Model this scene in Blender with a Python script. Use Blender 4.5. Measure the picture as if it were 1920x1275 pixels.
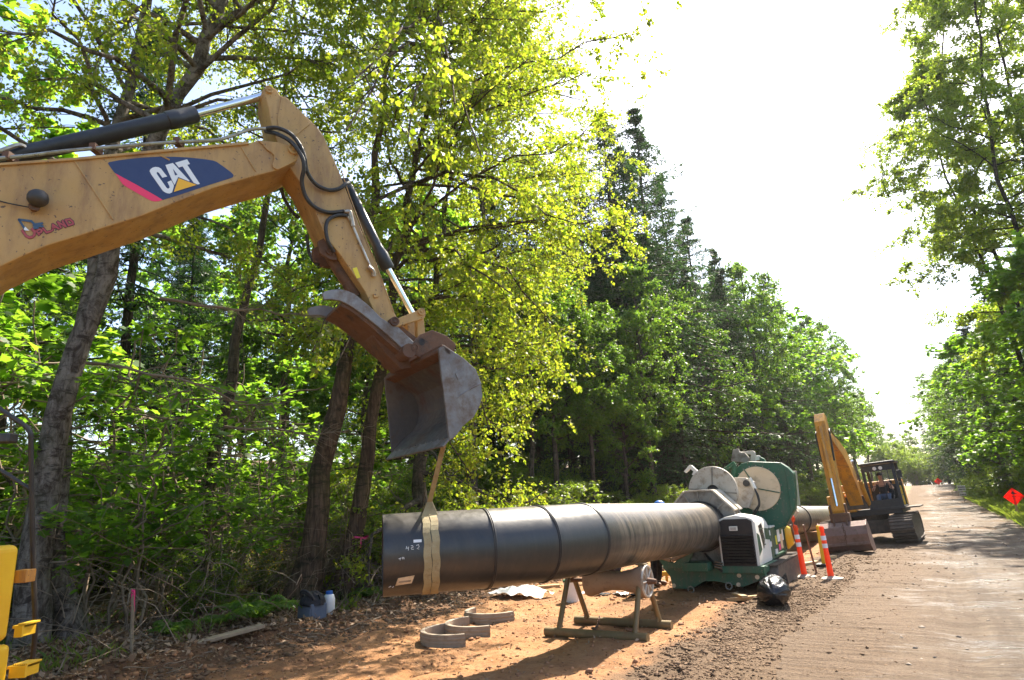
import bpy, math, random
import numpy as np
from mathutils import Vector, Matrix

for o in list(bpy.data.objects):
    bpy.data.objects.remove(o, do_unlink=True)
SC = bpy.context.scene
COL = SC.collection
rad = math.radians

# ---------------------------------------------------------------- camera, light, exposure
PITCH, ROLL, FPX = rad(14.4), rad(3.0), 1200.0
CAM = np.array([0.0, 0.0, 1.85])
_R0 = np.array([1.0, 0, 0]); _U0 = np.array([0, -math.sin(PITCH), math.cos(PITCH)])
FW = np.array([0, math.cos(PITCH), math.sin(PITCH)])
UP = math.cos(ROLL) * _U0 + math.sin(ROLL) * _R0
RT = math.cos(ROLL) * _R0 - math.sin(ROLL) * _U0
cam_d = bpy.data.cameras.new('camera'); cam = bpy.data.objects.new('camera', cam_d); COL.objects.link(cam)
cam.matrix_world = Matrix(((RT[0], UP[0], -FW[0], CAM[0]), (RT[1], UP[1], -FW[1], CAM[1]),
                           (RT[2], UP[2], -FW[2], CAM[2]), (0, 0, 0, 1)))
cam_d.sensor_width = 36; cam_d.lens = 36 * FPX / 1920; cam_d.clip_start = 0.05; cam_d.clip_end = 6000
SC.camera = cam

SUN_AZ, SUN_EL = rad(34), rad(50)
world = bpy.data.worlds.new('World'); SC.world = world; world.use_nodes = True
wn = world.node_tree.nodes; wl = world.node_tree.links
sky = wn.new('ShaderNodeTexSky'); sky.sky_type = 'NISHITA'; sky.sun_disc = False
sky.sun_elevation = SUN_EL; sky.sun_rotation = SUN_AZ
sky.air_density = 1.0; sky.dust_density = 2.2; sky.ozone_density = 1.0
wl.new(sky.outputs[0], wn['Background'].inputs[0]); wn['Background'].inputs[1].default_value = 0.12
sun_d = bpy.data.lights.new('sun', 'SUN'); sun_d.energy = 5.0; sun_d.angle = rad(0.53); sun_d.color = (1.0, 0.91, 0.77)
sun = bpy.data.objects.new('sun', sun_d); COL.objects.link(sun)
SUNV = Vector((math.sin(SUN_AZ) * math.cos(SUN_EL), math.cos(SUN_AZ) * math.cos(SUN_EL), math.sin(SUN_EL)))
sun.rotation_euler = SUNV.to_track_quat('Z', 'Y').to_euler(); sun.location = (20, 30, 50)
SC.view_settings.view_transform = 'Standard'; SC.view_settings.look = 'None'
SC.view_settings.gamma = 1.0; SC.view_settings.use_curve_mapping = False
SC.view_settings.exposure = 1.7
SC.render.engine = 'CYCLES'
SC.cycles.max_bounces = 9; SC.cycles.diffuse_bounces = 6; SC.cycles.glossy_bounces = 3
SC.cycles.transmission_bounces = 7; SC.cycles.transparent_max_bounces = 8
SC.cycles.sample_clamp_indirect = 6
SC.cycles.use_denoising = True
try:
    SC.cycles.denoiser = 'OPENIMAGEDENOISE'
except Exception:
    pass

# ---------------------------------------------------------------- measuring helpers (lines of sight to places on site)
def ray(px, py):
    return FW + (px - 960) / FPX * RT + (637.5 - py) / FPX * UP
def at(px, py, d):
    return CAM + d * ray(px, py)
def gnd(px, py, z=0.0):
    v = ray(px, py); return CAM + v * ((z - CAM[2]) / v[2])
def onp(px, py, p0, n):
    v = ray(px, py); return CAM + v * (np.dot(np.asarray(p0) - CAM, n) / np.dot(v, n))
YAW = rad(-32)                                        # the works run along a corridor turned 32 degrees
ED = np.array([math.sin(rad(32)), math.cos(rad(32)), 0.0])   # along the corridor
CD = np.array([ED[1], -ED[0], 0.0])                   # across it, to the right
def W(c, a, z=0.0):
    return c * CD + a * ED + np.array([0, 0, z])
def CA(p):
    return float(np.dot(p, CD)), float(np.dot(p, ED))

# ---------------------------------------------------------------- object helpers
def meta(o, label=None, cat=None, group=None, kind=None):
    if label: o['label'] = label
    if cat: o['category'] = cat
    if group: o['group'] = group
    if kind: o['kind'] = kind
    return o
def thing(name, loc, label, cat, group=None, rz=0.0):
    o = bpy.data.objects.new(name, None); COL.objects.link(o)
    o.location = Vector([float(x) for x in loc]); o.rotation_euler = (0, 0, rz); o.empty_display_size = 0.2
    return meta(o, label, cat, group)
def link(name, me, mat, parent=None, smooth=False, bevel=0.0, segs=2):
    o = bpy.data.objects.new(name, me); COL.objects.link(o)
    if mat is not None:
        for m in (mat if isinstance(mat, (list, tuple)) else [mat]): me.materials.append(m)
    if parent is not None: o.parent = parent
    if smooth: me.polygons.foreach_set('use_smooth', [True] * len(me.polygons))
    if bevel:
        b = o.modifiers.new('bevel', 'BEVEL'); b.width = bevel; b.segments = segs; b.limit_method = 'ANGLE'; b.angle_limit = rad(40)
        b.harden_normals = False
    return o
def copy_tree(o, parent=None):
    c = o.copy(); COL.objects.link(c); c.parent = parent
    for ch in list(o.children): copy_tree(ch, c)
    return c
def np_mesh(name, v, f):
    """v (N,3), f (M,K) all faces with K corners"""
    me = bpy.data.meshes.new(name); v = np.asarray(v, dtype=np.float32); f = np.asarray(f, dtype=np.int32)
    me.vertices.add(len(v)); me.vertices.foreach_set('co', v.ravel())
    me.loops.add(f.size); me.loops.foreach_set('vertex_index', f.ravel())
    me.polygons.add(len(f)); k = f.shape[1]
    me.polygons.foreach_set('loop_start', np.arange(0, f.size, k, dtype=np.int32))
    try:
        me.polygons.foreach_set('loop_total', np.full(len(f), k, dtype=np.int32))
    except Exception:
        pass
    me.update(calc_edges=True); me.validate()
    return me

def frame(d):
    d = np.asarray(d, float); d = d / (np.linalg.norm(d) + 1e-12)
    r = np.array([0, 0, 1.0]) if abs(d[2]) < 0.9 else np.array([1.0, 0, 0])
    x = np.cross(r, d); x /= np.linalg.norm(x); y = np.cross(d, x)
    return x, y, d

class MB:
    """collects shapes into one mesh; off = the owner's place in the world, subtracted"""
    def __init__(s, off=None): s.v = []; s.f = []; s.off = None if off is None else np.asarray(off, float)
    def add(s, v, f):
        b = len(s.v); s.v.extend([tuple(float(t) for t in p) for p in v]); s.f.extend([tuple(b + i for i in q) for q in f])
    def box(s, c, size, R=None):
        h = np.asarray(size, float) / 2; c = np.asarray(c, float)
        v = [np.array([x, y, z]) * h for x in (-1, 1) for y in (-1, 1) for z in (-1, 1)]
        if R is not None: v = [R @ p for p in v]
        s.add([p + c for p in v], [(0, 1, 3, 2), (4, 6, 7, 5), (0, 4, 5, 1), (2, 3, 7, 6), (0, 2, 6, 4), (1, 5, 7, 3)]); return s
    def prism(s, pts, ext):
        """pts: 3D loop; ext: vector"""
        n = len(pts); pts = [np.asarray(p, float) for p in pts]; ext = np.asarray(ext, float)
        nrm = np.zeros(3)
        for i in range(n): nrm += np.cross(pts[i], pts[(i + 1) % n])
        if np.dot(nrm, ext) > 0: pts = pts[::-1]
        v = pts + [p + ext for p in pts]
        f = [tuple(range(n)), tuple(range(2 * n - 1, n - 1, -1))]
        f += [(i, i + n, (i + 1) % n + n, (i + 1) % n) for i in range(n)]
        s.add(v, f); return s
    def tube(s, pts, r, n=10, cap=True):
        pts = [np.asarray(p, float) for p in pts]; m = len(pts)
        rr = [r] * m if np.isscalar(r) else list(r)
        v = []; px = None
        for i in range(m):
            d = pts[min(i + 1, m - 1)] - pts[max(i - 1, 0)]; d = d / (np.linalg.norm(d) + 1e-9)
            if px is None: x, y, _ = frame(d)
            else:
                x = px - d * np.dot(px, d); x /= (np.linalg.norm(x) + 1e-9); y = np.cross(d, x)
            px = x
            for k in range(n):
                t = 2 * math.pi * k / n; v.append(pts[i] + rr[i] * (math.cos(t) * x + math.sin(t) * y))
        f = []
        for i in range(m - 1):
            for k in range(n):
                a, b = i * n + k, i * n + (k + 1) % n; f.append((a, b, b + n, a + n))
        if cap: f.append(tuple(range(n - 1, -1, -1))); f.append(tuple(range((m - 1) * n, m * n)))
        s.add(v, f); return s
    def lathe(s, p0, axis, prof, n=24, x0=None):
        """prof: list of (along, radius)"""
        x, y, d = frame(axis); p0 = np.asarray(p0, float)
        if x0 is not None:
            x = np.asarray(x0, float); x = x - d * np.dot(x, d); x /= np.linalg.norm(x); y = np.cross(d, x)
        v = []
        for (l, r) in prof:
            for k in range(n):
                t = 2 * math.pi * k / n; v.append(p0 + d * l + r * (math.cos(t) * x + math.sin(t) * y))
        f = []
        for i in range(len(prof) - 1):
            for k in range(n):
                a, b = i * n + k, i * n + (k + 1) % n; f.append((a, b, b + n, a + n))
        f.append(tuple(range(n - 1, -1, -1))); f.append(tuple(range((len(prof) - 1) * n, len(prof) * n)))
        s.add(v, f); return s
    def build(s, name, mat, parent=None, smooth=False, bevel=0.0, segs=2):
        v = s.v if s.off is None else [tuple(np.asarray(p) - s.off) for p in s.v]
        me = bpy.data.meshes.new(name); me.from_pydata(v, [], s.f); me.update()
        o = link(name, me, mat, parent, smooth, bevel, segs)
        if smooth and smooth != 'all':
            try: me.set_sharp_from_angle(angle=rad(40))
            except Exception: pass
        return o
def spline(pts, n=8):
    """Catmull-Rom through points"""
    P = [np.asarray(p, float) for p in pts]; P = [2 * P[0] - P[1]] + P + [2 * P[-1] - P[-2]]; out = []
    for i in range(1, len(P) - 2):
        for k in range(n):
            t = k / n
            out.append(0.5 * (2 * P[i] + (P[i + 1] - P[i - 1]) * t + (2 * P[i - 1] - 5 * P[i] + 4 * P[i + 1] - P[i + 2]) * t * t
                              + (-P[i - 1] + 3 * P[i] - 3 * P[i + 1] + P[i + 2]) * t ** 3))
    out.append(P[-2]); return out

# ---------------------------------------------------------------- materials
def ramp(nt, fac, stops):
    r = nt.nodes.new('ShaderNodeValToRGB'); el = r.color_ramp.elements
    while len(el) < len(stops): el.new(0.5)
    for e, (p, c) in zip(el, stops):
        e.position = p; e.color = (c[0], c[1], c[2], 1) if hasattr(c, '__len__') else (c, c, c, 1)
    nt.links.new(fac, r.inputs[0]); return r.outputs[0]
def noise(nt, scale, detail=5, rough=0.6, vec=None, dist=0.0):
    n = nt.nodes.new('ShaderNodeTexNoise'); n.inputs['Scale'].default_value = scale; n.inputs['Detail'].default_value = detail
    n.inputs['Roughness'].default_value = rough; n.inputs['Distortion'].default_value = dist
    if vec is not None: nt.links.new(vec, n.inputs['Vector'])
    return n.outputs['Fac']
def mixc(nt, fac, a, b):
    m = nt.nodes.new('ShaderNodeMix'); m.data_type = 'RGBA'
    for sock, val in ((m.inputs[0], fac), (m.inputs[6], a), (m.inputs[7], b)):
        if hasattr(val, 'is_output'): nt.links.new(val, sock)
        else: sock.default_value = (*val, 1) if hasattr(val, '__len__') else val
    return m.outputs[2]
def math_(nt, op, a, b=None, c=None):
    m = nt.nodes.new('ShaderNodeMath'); m.operation = op
    for i, val in enumerate((a, b, c)):
        if val is None: continue
        if hasattr(val, 'is_output'): nt.links.new(val, m.inputs[i])
        else: m.inputs[i].default_value = val
    return m.outputs[0]
def new_mat(name):
    m = bpy.data.materials.new(name); m.use_nodes = True; nt = m.node_tree
    tc = nt.nodes.new('ShaderNodeTexCoord')
    return m, nt, nt.nodes['Principled BSDF'], tc.outputs['Object']
def set_bump(nt, bsdf, h, strength, dist=0.02, prev=None):
    b = nt.nodes.new('ShaderNodeBump'); b.inputs['Strength'].default_value = strength; b.inputs['Distance'].default_value = dist
    nt.links.new(h, b.inputs['Height'])
    if prev is not None: nt.links.new(prev, b.inputs['Normal'])
    nt.links.new(b.outputs[0], bsdf.inputs['Normal']); return b.outputs[0]
def pm(name, col, rough=0.6, metal=0.0, col2=None, s2=3.0, lo=0.4, hi=0.65, dirt=None, sd=9.0, dlo=0.55, dhi=0.75,
       bump=0.0, bs=40.0, spec=0.5, rvar=0.12, coat=0.0):
    m, nt, b, vec = new_mat(name)
    c = col
    if col2 is not None: c = mixc(nt, ramp(nt, noise(nt, s2, 6, 0.62, vec), [(lo, 0.0), (hi, 1.0)]), col, col2)
    if dirt is not None: c = mixc(nt, ramp(nt, noise(nt, sd, 8, 0.7, vec), [(dlo, 0.0), (dhi, 1.0)]), c, dirt)
    if hasattr(c, 'is_output'): nt.links.new(c, b.inputs['Base Color'])
    else: b.inputs['Base Color'].default_value = (*c, 1)
    b.inputs['Metallic'].default_value = metal; b.inputs['Specular IOR Level'].default_value = spec
    b.inputs['Coat Weight'].default_value = coat
    if rvar: nt.links.new(ramp(nt, noise(nt, 14, 5, 0.6, vec), [(0.3, max(0.03, rough - rvar)), (0.7, min(1, rough + rvar))]), b.inputs['Roughness'])
    else: b.inputs['Roughness'].default_value = rough
    if bump: set_bump(nt, b, noise(nt, bs, 6, 0.65, vec), bump)
    return m
def leaf_mat(name, dcols, tcols, trans=0.5, rough=0.45, spec=0.35):
    """leaf blades: each blade its own hue; thin, so part of the light passes through"""
    m = bpy.data.materials.new(name); m.use_nodes = True; nt = m.node_tree; b = nt.nodes['Principled BSDF']
    g = nt.nodes.new('ShaderNodeNewGeometry'); k = len(dcols)
    rnd = g.outputs['Random Per Island']
    nt.links.new(ramp(nt, rnd, [(i / max(1, k - 1), c) for i, c in enumerate(dcols)]), b.inputs['Base Color'])
    b.inputs['Roughness'].default_value = rough; b.inputs['Specular IOR Level'].default_value = spec
    t = nt.nodes.new('ShaderNodeBsdfTranslucent'); k = len(tcols)
    nt.links.new(ramp(nt, rnd, [(i / max(1, k - 1), c) for i, c in enumerate(tcols)]), t.inputs['Color'])
    mx = nt.nodes.new('ShaderNodeMixShader'); mx.inputs[0].default_value = trans
    nt.links.new(b.outputs[0], mx.inputs[1]); nt.links.new(t.outputs[0], mx.inputs[2])
    nt.links.new(mx.outputs[0], nt.nodes['Material Output'].inputs[0]); return m

M = {}
def worn_paint(name, col, col2, dirt, chip, rough=0.5):
    m, nt, b, vec = new_mat(name)
    def sc(x, y, z):
        mp = nt.nodes.new('ShaderNodeMapping'); mp.inputs['Scale'].default_value = (x, y, z); nt.links.new(vec, mp.inputs[0]); return mp.outputs[0]
    c = mixc(nt, ramp(nt, noise(nt, 1.1, 7, 0.65, vec), [(0.38, 0.0), (0.64, 1.0)]), col, col2)
    c = mixc(nt, ramp(nt, noise(nt, 2.0, 9, 0.72, sc(2.2, 2.2, .5)), [(0.47, 0.0), (0.66, 0.8)]), c, dirt)        # runs of grime
    c = mixc(nt, ramp(nt, noise(nt, 24, 4, 0.6, vec), [(0.635, 0.0), (0.67, 0.95)]), c, chip)                         # chips
    c = mixc(nt, ramp(nt, noise(nt, 7, 9, 0.8, vec), [(0.60, 0.0), (0.74, 0.6)]), c, dirt)
    nt.links.new(c, b.inputs['Base Color'])
    nt.links.new(ramp(nt, noise(nt, 5, 7, 0.7, vec), [(0.3, rough - .14), (0.7, rough + .2)]), b.inputs['Roughness'])
    set_bump(nt, b, noise(nt, 9, 8, 0.7, vec), 0.10, 0.02); return m
M['cat_yellow'] = worn_paint('faded_yellow_paint', (0.45, 0.275, 0.095), (0.39, 0.225, 0.07), (0.235, 0.125, 0.05), (0.09, 0.055, 0.035))
M['bright_yellow'] = pm('bright_yellow_paint', (0.72, 0.44, 0.02), 0.4, 0, (0.65, 0.36, 0.015), 2, dirt=(0.2, 0.12, 0.05), sd=9, dlo=0.66, dhi=0.8)
M['orange_yellow'] = worn_paint('orange_yellow_paint', (0.68, 0.31, 0.03), (0.55, 0.235, 0.03), (0.22, 0.11, 0.055), (0.08, 0.045, 0.03))
M['rust'] = pm('rusty_steel', (0.115, 0.058, 0.034), 0.75, 0.15, (0.17, 0.08, 0.04), 3, dirt=(0.05, 0.036, 0.03), sd=6, dlo=0.5, dhi=0.7, bump=0.3, bs=35)
M['worn_steel'] = pm('worn_steel', (0.17, 0.16, 0.16), 0.55, 0.45, (0.26, 0.245, 0.235), 2.5, dirt=(0.13, 0.085, 0.06), sd=4, dlo=0.46, dhi=0.66, bump=0.12, bs=40)
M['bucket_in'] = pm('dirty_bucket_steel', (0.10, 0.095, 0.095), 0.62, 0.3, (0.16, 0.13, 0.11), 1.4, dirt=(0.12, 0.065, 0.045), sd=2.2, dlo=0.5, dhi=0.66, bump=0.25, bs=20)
M['chrome'] = pm('chrome', (0.75, 0.77, 0.8), 0.14, 1.0, rvar=0.05)
M['black_wrap'] = pm('black_wrap', (0.014, 0.014, 0.017), 0.42, 0, (0.025, 0.025, 0.03), 6, bump=0.25, bs=12)
M['rubber'] = pm('black_rubber', (0.02, 0.019, 0.018), 0.55, 0, dirt=(0.09, 0.065, 0.045), sd=20, dlo=0.6, dhi=0.8, bump=0.2, bs=60)
M['tube_steel'] = pm('steel_line', (0.42, 0.40, 0.36), 0.35, 0.8, (0.25, 0.2, 0.14), 8)
M['navy'] = pm('navy_decal', (0.018, 0.036, 0.115), 0.5, 0, (0.024, 0.042, 0.12), 9)
M['pink'] = pm('pink_decal', (0.78, 0.035, 0.12), 0.5, 0)
M['white_decal'] = pm('white_decal', (0.72, 0.74, 0.76), 0.5, 0, dirt=(0.4, 0.38, 0.35), sd=14, dlo=0.68, dhi=0.75)
M['tri_yellow'] = pm('yellow_decal', (0.80, 0.42, 0.02), 0.5, 0)
M['text_red'] = pm('red_lettering', (0.36, 0.06, 0.065), 0.55, 0, rvar=0)
M['text_dark'] = pm('dark_lettering', (0.05, 0.015, 0.03), 0.55, 0, rvar=0)
M['logo_blue'] = pm('logo_blue', (0.035, 0.075, 0.14), 0.5, 0, rvar=0)
M['dark_steel'] = pm('dark_steel', (0.018, 0.018, 0.02), 0.5, 0.0, (0.035, 0.03, 0.026), 5)
M['yellow_label'] = pm('yellow_label', (0.75, 0.62, 0.03), 0.5, rvar=0)
M['poly'] = None
M['green'] = worn_paint('green_paint', (0.012, 0.082, 0.042), (0.02, 0.10, 0.05), (0.10, 0.085, 0.055), (0.16, 0.13, 0.09), 0.45)
M['grey_alu'] = pm('grey_cast_metal', (0.22, 0.195, 0.165), 0.6, 0.2, (0.29, 0.26, 0.22), 3, dirt=(0.11, 0.08, 0.055), sd=5, dlo=0.50, dhi=0.68, bump=0.15)
M['pale_alu'] = pm('pale_metal', (0.48, 0.43, 0.36), 0.55, 0.1, (0.40, 0.35, 0.29), 2, dirt=(0.24, 0.18, 0.12), sd=5, dlo=0.50, dhi=0.68, bump=.08)
M['cream'] = pm('cream_panel', (0.66, 0.49, 0.31), 0.6, 0, (0.70, 0.55, 0.37), 1.6, dirt=(0.36, 0.26, 0.16), sd=4, dlo=0.52, dhi=0.72)
M['cream_white'] = pm('cream_white_paint', (0.72, 0.68, 0.60), 0.4, 0, dirt=(0.42, 0.34, 0.25), sd=5, dlo=0.6, dhi=0.78)
M['black_grille'] = pm('black_grille', (0.014, 0.012, 0.012), 0.45, 0.1, (0.03, 0.022, 0.02), 6)
M['white'] = pm('white_plastic', (0.74, 0.74, 0.73), 0.45, 0, (0.66, 0.65, 0.62), 5)
M['glass_dark'] = pm('dark_glass', (0.02, 0.022, 0.022), 0.06, 0, rvar=0, spec=0.6)
M['stand'] = pm('olive_steel_tube', (0.19, 0.135, 0.06), 0.6, 0.2, (0.13, 0.10, 0.045), 4, dirt=(0.16, 0.085, 0.04), sd=9, dlo=0.5, dhi=0.72, bump=0.12)
M['roller'] = pm('tan_roller_rubber', (0.30, 0.20, 0.125), 0.7, 0, (0.25, 0.16, 0.10), 4, dirt=(0.16, 0.10, 0.06), sd=8)
M['concrete'] = pm('dusty_plastic_liner', (0.33, 0.265, 0.20), 0.7, 0, (0.26, 0.205, 0.15), 5, dirt=(0.2, 0.13, 0.07), sd=10, bump=0.2)
M['wood'] = pm('weathered_wood', (0.34, 0.26, 0.17), 0.75, 0, (0.25, 0.19, 0.13), 8, bump=0.2, bs=50)
M['wood_new'] = pm('pale_sawn_wood', (0.50, 0.34, 0.17), 0.7, 0, (0.42, 0.27, 0.13), 7, bump=0.15)
M['stake'] = pm('rusty_brown_stake', (0.13, 0.065, 0.04), 0.7, 0, (0.18, 0.10, 0.06), 6, bump=0.15)
def thin_sheet(name, col, tcol, f):
    m, nt, b, vec = new_mat(name); b.inputs['Base Color'].default_value = (*col, 1); b.inputs['Roughness'].default_value = .5
    t = nt.nodes.new('ShaderNodeBsdfTranslucent'); t.inputs['Color'].default_value = (*tcol, 1); mx = nt.nodes.new('ShaderNodeMixShader'); mx.inputs[0].default_value = f
    nt.links.new(b.outputs[0], mx.inputs[1]); nt.links.new(t.outputs[0], mx.inputs[2]); nt.links.new(mx.outputs[0], nt.nodes['Material Output'].inputs[0]); return m
M['delin'] = thin_sheet('orange_hollow_plastic', (0.95, 0.10, 0.02), (0.95, 0.16, 0.02), .3)
M['sign_orange'] = thin_sheet('red_orange_sign_fabric', (0.95, 0.05, 0.02), (0.95, 0.07, 0.02), .6)
M['sign_ink'] = pm('black_sign_ink', (0.01, 0.01, 0.01), 0.6, rvar=0)
M['ink_red'] = pm('dark_red_sign_ink', (0.22, 0.015, 0.01), 0.6, rvar=0)
M['reflect'] = pm('white_reflective_band', (0.78, 0.76, 0.78), 0.35, 0)
M['bag'] = None
M['pinkpaint'] = pm('pink_marking_paint', (0.75, 0.05, 0.20), 0.6)
M['skin'] = pm('skin', (0.42, 0.23, 0.15), 0.55, rvar=0)
M['denim'] = pm('blue_denim', (0.09, 0.12, 0.19), 0.8, 0, (0.13, 0.16, 0.23), 12)
M['dark_cloth'] = pm('dark_cloth', (0.012, 0.012, 0.016), 0.85, 0, (0.025, 0.024, 0.028), 10)
M['blue_plastic'] = pm('blue_plastic', (0.02, 0.12, 0.42), 0.4)
M['cooler'] = pm('blue_grey_cooler_cloth', (0.085, 0.11, 0.16), 0.7, 0, (0.11, 0.135, 0.18), 8)
M['boot'] = pm('brown_leather', (0.13, 0.065, 0.03), 0.6, 0, (0.2, 0.12, 0.07), 9)
M['strap'] = pm('olive_tan_webbing', (0.36, 0.29, 0.155), 0.8, 0, (0.28, 0.21, 0.10), 5, dirt=(0.17, 0.10, 0.05), sd=6, bump=0.2, bs=120)
M['track'] = pm('muddy_track_steel', (0.09, 0.07, 0.055), 0.7, 0.3, (0.15, 0.11, 0.08), 5, bump=0.2)
M['mud_clod'] = pm('dark_mud', (0.12, 0.072, 0.042), 0.9, 0, (0.21, 0.135, 0.078), 1.3, bump=0.6, bs=30, spec=.25)
M['car'] = pm('dark_car_paint', (0.02, 0.022, 0.028), 0.25, 0.2)

def poly_mat():
    m, nt, b, vec = new_mat('black_polyethylene')
    sep = nt.nodes.new('ShaderNodeSeparateXYZ'); nt.links.new(vec, sep.inputs[0])
    st = nt.nodes.new('ShaderNodeMapping'); st.inputs['Scale'].default_value = (0.5, 5.0, 0.5); nt.links.new(vec, st.inputs[0])
    scr = ramp(nt, noise(nt, 2.2, 9, 0.7, st.outputs[0], 0.6), [(0.36, 0.0), (0.66, 1.0)])
    along = ramp(nt, math_(nt, 'MULTIPLY_ADD', sep.outputs[1], 0.5, 1.1), [(0.35, 0.0), (0.62, 1.0)])   # rubbed dusty on the straight length
    g = nt.nodes.new('ShaderNodeNewGeometry'); sn = nt.nodes.new('ShaderNodeSeparateXYZ'); nt.links.new(g.outputs['True Normal'], sn.inputs[0])
    top = ramp(nt, math_(nt, 'ADD', sn.outputs[2], math_(nt, 'MULTIPLY_ADD', noise(nt, 4, 8, 0.7, vec), 0.5, -0.25)), [(0.45, 0.0), (0.95, 1.0)])  # dusty top, painted paler to stand in for its bright sheen
    dust_sheen = math_(nt, 'MULTIPLY', scr, math_(nt, 'MULTIPLY_ADD', along, 0.46, 0.05))
    dust_sheen = math_(nt, 'MAXIMUM', dust_sheen, math_(nt, 'MULTIPLY', top, math_(nt, 'MULTIPLY_ADD', along, 0.5, 0.12)))
    c = mixc(nt, dust_sheen, (0.014, 0.015, 0.016), (0.36, 0.28, 0.20))
    c = mixc(nt, ramp(nt, noise(nt, 3.0, 8, 0.68, vec), [(0.5, 0.0), (0.78, 0.4)]), c, (0.085, 0.062, 0.045))
    nt.links.new(c, b.inputs['Base Color'])
    nt.links.new(ramp(nt, noise(nt, 9, 8, 0.7, vec), [(0.3, 0.30), (0.7, 0.50)]), b.inputs['Roughness'])
    b.inputs['Specular IOR Level'].default_value = 0.65
    set_bump(nt, b, noise(nt, 30, 6, 0.6, vec), 0.06); return m
M['poly'] = poly_mat()
def bag_mat():
    m, nt, b, vec = new_mat('black_bag_plastic')
    b.inputs['Base Color'].default_value = (0.008, 0.008, 0.010, 1); b.inputs['Roughness'].default_value = 0.2
    set_bump(nt, b, noise(nt, 14, 4, 0.55, vec, 2.5), 0.6, 0.02); return m
M['bag'] = bag_mat()
def bark_mat(name, c1, c2, c3, zs=0.25, scale=9, moss=0.35, furrow=0.45):
    m, nt, b, vec = new_mat(name)
    def sc(z):
        mp = nt.nodes.new('ShaderNodeMapping'); mp.inputs['Scale'].default_value = (1, 1, z); nt.links.new(vec, mp.inputs[0]); return mp.outputs[0]
    n1 = noise(nt, scale, 10, 0.78, sc(zs), 0.6); n2 = noise(nt, 2.6, 8, 0.72, sc(2.6), 0.5); n3 = noise(nt, 1.1, 6, 0.65, vec)
    vo = nt.nodes.new('ShaderNodeTexVoronoi'); vo.feature = 'DISTANCE_TO_EDGE'; vo.inputs['Scale'].default_value = scale * 1.1; dv = nt.nodes.new('ShaderNodeMix'); dv.data_type = 'VECTOR'; dv.inputs[0].default_value = 0.12; nt.links.new(sc(zs * .8), dv.inputs[4]); nn_ = nt.nodes.new('ShaderNodeTexNoise'); nn_.inputs['Scale'].default_value = 5; nn_.inputs['Detail'].default_value = 6; nt.links.new(sc(zs), nn_.inputs['Vector']); nt.links.new(nn_.outputs['Color'], dv.inputs[5]); nt.links.new(dv.outputs[1], vo.inputs['Vector'])
    fur = ramp(nt, vo.outputs['Distance'], [(0.0, 0.0), (0.14, 1.0)])
    c = mixc(nt, ramp(nt, n1, [(0.40, 0.0), (0.58, 1.0)]), c1, c2)
    c = mixc(nt, ramp(nt, n2, [(0.52, 0.0), (0.60, 0.9)]), c, c3)
    c = mixc(nt, math_(nt, 'MULTIPLY_ADD', fur, furrow, 1.0 - furrow), tuple(x * .5 for x in c1), c)
    c = mixc(nt, math_(nt, 'MULTIPLY', ramp(nt, n3, [(0.50, 0.0), (0.64, 1.0)]), moss), c, (0.055, 0.06, 0.02))
    nt.links.new(c, b.inputs['Base Color']); b.inputs['Roughness'].default_value = 0.88; b.inputs['Specular IOR Level'].default_value = 0.15
    h = math_(nt, 'ADD', math_(nt, 'MULTIPLY', fur, furrow), n1)
    set_bump(nt, b, h, 0.9, 0.05); return m
M['bark_pale'] = bark_mat('pale_grey_bark', (0.055, 0.041, 0.032), (0.25, 0.215, 0.18), (0.045, 0.034, 0.027), .45, 6, .35, .2)
M['bark_grey'] = bark_mat('grey_brown_bark', (0.065, 0.05, 0.04), (0.15, 0.12, 0.095), (0.04, 0.035, 0.025))
M['bark_brown'] = bark_mat('brown_bark', (0.06, 0.04, 0.028), (0.15, 0.10, 0.065), (0.04, 0.035, 0.02), 0.16, 11)
M['bark_dark'] = bark_mat('dark_conifer_bark', (0.035, 0.026, 0.02), (0.085, 0.065, 0.05), (0.03, 0.028, 0.02))
M['twig'] = pm('dry_twig', (0.24, 0.18, 0.12), 0.85, 0, (0.13, 0.095, 0.065), 3, rvar=0)
M['leaf_cotton'] = leaf_mat('cottonwood_leaf', [(0.045, 0.085, 0.014), (0.065, 0.105, 0.016), (0.085, 0.115, 0.02), (0.105, 0.105, 0.03)],
                            [(0.33, 0.50, 0.022), (0.42, 0.56, 0.025), (0.52, 0.60, 0.03), (0.50, 0.50, 0.05)], 0.55)
M['leaf_maple'] = leaf_mat('maple_leaf', [(0.035, 0.085, 0.014), (0.05, 0.11, 0.018), (0.065, 0.12, 0.02)],
                           [(0.26, 0.52, 0.03), (0.34, 0.62, 0.035), (0.42, 0.65, 0.04)], 0.52, 0.5, 0.25)
M['leaf_alder'] = leaf_mat('alder_leaf', [(0.028, 0.078, 0.014), (0.042, 0.092, 0.016), (0.06, 0.11, 0.018)],
                           [(0.17, 0.38, 0.025), (0.24, 0.44, 0.03), (0.34, 0.48, 0.03)], 0.45)
M['leaf_shrub'] = leaf_mat('bush_leaf', [(0.035, 0.075, 0.014), (0.05, 0.09, 0.016), (0.07, 0.11, 0.02)], [(0.26, 0.44, 0.03), (0.36, 0.52, 0.035), (0.46, 0.56, 0.04)], 0.48)
M['leaf_right'] = leaf_mat('right_cottonwood_leaf', [(0.045, 0.075, 0.018), (0.06, 0.09, 0.02), (0.08, 0.10, 0.025)],
                           [(0.32, 0.50, 0.03), (0.42, 0.56, 0.035), (0.52, 0.60, 0.04)], 0.55)
M['needle'] = leaf_mat('conifer_needles', [(0.016, 0.044, 0.018), (0.024, 0.056, 0.02), (0.038, 0.07, 0.022)],
                       [(0.05, 0.13, 0.025), (0.08, 0.17, 0.025)], 0.3, 0.55, 0.3)
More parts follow.
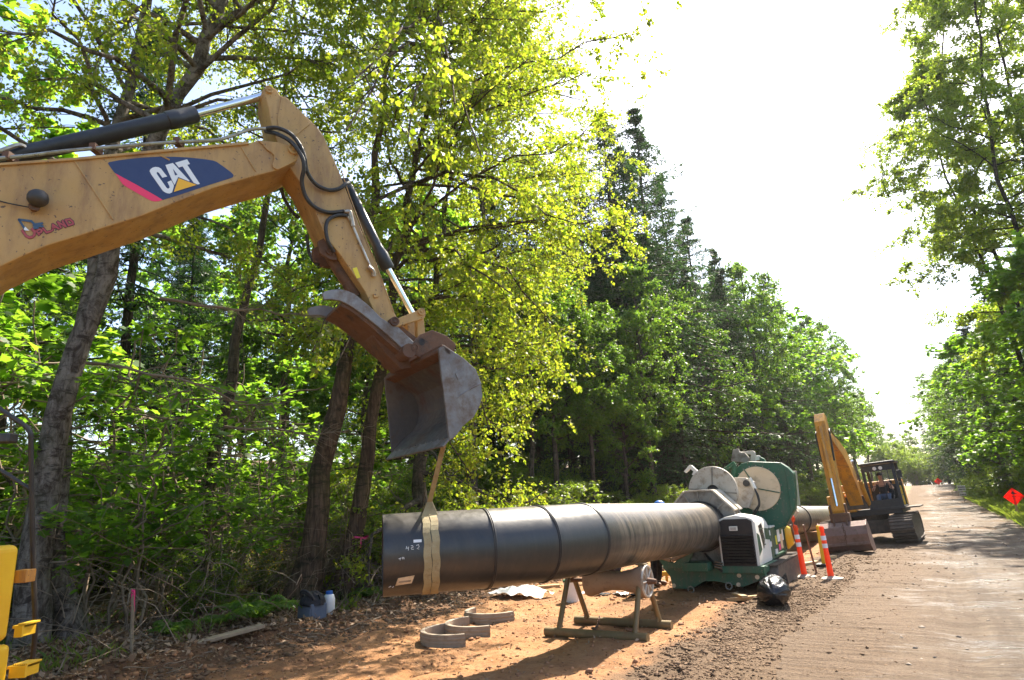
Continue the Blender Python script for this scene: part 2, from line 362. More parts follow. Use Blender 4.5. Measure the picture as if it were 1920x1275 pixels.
M['fern'] = leaf_mat('fern_frond', [(0.04, 0.10, 0.018), (0.06, 0.12, 0.02)], [(0.25, 0.48, 0.04), (0.32, 0.5, 0.04)], 0.4)
M['grass'] = leaf_mat('grass_blade', [(0.05, 0.10, 0.018), (0.08, 0.13, 0.025), (0.12, 0.14, 0.04)], [(0.35, 0.5, 0.05), (0.45, 0.55, 0.06)], 0.4)
M['broom'] = leaf_mat('broom_leaf', [(0.05, 0.085, 0.03), (0.08, 0.11, 0.04)], [(0.25, 0.36, 0.05), (0.35, 0.42, 0.06)], 0.35)
M['flower'] = leaf_mat('yellow_flower', [(0.75, 0.48, 0.02), (0.8, 0.55, 0.03)], [(0.8, 0.5, 0.02), (0.8, 0.55, 0.03)], 0.3)
M['dryleaf'] = leaf_mat('fallen_leaf', [(0.11, 0.06, 0.03), (0.24, 0.15, 0.085), (0.38, 0.28, 0.19), (0.17, 0.09, 0.04)], [(0.2, 0.12, 0.05), (0.3, 0.2, 0.1)], 0.15, 0.7, 0.2)

# ---------------------------------------------------------------- noise and terrain
def vnoise(x, y, seed=0):
    x = np.asarray(x, float); y = np.asarray(y, float)
    xi = np.floor(x).astype(np.int64); yi = np.floor(y).astype(np.int64); xf = x - xi; yf = y - yi
    def h(i, j):
        n = (i * 374761393 + j * 668265263 + seed * 982451653) & 0x7fffffff
        n = ((n ^ (n >> 13)) * 1274126177) & 0x7fffffff
        return ((n ^ (n >> 16)) & 0xffff) / 65535.0
    u = xf * xf * (3 - 2 * xf); v = yf * yf * (3 - 2 * yf)
    return (h(xi, yi) * (1 - u) + h(xi + 1, yi) * u) * (1 - v) + (h(xi, yi + 1) * (1 - u) + h(xi + 1, yi + 1) * u) * v - 0.5
def fbm(x, y, o=4, seed=0):
    s = 0; a = 1.0
    for k in range(o): s = s + a * vnoise(np.asarray(x) * 2 ** k, np.asarray(y) * 2 ** k, seed + k); a *= 0.5
    return s
def sstep(a, b, x):
    t = np.clip((np.asarray(x, float) - a) / (b - a), 0, 1); return t * t * (3 - 2 * t)
def mudline(a):                                        # the ragged windrow of mud left by the tracks
    return -2.85 + 0.055 * np.maximum(np.asarray(a, float) - 11, 0) * (np.asarray(a) < 40) + 0.25 * fbm(np.asarray(a) * 0.5, 3.3, 3, 5)
def height(c, a):
    c = np.asarray(c, float); a = np.asarray(a, float)
    z = 1.45 * sstep(88, 135, a) - 6.0 * sstep(150, 260, a)
    left = sstep(-9.1, -10.2, c)
    z = z + left * (0.12 + 0.16 * fbm(c * 0.9, a * 0.9, 4, 11)) + 9 * sstep(-26, -75, c)
    edge = np.exp(-((c + 9.3 - 0.3 * fbm(a * 0.6, 1.0, 3, 8)) / 0.42) ** 2)
    z = z + edge * (0.10 + 0.22 * fbm(c * 2.1, a * 1.7, 4, 21)) * (a < 40)
    dirt = sstep(-9.6, -9.0, c) * sstep(-2.2, -3.0, c)
    z = z - dirt * sstep(40, 25, a) * sum(.05 * np.exp(-((c - k_ - .3 * fbm(a * .12, k_, 2, 7)) / .17) ** 2) for k_ in (-7.3, -5.6))
    z = z + dirt * (0.06 * fbm(c * 0.8, a * 0.8, 4, 31) + 0.06 * fbm(c * 2.6, a * 2.6, 4, 41))
    ml = mudline(a); wr = np.exp(-((c - ml) / 0.33) ** 2) * sstep(60, 30, a)
    z = z + wr * (0.04 + 0.13 * np.maximum(fbm(c * 3.0, a * 2.6, 5, 51), -0.1))
    rd = sstep(-2.4, -1.8, c) * sstep(3.2, 2.4, c)
    z = z + rd * (0.012 * fbm(c * 1.2, a * 0.6, 3, 61) + 0.03 * fbm(c * 0.8, a * 3.4, 3, 63) + 0.010 * np.sin(a * 33 + 2.5 * fbm(c * .7, a * .5, 2, 64)) * np.clip(fbm(c * .6, a * .5, 2, 67) * 3 + .3, 0, 1) - 0.035 * np.exp(-((c - .1 - .25 * fbm(a * .1, 2.2, 2, 65)) / .22) ** 2) - 0.03 * np.exp(-((c - 1.75 - .2 * fbm(a * .12, 4.2, 2, 66)) / .22) ** 2))
    z = z + sstep(3.4, 6.0, c) * (0.25 + 0.25 * fbm(c * 0.6, a * 0.6, 3, 71)) + 6 * sstep(30, 80, c)
    return z
def hz(p):
    c, a = CA(np.asarray(p)); return float(height(c, a))
def ground_at(c, a):
    return W(c, a, float(height(c, a)))

def graded(lo, hi, flo, fhi, step, grow=1.22):
    mid = list(np.arange(flo, fhi + 1e-6, step)); out = mid[:]
    s = step; x = fhi
    while x < hi: s *= grow; x += s; out.append(min(x, hi))
    s = step; x = flo; pre = []
    while x > lo: s *= grow; x -= s; pre.append(max(x, lo))
    return np.array(pre[::-1] + out)
def grid_mesh(name, cs, as_, zoff=0.0, warp=None):
    Cg, Ag = np.meshgrid(cs, as_, indexing='ij')
    if warp is not None: Cg = warp(Cg, Ag)
    Z = height(Cg, Ag) + zoff
    v = np.stack([Cg, Ag, Z], -1).reshape(-1, 3); n, m = Cg.shape
    i = np.arange(n - 1)[:, None] * m + np.arange(m - 1)[None, :]
    f = np.stack([i, i + m, i + m + 1, i + 1], -1).reshape(-1, 4)
    return np_mesh(name, v, f)

def ground_mat():
    m, nt, b, vec = new_mat('site_ground')
    sep = nt.nodes.new('ShaderNodeSeparateXYZ'); nt.links.new(vec, sep.inputs[0]); x, y = sep.outputs[0], sep.outputs[1]
    wob = math_(nt, 'MULTIPLY_ADD', noise(nt, 0.9, 6, 0.6, vec), 1.6, -0.8)
    xw = math_(nt, 'ADD', x, wob)
    n_big = noise(nt, 0.55, 6, 0.6, vec); n_mid = noise(nt, 2.6, 8, 0.65, vec); n_fine = noise(nt, 17, 8, 0.75, vec)
    # orange subsoil
    c_d = mixc(nt, ramp(nt, n_mid, [(0.36, 0.0), (0.64, 1.0)]), (0.34, 0.16, 0.062), (0.43, 0.235, 0.115))
    c_d = mixc(nt, ramp(nt, n_big, [(0.46, 0.0), (0.62, 0.85)]), c_d, (0.21, 0.11, 0.055))
    c_d = mixc(nt, ramp(nt, n_fine, [(0.52, 0.0), (0.70, 0.8)]), c_d, (0.15, 0.07, 0.034))
    c_d = mixc(nt, ramp(nt, noise(nt, 5.5, 9, 0.75, vec), [(0.54, 0.0), (0.66, 0.6)]), c_d, (0.16, 0.08, 0.04))
    # forest floor
    c_f = mixc(nt, ramp(nt, n_fine, [(0.35, 0.0), (0.7, 1.0)]), (0.065, 0.04, 0.024), (0.21, 0.135, 0.08))
    c_f = mixc(nt, ramp(nt, n_mid, [(0.5, 0.0), (0.7, 0.7)]), c_f, (0.045, 0.05, 0.018))
    # mud and road
    c_m = mixc(nt, ramp(nt, n_fine, [(0.35, 0.0), (0.72, 1.0)]), (0.085, 0.053, 0.032), (0.21, 0.14, 0.083))
    # verge
    c_v = mixc(nt, ramp(nt, n_fine, [(0.35, 0.0), (0.7, 1.0)]), (0.05, 0.065, 0.02), (0.13, 0.115, 0.05))
    def stepx(lo, hi): 
        mr = nt.nodes.new('ShaderNodeMapRange'); mr.inputs[1].default_value = lo; mr.inputs[2].default_value = hi
        nt.links.new(xw, mr.inputs[0]); return mr.outputs[0]
    c = mixc(nt, stepx(-9.5, -8.9), c_f, c_d)
    # a dark strip of topsoil along the cut
    bank = math_(nt, 'MULTIPLY', stepx(-10.1, -9.6), math_(nt, 'SUBTRACT', 1.0, stepx(-8.8, -7.6)))
    c = mixc(nt, math_(nt, 'MULTIPLY', bank, 0.85), c, mixc(nt, ramp(nt, n_fine, [(0.4, 0.0), (0.65, 1.0)]), (0.055, 0.03, 0.018), (0.15, 0.08, 0.045)))
    c = mixc(nt, stepx(-3.35, -2.95), c, c_m)
    c = mixc(nt, stepx(2.3, 2.9), c, c_v)
    nt.links.new(c, b.inputs['Base Color'])
    b.inputs['Roughness'].default_value = 0.9; b.inputs['Specular IOR Level'].default_value = 0.2
    b0 = set_bump(nt, b, noise(nt, 5, 9, 0.75, vec), 0.7, 0.08); b1 = set_bump(nt, b, n_fine, 0.8, 0.03, b0)
    set_bump(nt, b, noise(nt, 60, 5, 0.7, vec), 0.5, 0.01, b1); return m
def road_mat():
    m, nt, b, vec = new_mat('muddy_gravel_road')
    def sc(x, y, r=0.0):
        mp = nt.nodes.new('ShaderNodeMapping'); mp.inputs['Scale'].default_value = (x, y, 1); mp.inputs['Rotation'].default_value = (0, 0, r); nt.links.new(vec, mp.inputs[0]); return mp.outputs[0]
    sep = nt.nodes.new('ShaderNodeSeparateXYZ'); nt.links.new(vec, sep.inputs[0])
    cleat = noise(nt, 2.6, 9, 0.72, sc(0.45, 2.6, 0.05), 1.0)         # cleat marks running across the lane
    rut = noise(nt, 1.5, 8, 0.68, sc(2.2, 0.16, -0.04), 0.6)           # wheel tracks along it
    fine = noise(nt, 34, 9, 0.8, vec); mid = noise(nt, 6, 8, 0.72, vec); big = noise(nt, 0.5, 5, 0.6, vec)
    c = mixc(nt, ramp(nt, mid, [(0.36, 0.0), (0.64, 1.0)]), (0.115, 0.082, 0.054), (0.195, 0.148, 0.102))
    c = mixc(nt, ramp(nt, cleat, [(0.46, 0.0), (0.56, 0.8)]), c, (0.07, 0.047, 0.031))
    c = mixc(nt, ramp(nt, rut, [(0.46, 0.0), (0.58, 0.75)]), c, (0.078, 0.053, 0.035))
    c = mixc(nt, ramp(nt, fine, [(0.54, 0.0), (0.70, 0.8)]), c, (0.085, 0.06, 0.042))
    edge = nt.nodes.new('ShaderNodeMapRange'); edge.inputs[1].default_value = 0.45; edge.inputs[2].default_value = -0.95
    nt.links.new(math_(nt, 'ADD', sep.outputs[0], math_(nt, 'MULTIPLY_ADD', math_(nt, 'ADD', mid, big), 1.3, -1.3)), edge.inputs[0])
    c = mixc(nt, math_(nt, 'MULTIPLY', edge.outputs[0], 1.0), c, mixc(nt, ramp(nt, fine, [(0.35, 0.0), (0.72, 1.0)]), (0.085, 0.053, 0.032), (0.21, 0.14, 0.083)))
    nt.links.new(c, b.inputs['Base Color'])
    wet = ramp(nt, math_(nt, 'MULTIPLY_ADD', cleat, 0.6, math_(nt, 'MULTIPLY', big, 0.4)), [(0.53, 0.9), (0.58, 0.20)])
    nt.links.new(math_(nt, 'MAXIMUM', wet, math_(nt, 'MULTIPLY', edge.outputs[0], .9)), b.inputs['Roughness']); b.inputs['Specular IOR Level'].default_value = 0.35
    b1 = set_bump(nt, b, math_(nt, 'ADD', cleat, math_(nt, 'MULTIPLY', mid, .8)), 0.8, 0.07); set_bump(nt, b, fine, 0.7, 0.02, b1); return m
M['ground'] = ground_mat(); M['road'] = road_mat()

cs = graded(-900, 900, -12.5, 4.0, 0.11, 1.28); as_ = graded(-60, 1500, 3.0, 26.0, 0.11, 1.14)
g = link('ground', grid_mesh('ground', cs, as_), M['ground'], smooth=True); g.rotation_euler.z = YAW; meta(g, kind='structure')
cs = np.arange(0, 1.0001, 1 / 44.0); as2 = graded(-40, 240, 3.5, 15.0, 0.045, 1.05)
def road_warp(Cg, Ag):
    l = -1.80 + 0.45 * fbm(Ag * 0.7, 7.7, 5, 91); r = 2.45 + 0.2 * fbm(Ag * 0.3, 5.1, 3, 93)
    return l + (r - l) * Cg
rd = link('road', grid_mesh('road', cs, as2, 0.008, road_warp), M['road'], smooth=True); rd.rotation_euler.z = YAW; meta(rd, kind='structure')

# ================================================================ the large yellow excavator holding the pipe
XU = np.array([math.cos(rad(32)), math.sin(rad(32)), 0.0]); XN = np.array([XU[1], -XU[0], 0.0]); ZV = np.array([0, 0, 1.0])
XP = at(770, 640, 7.9)
ROOTX = XP - 6.9 * XU; ROOTX[2] = hz(ROOTX)
exc = thing('excavator', ROOTX, 'big faded yellow excavator with navy decal on its boom, holding the pipe by a strap', 'excavator')
def xp(px, py, off=0.0): return onp(px, py, XP + off * XN, XN)
def XMB(): return MB(ROOTX)
def plate(name, pts, off, th, mat, bevel=0.008, parent=None):
    m = XMB(); m.prism([xp(x, y, off) for x, y in pts], -th * XN); return m.build(name, M[mat], parent or exc, bevel=bevel)

def plate_far(name, pts, off_seen, off, th, mat, bevel=0.008, parent=None):
    """the twin of a near plate, moved across the machine"""
    m = XMB(); m.prism([xp(x, y, off_seen) - (off_seen - off) * XN for x, y in pts], -th * XN); return m.build(name, M[mat], parent or exc, bevel=bevel)
boom_pts = [(-700, 640), (-560, 470), (-400, 385), (-220, 335), (0, 309), (140, 299), (300, 284), (467, 269), (482, 263), (518, 266), (547, 274), (558, 281), (561, 290),
            (557, 300), (547, 306), (521, 319), (474, 331), (401, 352), (335, 377), (262, 406), (204, 424), (146, 443), (87, 461), (44, 479), (0, 500),
            (-120, 575), (-260, 690), (-420, 850), (-560, 930), (-720, 860)]
boom = plate('boom', boom_pts, 0.34, 0.68, 'cat_yellow', 0.012)
plate('boom_top_flange', [(-220, 331), (0, 305), (140, 295), (300, 280), (466, 265), (467, 270), (300, 285), (140, 300), (0, 310), (-220, 336)], 0.365, 0.73, 'cat_yellow', 0.004, boom)
plate('boom_nose_plate', [(484, 263), (518, 266), (547, 274), (558, 281), (561, 290), (557, 300), (547, 306), (521, 318), (512, 314), (510, 308), (514, 298), (514, 291), (508, 285), (500, 280), (494, 272)], 0.362, 0.022, 'cat_yellow', 0.006, boom)
for q_ in (((139, 301), (212, 411)), ((450, 272), (480, 322)), ((300, 291), (318, 300))):
    w = XMB(); w.tube([xp(*q_[0], 0.345), xp(*q_[1], 0.345)], 0.008, 6); w.build('weld_seam', M['cat_yellow'], boom, smooth=True)
def pin(px, py, off, r, l=0.03, parent=None, mat='cat_yellow', name='pin'):
    m = XMB(); p = xp(px, py, off)
    m.lathe(p, XN, [(-0.02, r), (l, r), (l, r * 0.72), (l - 0.008, r * 0.7), (l - 0.008, r * 0.35), (l + 0.01, r * 0.3)], 20)
    return m.build(name, M[mat], parent or exc, smooth=True)
pin(550, 281, 0.362, 0.062)

# --- decals (flat print on the boom side)
def decal(name, pts, mat, lift, off=0.34, parent=None):
    m = XMB(); m.prism([xp(x, y, off + lift) for x, y in pts], -0.002 * XN)
    return m.build(name, M[mat], parent or boom)
def z1(q): return [(190 + x / 7.385, 280 + y / 7.385) for x, y in q]
dec = decal('boom_decal', z1([(90, 195), (105, 178), (250, 150), (420, 130), (600, 112), (800, 102), (1000, 102), (1200, 112), (1400, 132), (1550, 155), (1600, 175), (1700, 245), (1800, 320),
                   (1828, 350), (1832, 370), (1815, 388), (1770, 405), (1500, 490), (1200, 590), (1000, 655), (850, 700), (780, 655), (500, 495), (190, 330), (150, 280)]), 'navy', 0.003)
decal('decal_stripe', z1([(190, 330), (500, 497), (780, 657), (850, 700), (790, 718), (740, 722), (690, 712), (620, 675), (350, 520), (300, 485), (265, 440), (225, 375)]), 'pink', 0.003)
decal('letter', z1([(668, 300), (680, 275), (710, 253), (745, 243), (790, 247), (825, 265), (855, 305), (912, 375), (846, 392), (795, 322), (775, 312), (764, 326), (775, 350), (905, 535), (925, 545),
                   (945, 533), (944, 510), (915, 452), (968, 430), (1000, 485), (1005, 505), (995, 545), (980, 595), (945, 612), (905, 605), (870, 588), (845, 565), (690, 345)]), 'white_decal', 0.006, parent=dec)
decal('letter', z1([(888, 217), (990, 188), (1225, 438), (1215, 443), (1064, 382), (1015, 492), (985, 440), (905, 260)]), 'white_decal', 0.006, parent=dec)
decal('letter_hole', z1([(990, 268), (1055, 352), (1022, 360)]), 'navy', 0.008, parent=dec)
decal('letter', z1([(1022, 185), (1187, 138), (1228, 202), (1190, 214), (1365, 478), (1335, 487), (1278, 462), (1125, 235), (1072, 250)]), 'white_decal', 0.006, parent=dec)
decal('triangle_outline', z1([(1062, 385), (1335, 490), (988, 602)]), 'navy', 0.0075, parent=dec)
decal('triangle', z1([(1070, 399), (1322, 491), (1004, 590)]), 'tri_yellow', 0.009, parent=dec)
# --- contractor lettering, drawn as flat letters, small excavator drawing above the first letter
def z2(q): return [(20 + x / 9.808, 330 + y / 9.808) for x, y in q]
def strokes(name, lines, wpx, mat, lift, parent):
    m = XMB()
    for ln in lines:
        P = [np.array(p, float) for p in z2(ln)]
        for i in range(len(P) - 1):
            d = P[i + 1] - P[i]; L = np.linalg.norm(d); d = d / L; nn = np.array([-d[1], d[0]]) * wpx / 2; e = d * wpx * 0.35
            q = [P[i] - e + nn, P[i + 1] + e + nn, P[i + 1] + e - nn, P[i] - e - nn]
            m.prism([xp(x, y, 0.34 + lift + 0.0004 * i) for x, y in q], -0.001 * XN)
    return m.build(name, M[mat], parent)
LET = [[[(215, 1005), (290, 1105), (340, 1130), (400, 1120), (440, 1080), (440, 1030), (395, 975)]],
       [[(465, 1000), (525, 1080)], [(470, 1000), (540, 980), (575, 1005), (560, 1035), (505, 1045)]],
       [[(590, 955), (660, 1040), (745, 1012)]],
       [[(770, 995), (775, 890), (885, 970)], [(770, 960), (835, 930)]],
       [[(925, 950), (865, 845), (1015, 930), (950, 825)]],
       [[(1065, 905), (1010, 810), (1085, 795), (1140, 840), (1150, 880), (1065, 905)]]]
lett = strokes('company_lettering', [l for L_ in LET for l in L_], 5.6, 'text_dark', 0.003, boom)
for i, L_ in enumerate(LET):
    strokes('letter', L_, 4.6 if i == 0 else 3.4, 'text_red', 0.0065, lett)
strokes('logo_drawing', [[(150, 800), (380, 830), (440, 890), (580, 870)], [(420, 905), (590, 925)], [(430, 950), (500, 950)], [(150, 800), (270, 990)]], 4.2, 'logo_blue', 0.0095, lett)
decal('logo_bucket', z2([(265, 930), (345, 1005), (260, 1000), (240, 980)]), 'white_decal', 0.013, parent=lett)

# --- work lamp on the boom with its cable
m = XMB(); p = xp(64, 392, 0.34); m.lathe(p, XN * 0.9 + XU * 0.1, [(0, 0.03), (0.05, 0.03), (0.05, 0.045), (0.08, 0.045)], 10)
lampb = m.build('work_lamp_bracket', M['rust'], boom, smooth=True)
m = XMB(); c0 = xp(71, 372, 0.44); ax = (xp(74, 350, 0.44) - xp(67, 392, 0.44)); ax /= np.linalg.norm(ax)
m.lathe(c0 - ax * 0.075, ax, [(0, 0.03), (0.02, 0.062), (0.05, 0.082), (0.085, 0.085), (0.12, 0.075), (0.145, 0.05), (0.158, 0.015)], 18, x0=XN)
m.build('work_lamp', M['dark_steel'], boom, smooth=True)
m = XMB(); m.tube(spline([xp(-30, 366, 0.36), xp(0, 377, 0.36), xp(30, 384, 0.38), xp(58, 389, 0.37)], 5), 0.006, 6); m.build('lamp_cable', M['rubber'], boom, smooth=True)

# --- stick
stick_pts = [(499, 163), (509, 162), (519, 168), (526, 179), (538, 183), (564, 208), (595, 238), (607, 255), (634, 316), (652, 363), (677, 430), (705, 496), (740, 587), (747, 600), (745, 612),
             (734, 616), (722, 612), (701, 583), (685, 547), (638, 477), (611, 445), (590, 395), (566, 347), (542, 312), (525, 280), (510, 240), (504, 205), (496, 174)]
stick = plate('stick', stick_pts, 0.225, 0.45, 'cat_yellow', 0.010)
plate('ear_plate', [(528, 182), (540, 186), (566, 211), (582, 232), (545, 262), (524, 250), (520, 222)], 0.238, 0.012, 'cat_yellow', 0.004, stick)
pin(504, 169, 0.228, 0.045, parent=stick); pin(735, 606, 0.228, 0.055, 0.10, parent=stick, mat='rust')
plate('lug', [(700, 550), (709, 548), (711, 556), (702, 558)], 0.25, 0.03, 'cat_yellow', 0.003, stick)
plate('warning_label', [(661, 503), (669, 501), (676, 520), (669, 522)], 0.228, 0.002, 'yellow_label', 0, stick)
w = XMB(); w.tube([xp(640, 320, 0.228), xp(655, 366, 0.228), xp(679, 431, 0.228), xp(706, 497, 0.228), xp(738, 585, 0.228)], 0.007, 6)
w.build('edge_weld', M['cat_yellow'], stick, smooth=True)
# --- stick cylinder above the boom
def cyl(name, a, b, r, mat, parent=None, offa=0.0, offb=0.0, extra=None):
    m = XMB(); A = xp(*a, offa); B = xp(*b, offb); L = np.linalg.norm(B - A)
    m.lathe(A, B - A, extra(L) if extra else [(0, r), (L, r)], 24); return m.build(name, M[mat], parent or exc, smooth=True)
sc = cyl('stick_cylinder', (-240, 355), (368, 214), 0.086, 'black_wrap', extra=lambda L: [(0, 0.07), (0.03, 0.082), (L * 0.5, 0.084), (L * 0.5 + 0.01, 0.088), (L - 0.33, 0.088), (L - 0.32, 0.1), (L - 0.2, 0.102), (L - 0.19, 0.094), (L - 0.02, 0.094), (L, 0.085)])
cyl('cylinder_rod', (366, 214.5), (502, 178), 0.047, 'chrome', sc)
m = XMB(); m.lathe(xp(503, 176, 0.14), -XN, [(0, 0.07), (0.28, 0.07)], 18); m.build('rod_eye', M['cat_yellow'], sc, smooth=True)
m = XMB()
for off in (0.26, 0.18):
    m.tube(spline([xp(-300, 335, off), xp(-60, 304, off), xp(0, 297 + (off < .2) * 2, off), xp(60, 291, off), xp(135, 282, off), (xp(300, 268.5, off)), xp(400, 263, off), xp(428, 257, off), xp(470, 243, off), xp(500, 241, off)], 6), 0.019, 8)
m.build('hydraulic_line', M['tube_steel'], boom, smooth=True)
m = XMB()
for x, y in ((335, 268), (180, 280), (20, 296)): m.box(xp(x, y, 0.22), (0.06, 0.13, 0.07))
m.build('line_clamp', M['rust'], boom)
m = XMB()
m.tube(spline([xp(-40, 292, .1), xp(0, 283, .12), xp(35, 272, .1), xp(52, 280, .05), xp(70, 290, .05)], 6), 0.022, 8)
m.build('boom_hose', M['tube_steel'], boom, smooth=True)
# --- hoses
def hose(pts, r=0.024, mat='rubber', parent=None, name='hydraulic_hose'):
    m = XMB(); m.tube(spline([xp(x, y, o) for x, y, o in pts], 7), r, 9); return m.build(name, M[mat], parent or exc, smooth=True)
hose([(500, 241, .26), (520, 240, .33), (545, 251, .40), (562, 272, .43), (571, 296, .40), (576, 322, .33), (592, 345, .28), (615, 356, .27), (635, 354, .26), (648, 345, .24), (655, 343, .2)])
hose([(498, 246, .18), (522, 252, .33), (548, 268, .42), (566, 294, .44), (570, 315, .42), (566, 340, .34), (573, 368, .28), (590, 388, .27), (615, 398, .26), (646, 396, .25)])
hose([(652, 404, .25), (632, 404, .26), (615, 413, .27), (611, 432, .27), (616, 455, .26), (626, 472, .2)], 0.022)
hose([(527, 352, -.2), (533, 372, -.25), (547, 396, -.25), (560, 408, -.2)], 0.022)
hose([(575, 440, -.2), (579, 470, -.22), (588, 490, -.2), (597, 496, -.1)], 0.02)
hose([(650, 400, .25), (662, 425, .25), (676, 458, .25), (692, 494, .25), (699, 511, .25)], 0.016, 'tube_steel', name='steel_line')
hose([(645, 397, .27), (655, 397, .27), (658, 405, .27), (662, 424, .26)], 0.026, 'tube_steel', name='hose_fitting')
hose([(690, 500, .26), (699, 508, .26), (701, 518, .25)], 0.028, 'tube_steel', name='hose_fitting')
# --- bucket cylinder on the stick's upper face
bc = cyl('bucket_cylinder', (650, 345), (728, 505), 0.062, 'black_wrap', extra=lambda L: [(0, 0.05), (0.04, 0.062), (L - 0.3, 0.064), (L - 0.2, 0.085), (L - 0.02, 0.085), (L, 0.07)])
cyl('cylinder_rod', (727, 503), (774, 590), 0.04, 'chrome', bc)
m = XMB(); m.box(xp(648, 350, 0), (0.12, 0.2, 0.14)); m.lathe(xp(650, 346, .13), -XN, [(0, .05), (.26, .05)], 16); m.build('cylinder_mount', M['dark_steel'], bc, bevel=0.01)
# --- linkage
plate('idler_link', [(738, 600), (790, 579), (797, 581), (799, 590), (795, 597), (742, 614), (735, 611)], 0.29, 0.06, 'cat_yellow', 0.008)
plate_far('idler_link', [(738, 600), (790, 579), (797, 581), (799, 590), (795, 597), (742, 614), (735, 611)], 0.29, -0.23, 0.06, 'cat_yellow', 0.008)
lk = plate('bucket_link', [(781, 590), (794, 588), (799, 640), (792, 645), (784, 642)], 0.19, 0.09, 'cat_yellow', 0.008)
plate_far('bucket_link', [(781, 590), (794, 588), (799, 640), (792, 645), (784, 642)], 0.19, -0.10, 0.09, 'cat_yellow', 0.008)
pin(789, 585, 0.29, 0.045); m = XMB(); m.lathe(xp(789, 585, .28), -XN, [(0, .035), (.56, .035)], 14); m.build('pin', M['dark_steel'], exc, smooth=True)
m = XMB(); m.lathe(xp(791, 641, .3), -XN, [(0, .045), (.6, .045)], 14); m.build('pin', M['dark_steel'], exc, smooth=True)
pin(776, 653, 0.33, 0.055, mat='rust')
# --- thumb: two curved side plates joined by a rusty web
tp = [(604, 551), (609, 546), (622, 543), (638, 542), (652, 545), (665, 551), (691, 572), (714, 595), (731, 606), (748, 614), (776, 641), (783, 652), (777, 664), (766, 664), (734, 634), (704, 608), (680, 589), (662, 576), (646, 567), (635, 563), (618, 561), (608, 562)]
th = plate('thumb', tp, 0.29, 0.035, 'worn_steel', 0.006)
plate_far('side_plate', tp, 0.29, -0.36, 0.035, 'worn_steel', 0.006, th)
web = [(635, 570), (648, 571), (664, 580), (704, 612), (734, 638), (766, 668), (777, 668), (768, 690), (745, 684), (720, 655), (690, 622), (652, 590), (632, 578)]
plate('web_plate', [(642, 563), (662, 574), (680, 587), (704, 606), (734, 632), (764, 662), (758, 668), (728, 642), (698, 615), (674, 595), (656, 582), (638, 573)], 0.255, 0.615, 'rust', 0.004, th)
plate('web_plate', [(690, 601), (734, 638), (764, 666), (772, 690), (752, 692), (722, 662), (700, 632)], 0.12, 0.30, 'rust', 0.006, th)
m = XMB(); m.lathe(xp(768, 657, .36), -XN, [(0, .085), (.72, .085)], 18); m.build('thumb_pivot', M['rust'], th, smooth=True)
plate('pivot_ear', [(712, 598), (735, 596), (790, 640), (800, 655), (785, 665), (765, 662)], 0.20, 0.05, 'rust', 0.006, th)
plate_far('pivot_ear', [(712, 598), (735, 596), (790, 640), (800, 655), (785, 665), (765, 662)], 0.20, -0.15, 0.05, 'rust', 0.006, th)
tc = cyl('thumb_cylinder', (612, 468), (668, 556), 0.06, 'rust', offa=0.02, offb=0.02, extra=lambda L: [(0, .045), (.03, .07), (.12, .072), (L * .7, .066), (L * .7 + .01, .075), (L, .075)])
cyl('cylinder_rod', (664, 550), (700, 600), 0.036, 'tube_steel', tc, 0.02, 0.02)
plate('cylinder_bracket', [(596, 452), (612, 444), (628, 468), (632, 488), (618, 486), (600, 474)], 0.16, 0.05, 'rust', 0.006, tc)
plate_far('cylinder_bracket', [(596, 452), (612, 444), (628, 468), (632, 488), (618, 486), (600, 474)], 0.16, -0.10, 0.05, 'rust', 0.006, tc)
pin(617, 471, 0.17, 0.04, parent=tc, mat='rust')
# --- clean-up bucket
BW = 0.86
def bq(px, py): return xp(px, py, BW)
side = [(822, 654), (832, 646), (843, 654), (869, 671), (892, 692), (902, 717), (905, 743), (899, 763), (889, 781), (863, 804), (851, 823), (842, 824), (838, 790), (832, 735), (826, 690)]
bk = plate('bucket', side, BW, 0.03, 'worn_steel', 0.006)
far = XMB(); far.prism([bq(x, y) - (2 * BW - 0.03) * XN for x, y in side], -0.03 * XN); far.build('side_plate', M['bucket_in'], bk, bevel=0.006)
back = [(826, 652), (843, 657), (867, 673), (889, 694), (899, 718), (901, 743), (896, 762), (886, 779), (861, 801), (849, 815), (842, 824)]
sh = XMB(); P = [bq(x, y) - 0.03 * XN for x, y in back]; cen = np.mean([bq(x, y) for x, y in side], axis=0) - 0.03 * XN
outer = [p + (cen - p) / np.linalg.norm(cen - p) * -0.004 for p in P]; inner = [p + (cen - p) / np.linalg.norm(cen - p) * 0.028 for p in P]
sh.prism(outer + inner[::-1], -(2 * BW - 0.06) * XN); sh.build('bucket_shell', M['bucket_in'], bk)
# lip, bolts, top bar, ears
lip = XMB(); a0, a1 = bq(863, 803), bq(843, 826); dd = (a1 - a0) / np.linalg.norm(a1 - a0); nn = np.cross(dd, XN)
lip.prism([a1 - 0.2 * dd, a1 + 0.10 * dd, a1 + 0.10 * dd + 0.02 * nn, a1 - 0.2 * dd + 0.03 * nn], -(2 * BW) * XN); lp = lip.build('cutting_edge', M['worn_steel'], bk, bevel=0.004)
for k in range(10):
    b = XMB(); q = a1 - 0.02 * dd - (0.12 + k * 0.164) * XN
    sgn = 1 if np.dot(nn, CAM - q) > 0 else -1
    b.lathe(q + nn * (0.02 if sgn > 0 else 0.0), nn * sgn, [(0, 0.02), (0.012, 0.018), (0.016, 0.008)], 8); b.build('bolt', M['worn_steel'], lp)
tb = XMB(); q0, q1 = bq(828, 650), bq(846, 662)
tb.prism([q0 + ZV * .035, q1 + ZV * .03, q1 - ZV * .03, q0 - ZV * .05 - XU * 0.02], -(2 * BW) * XN); tb.build('top_bar', M['rust'], bk, bevel=0.01)
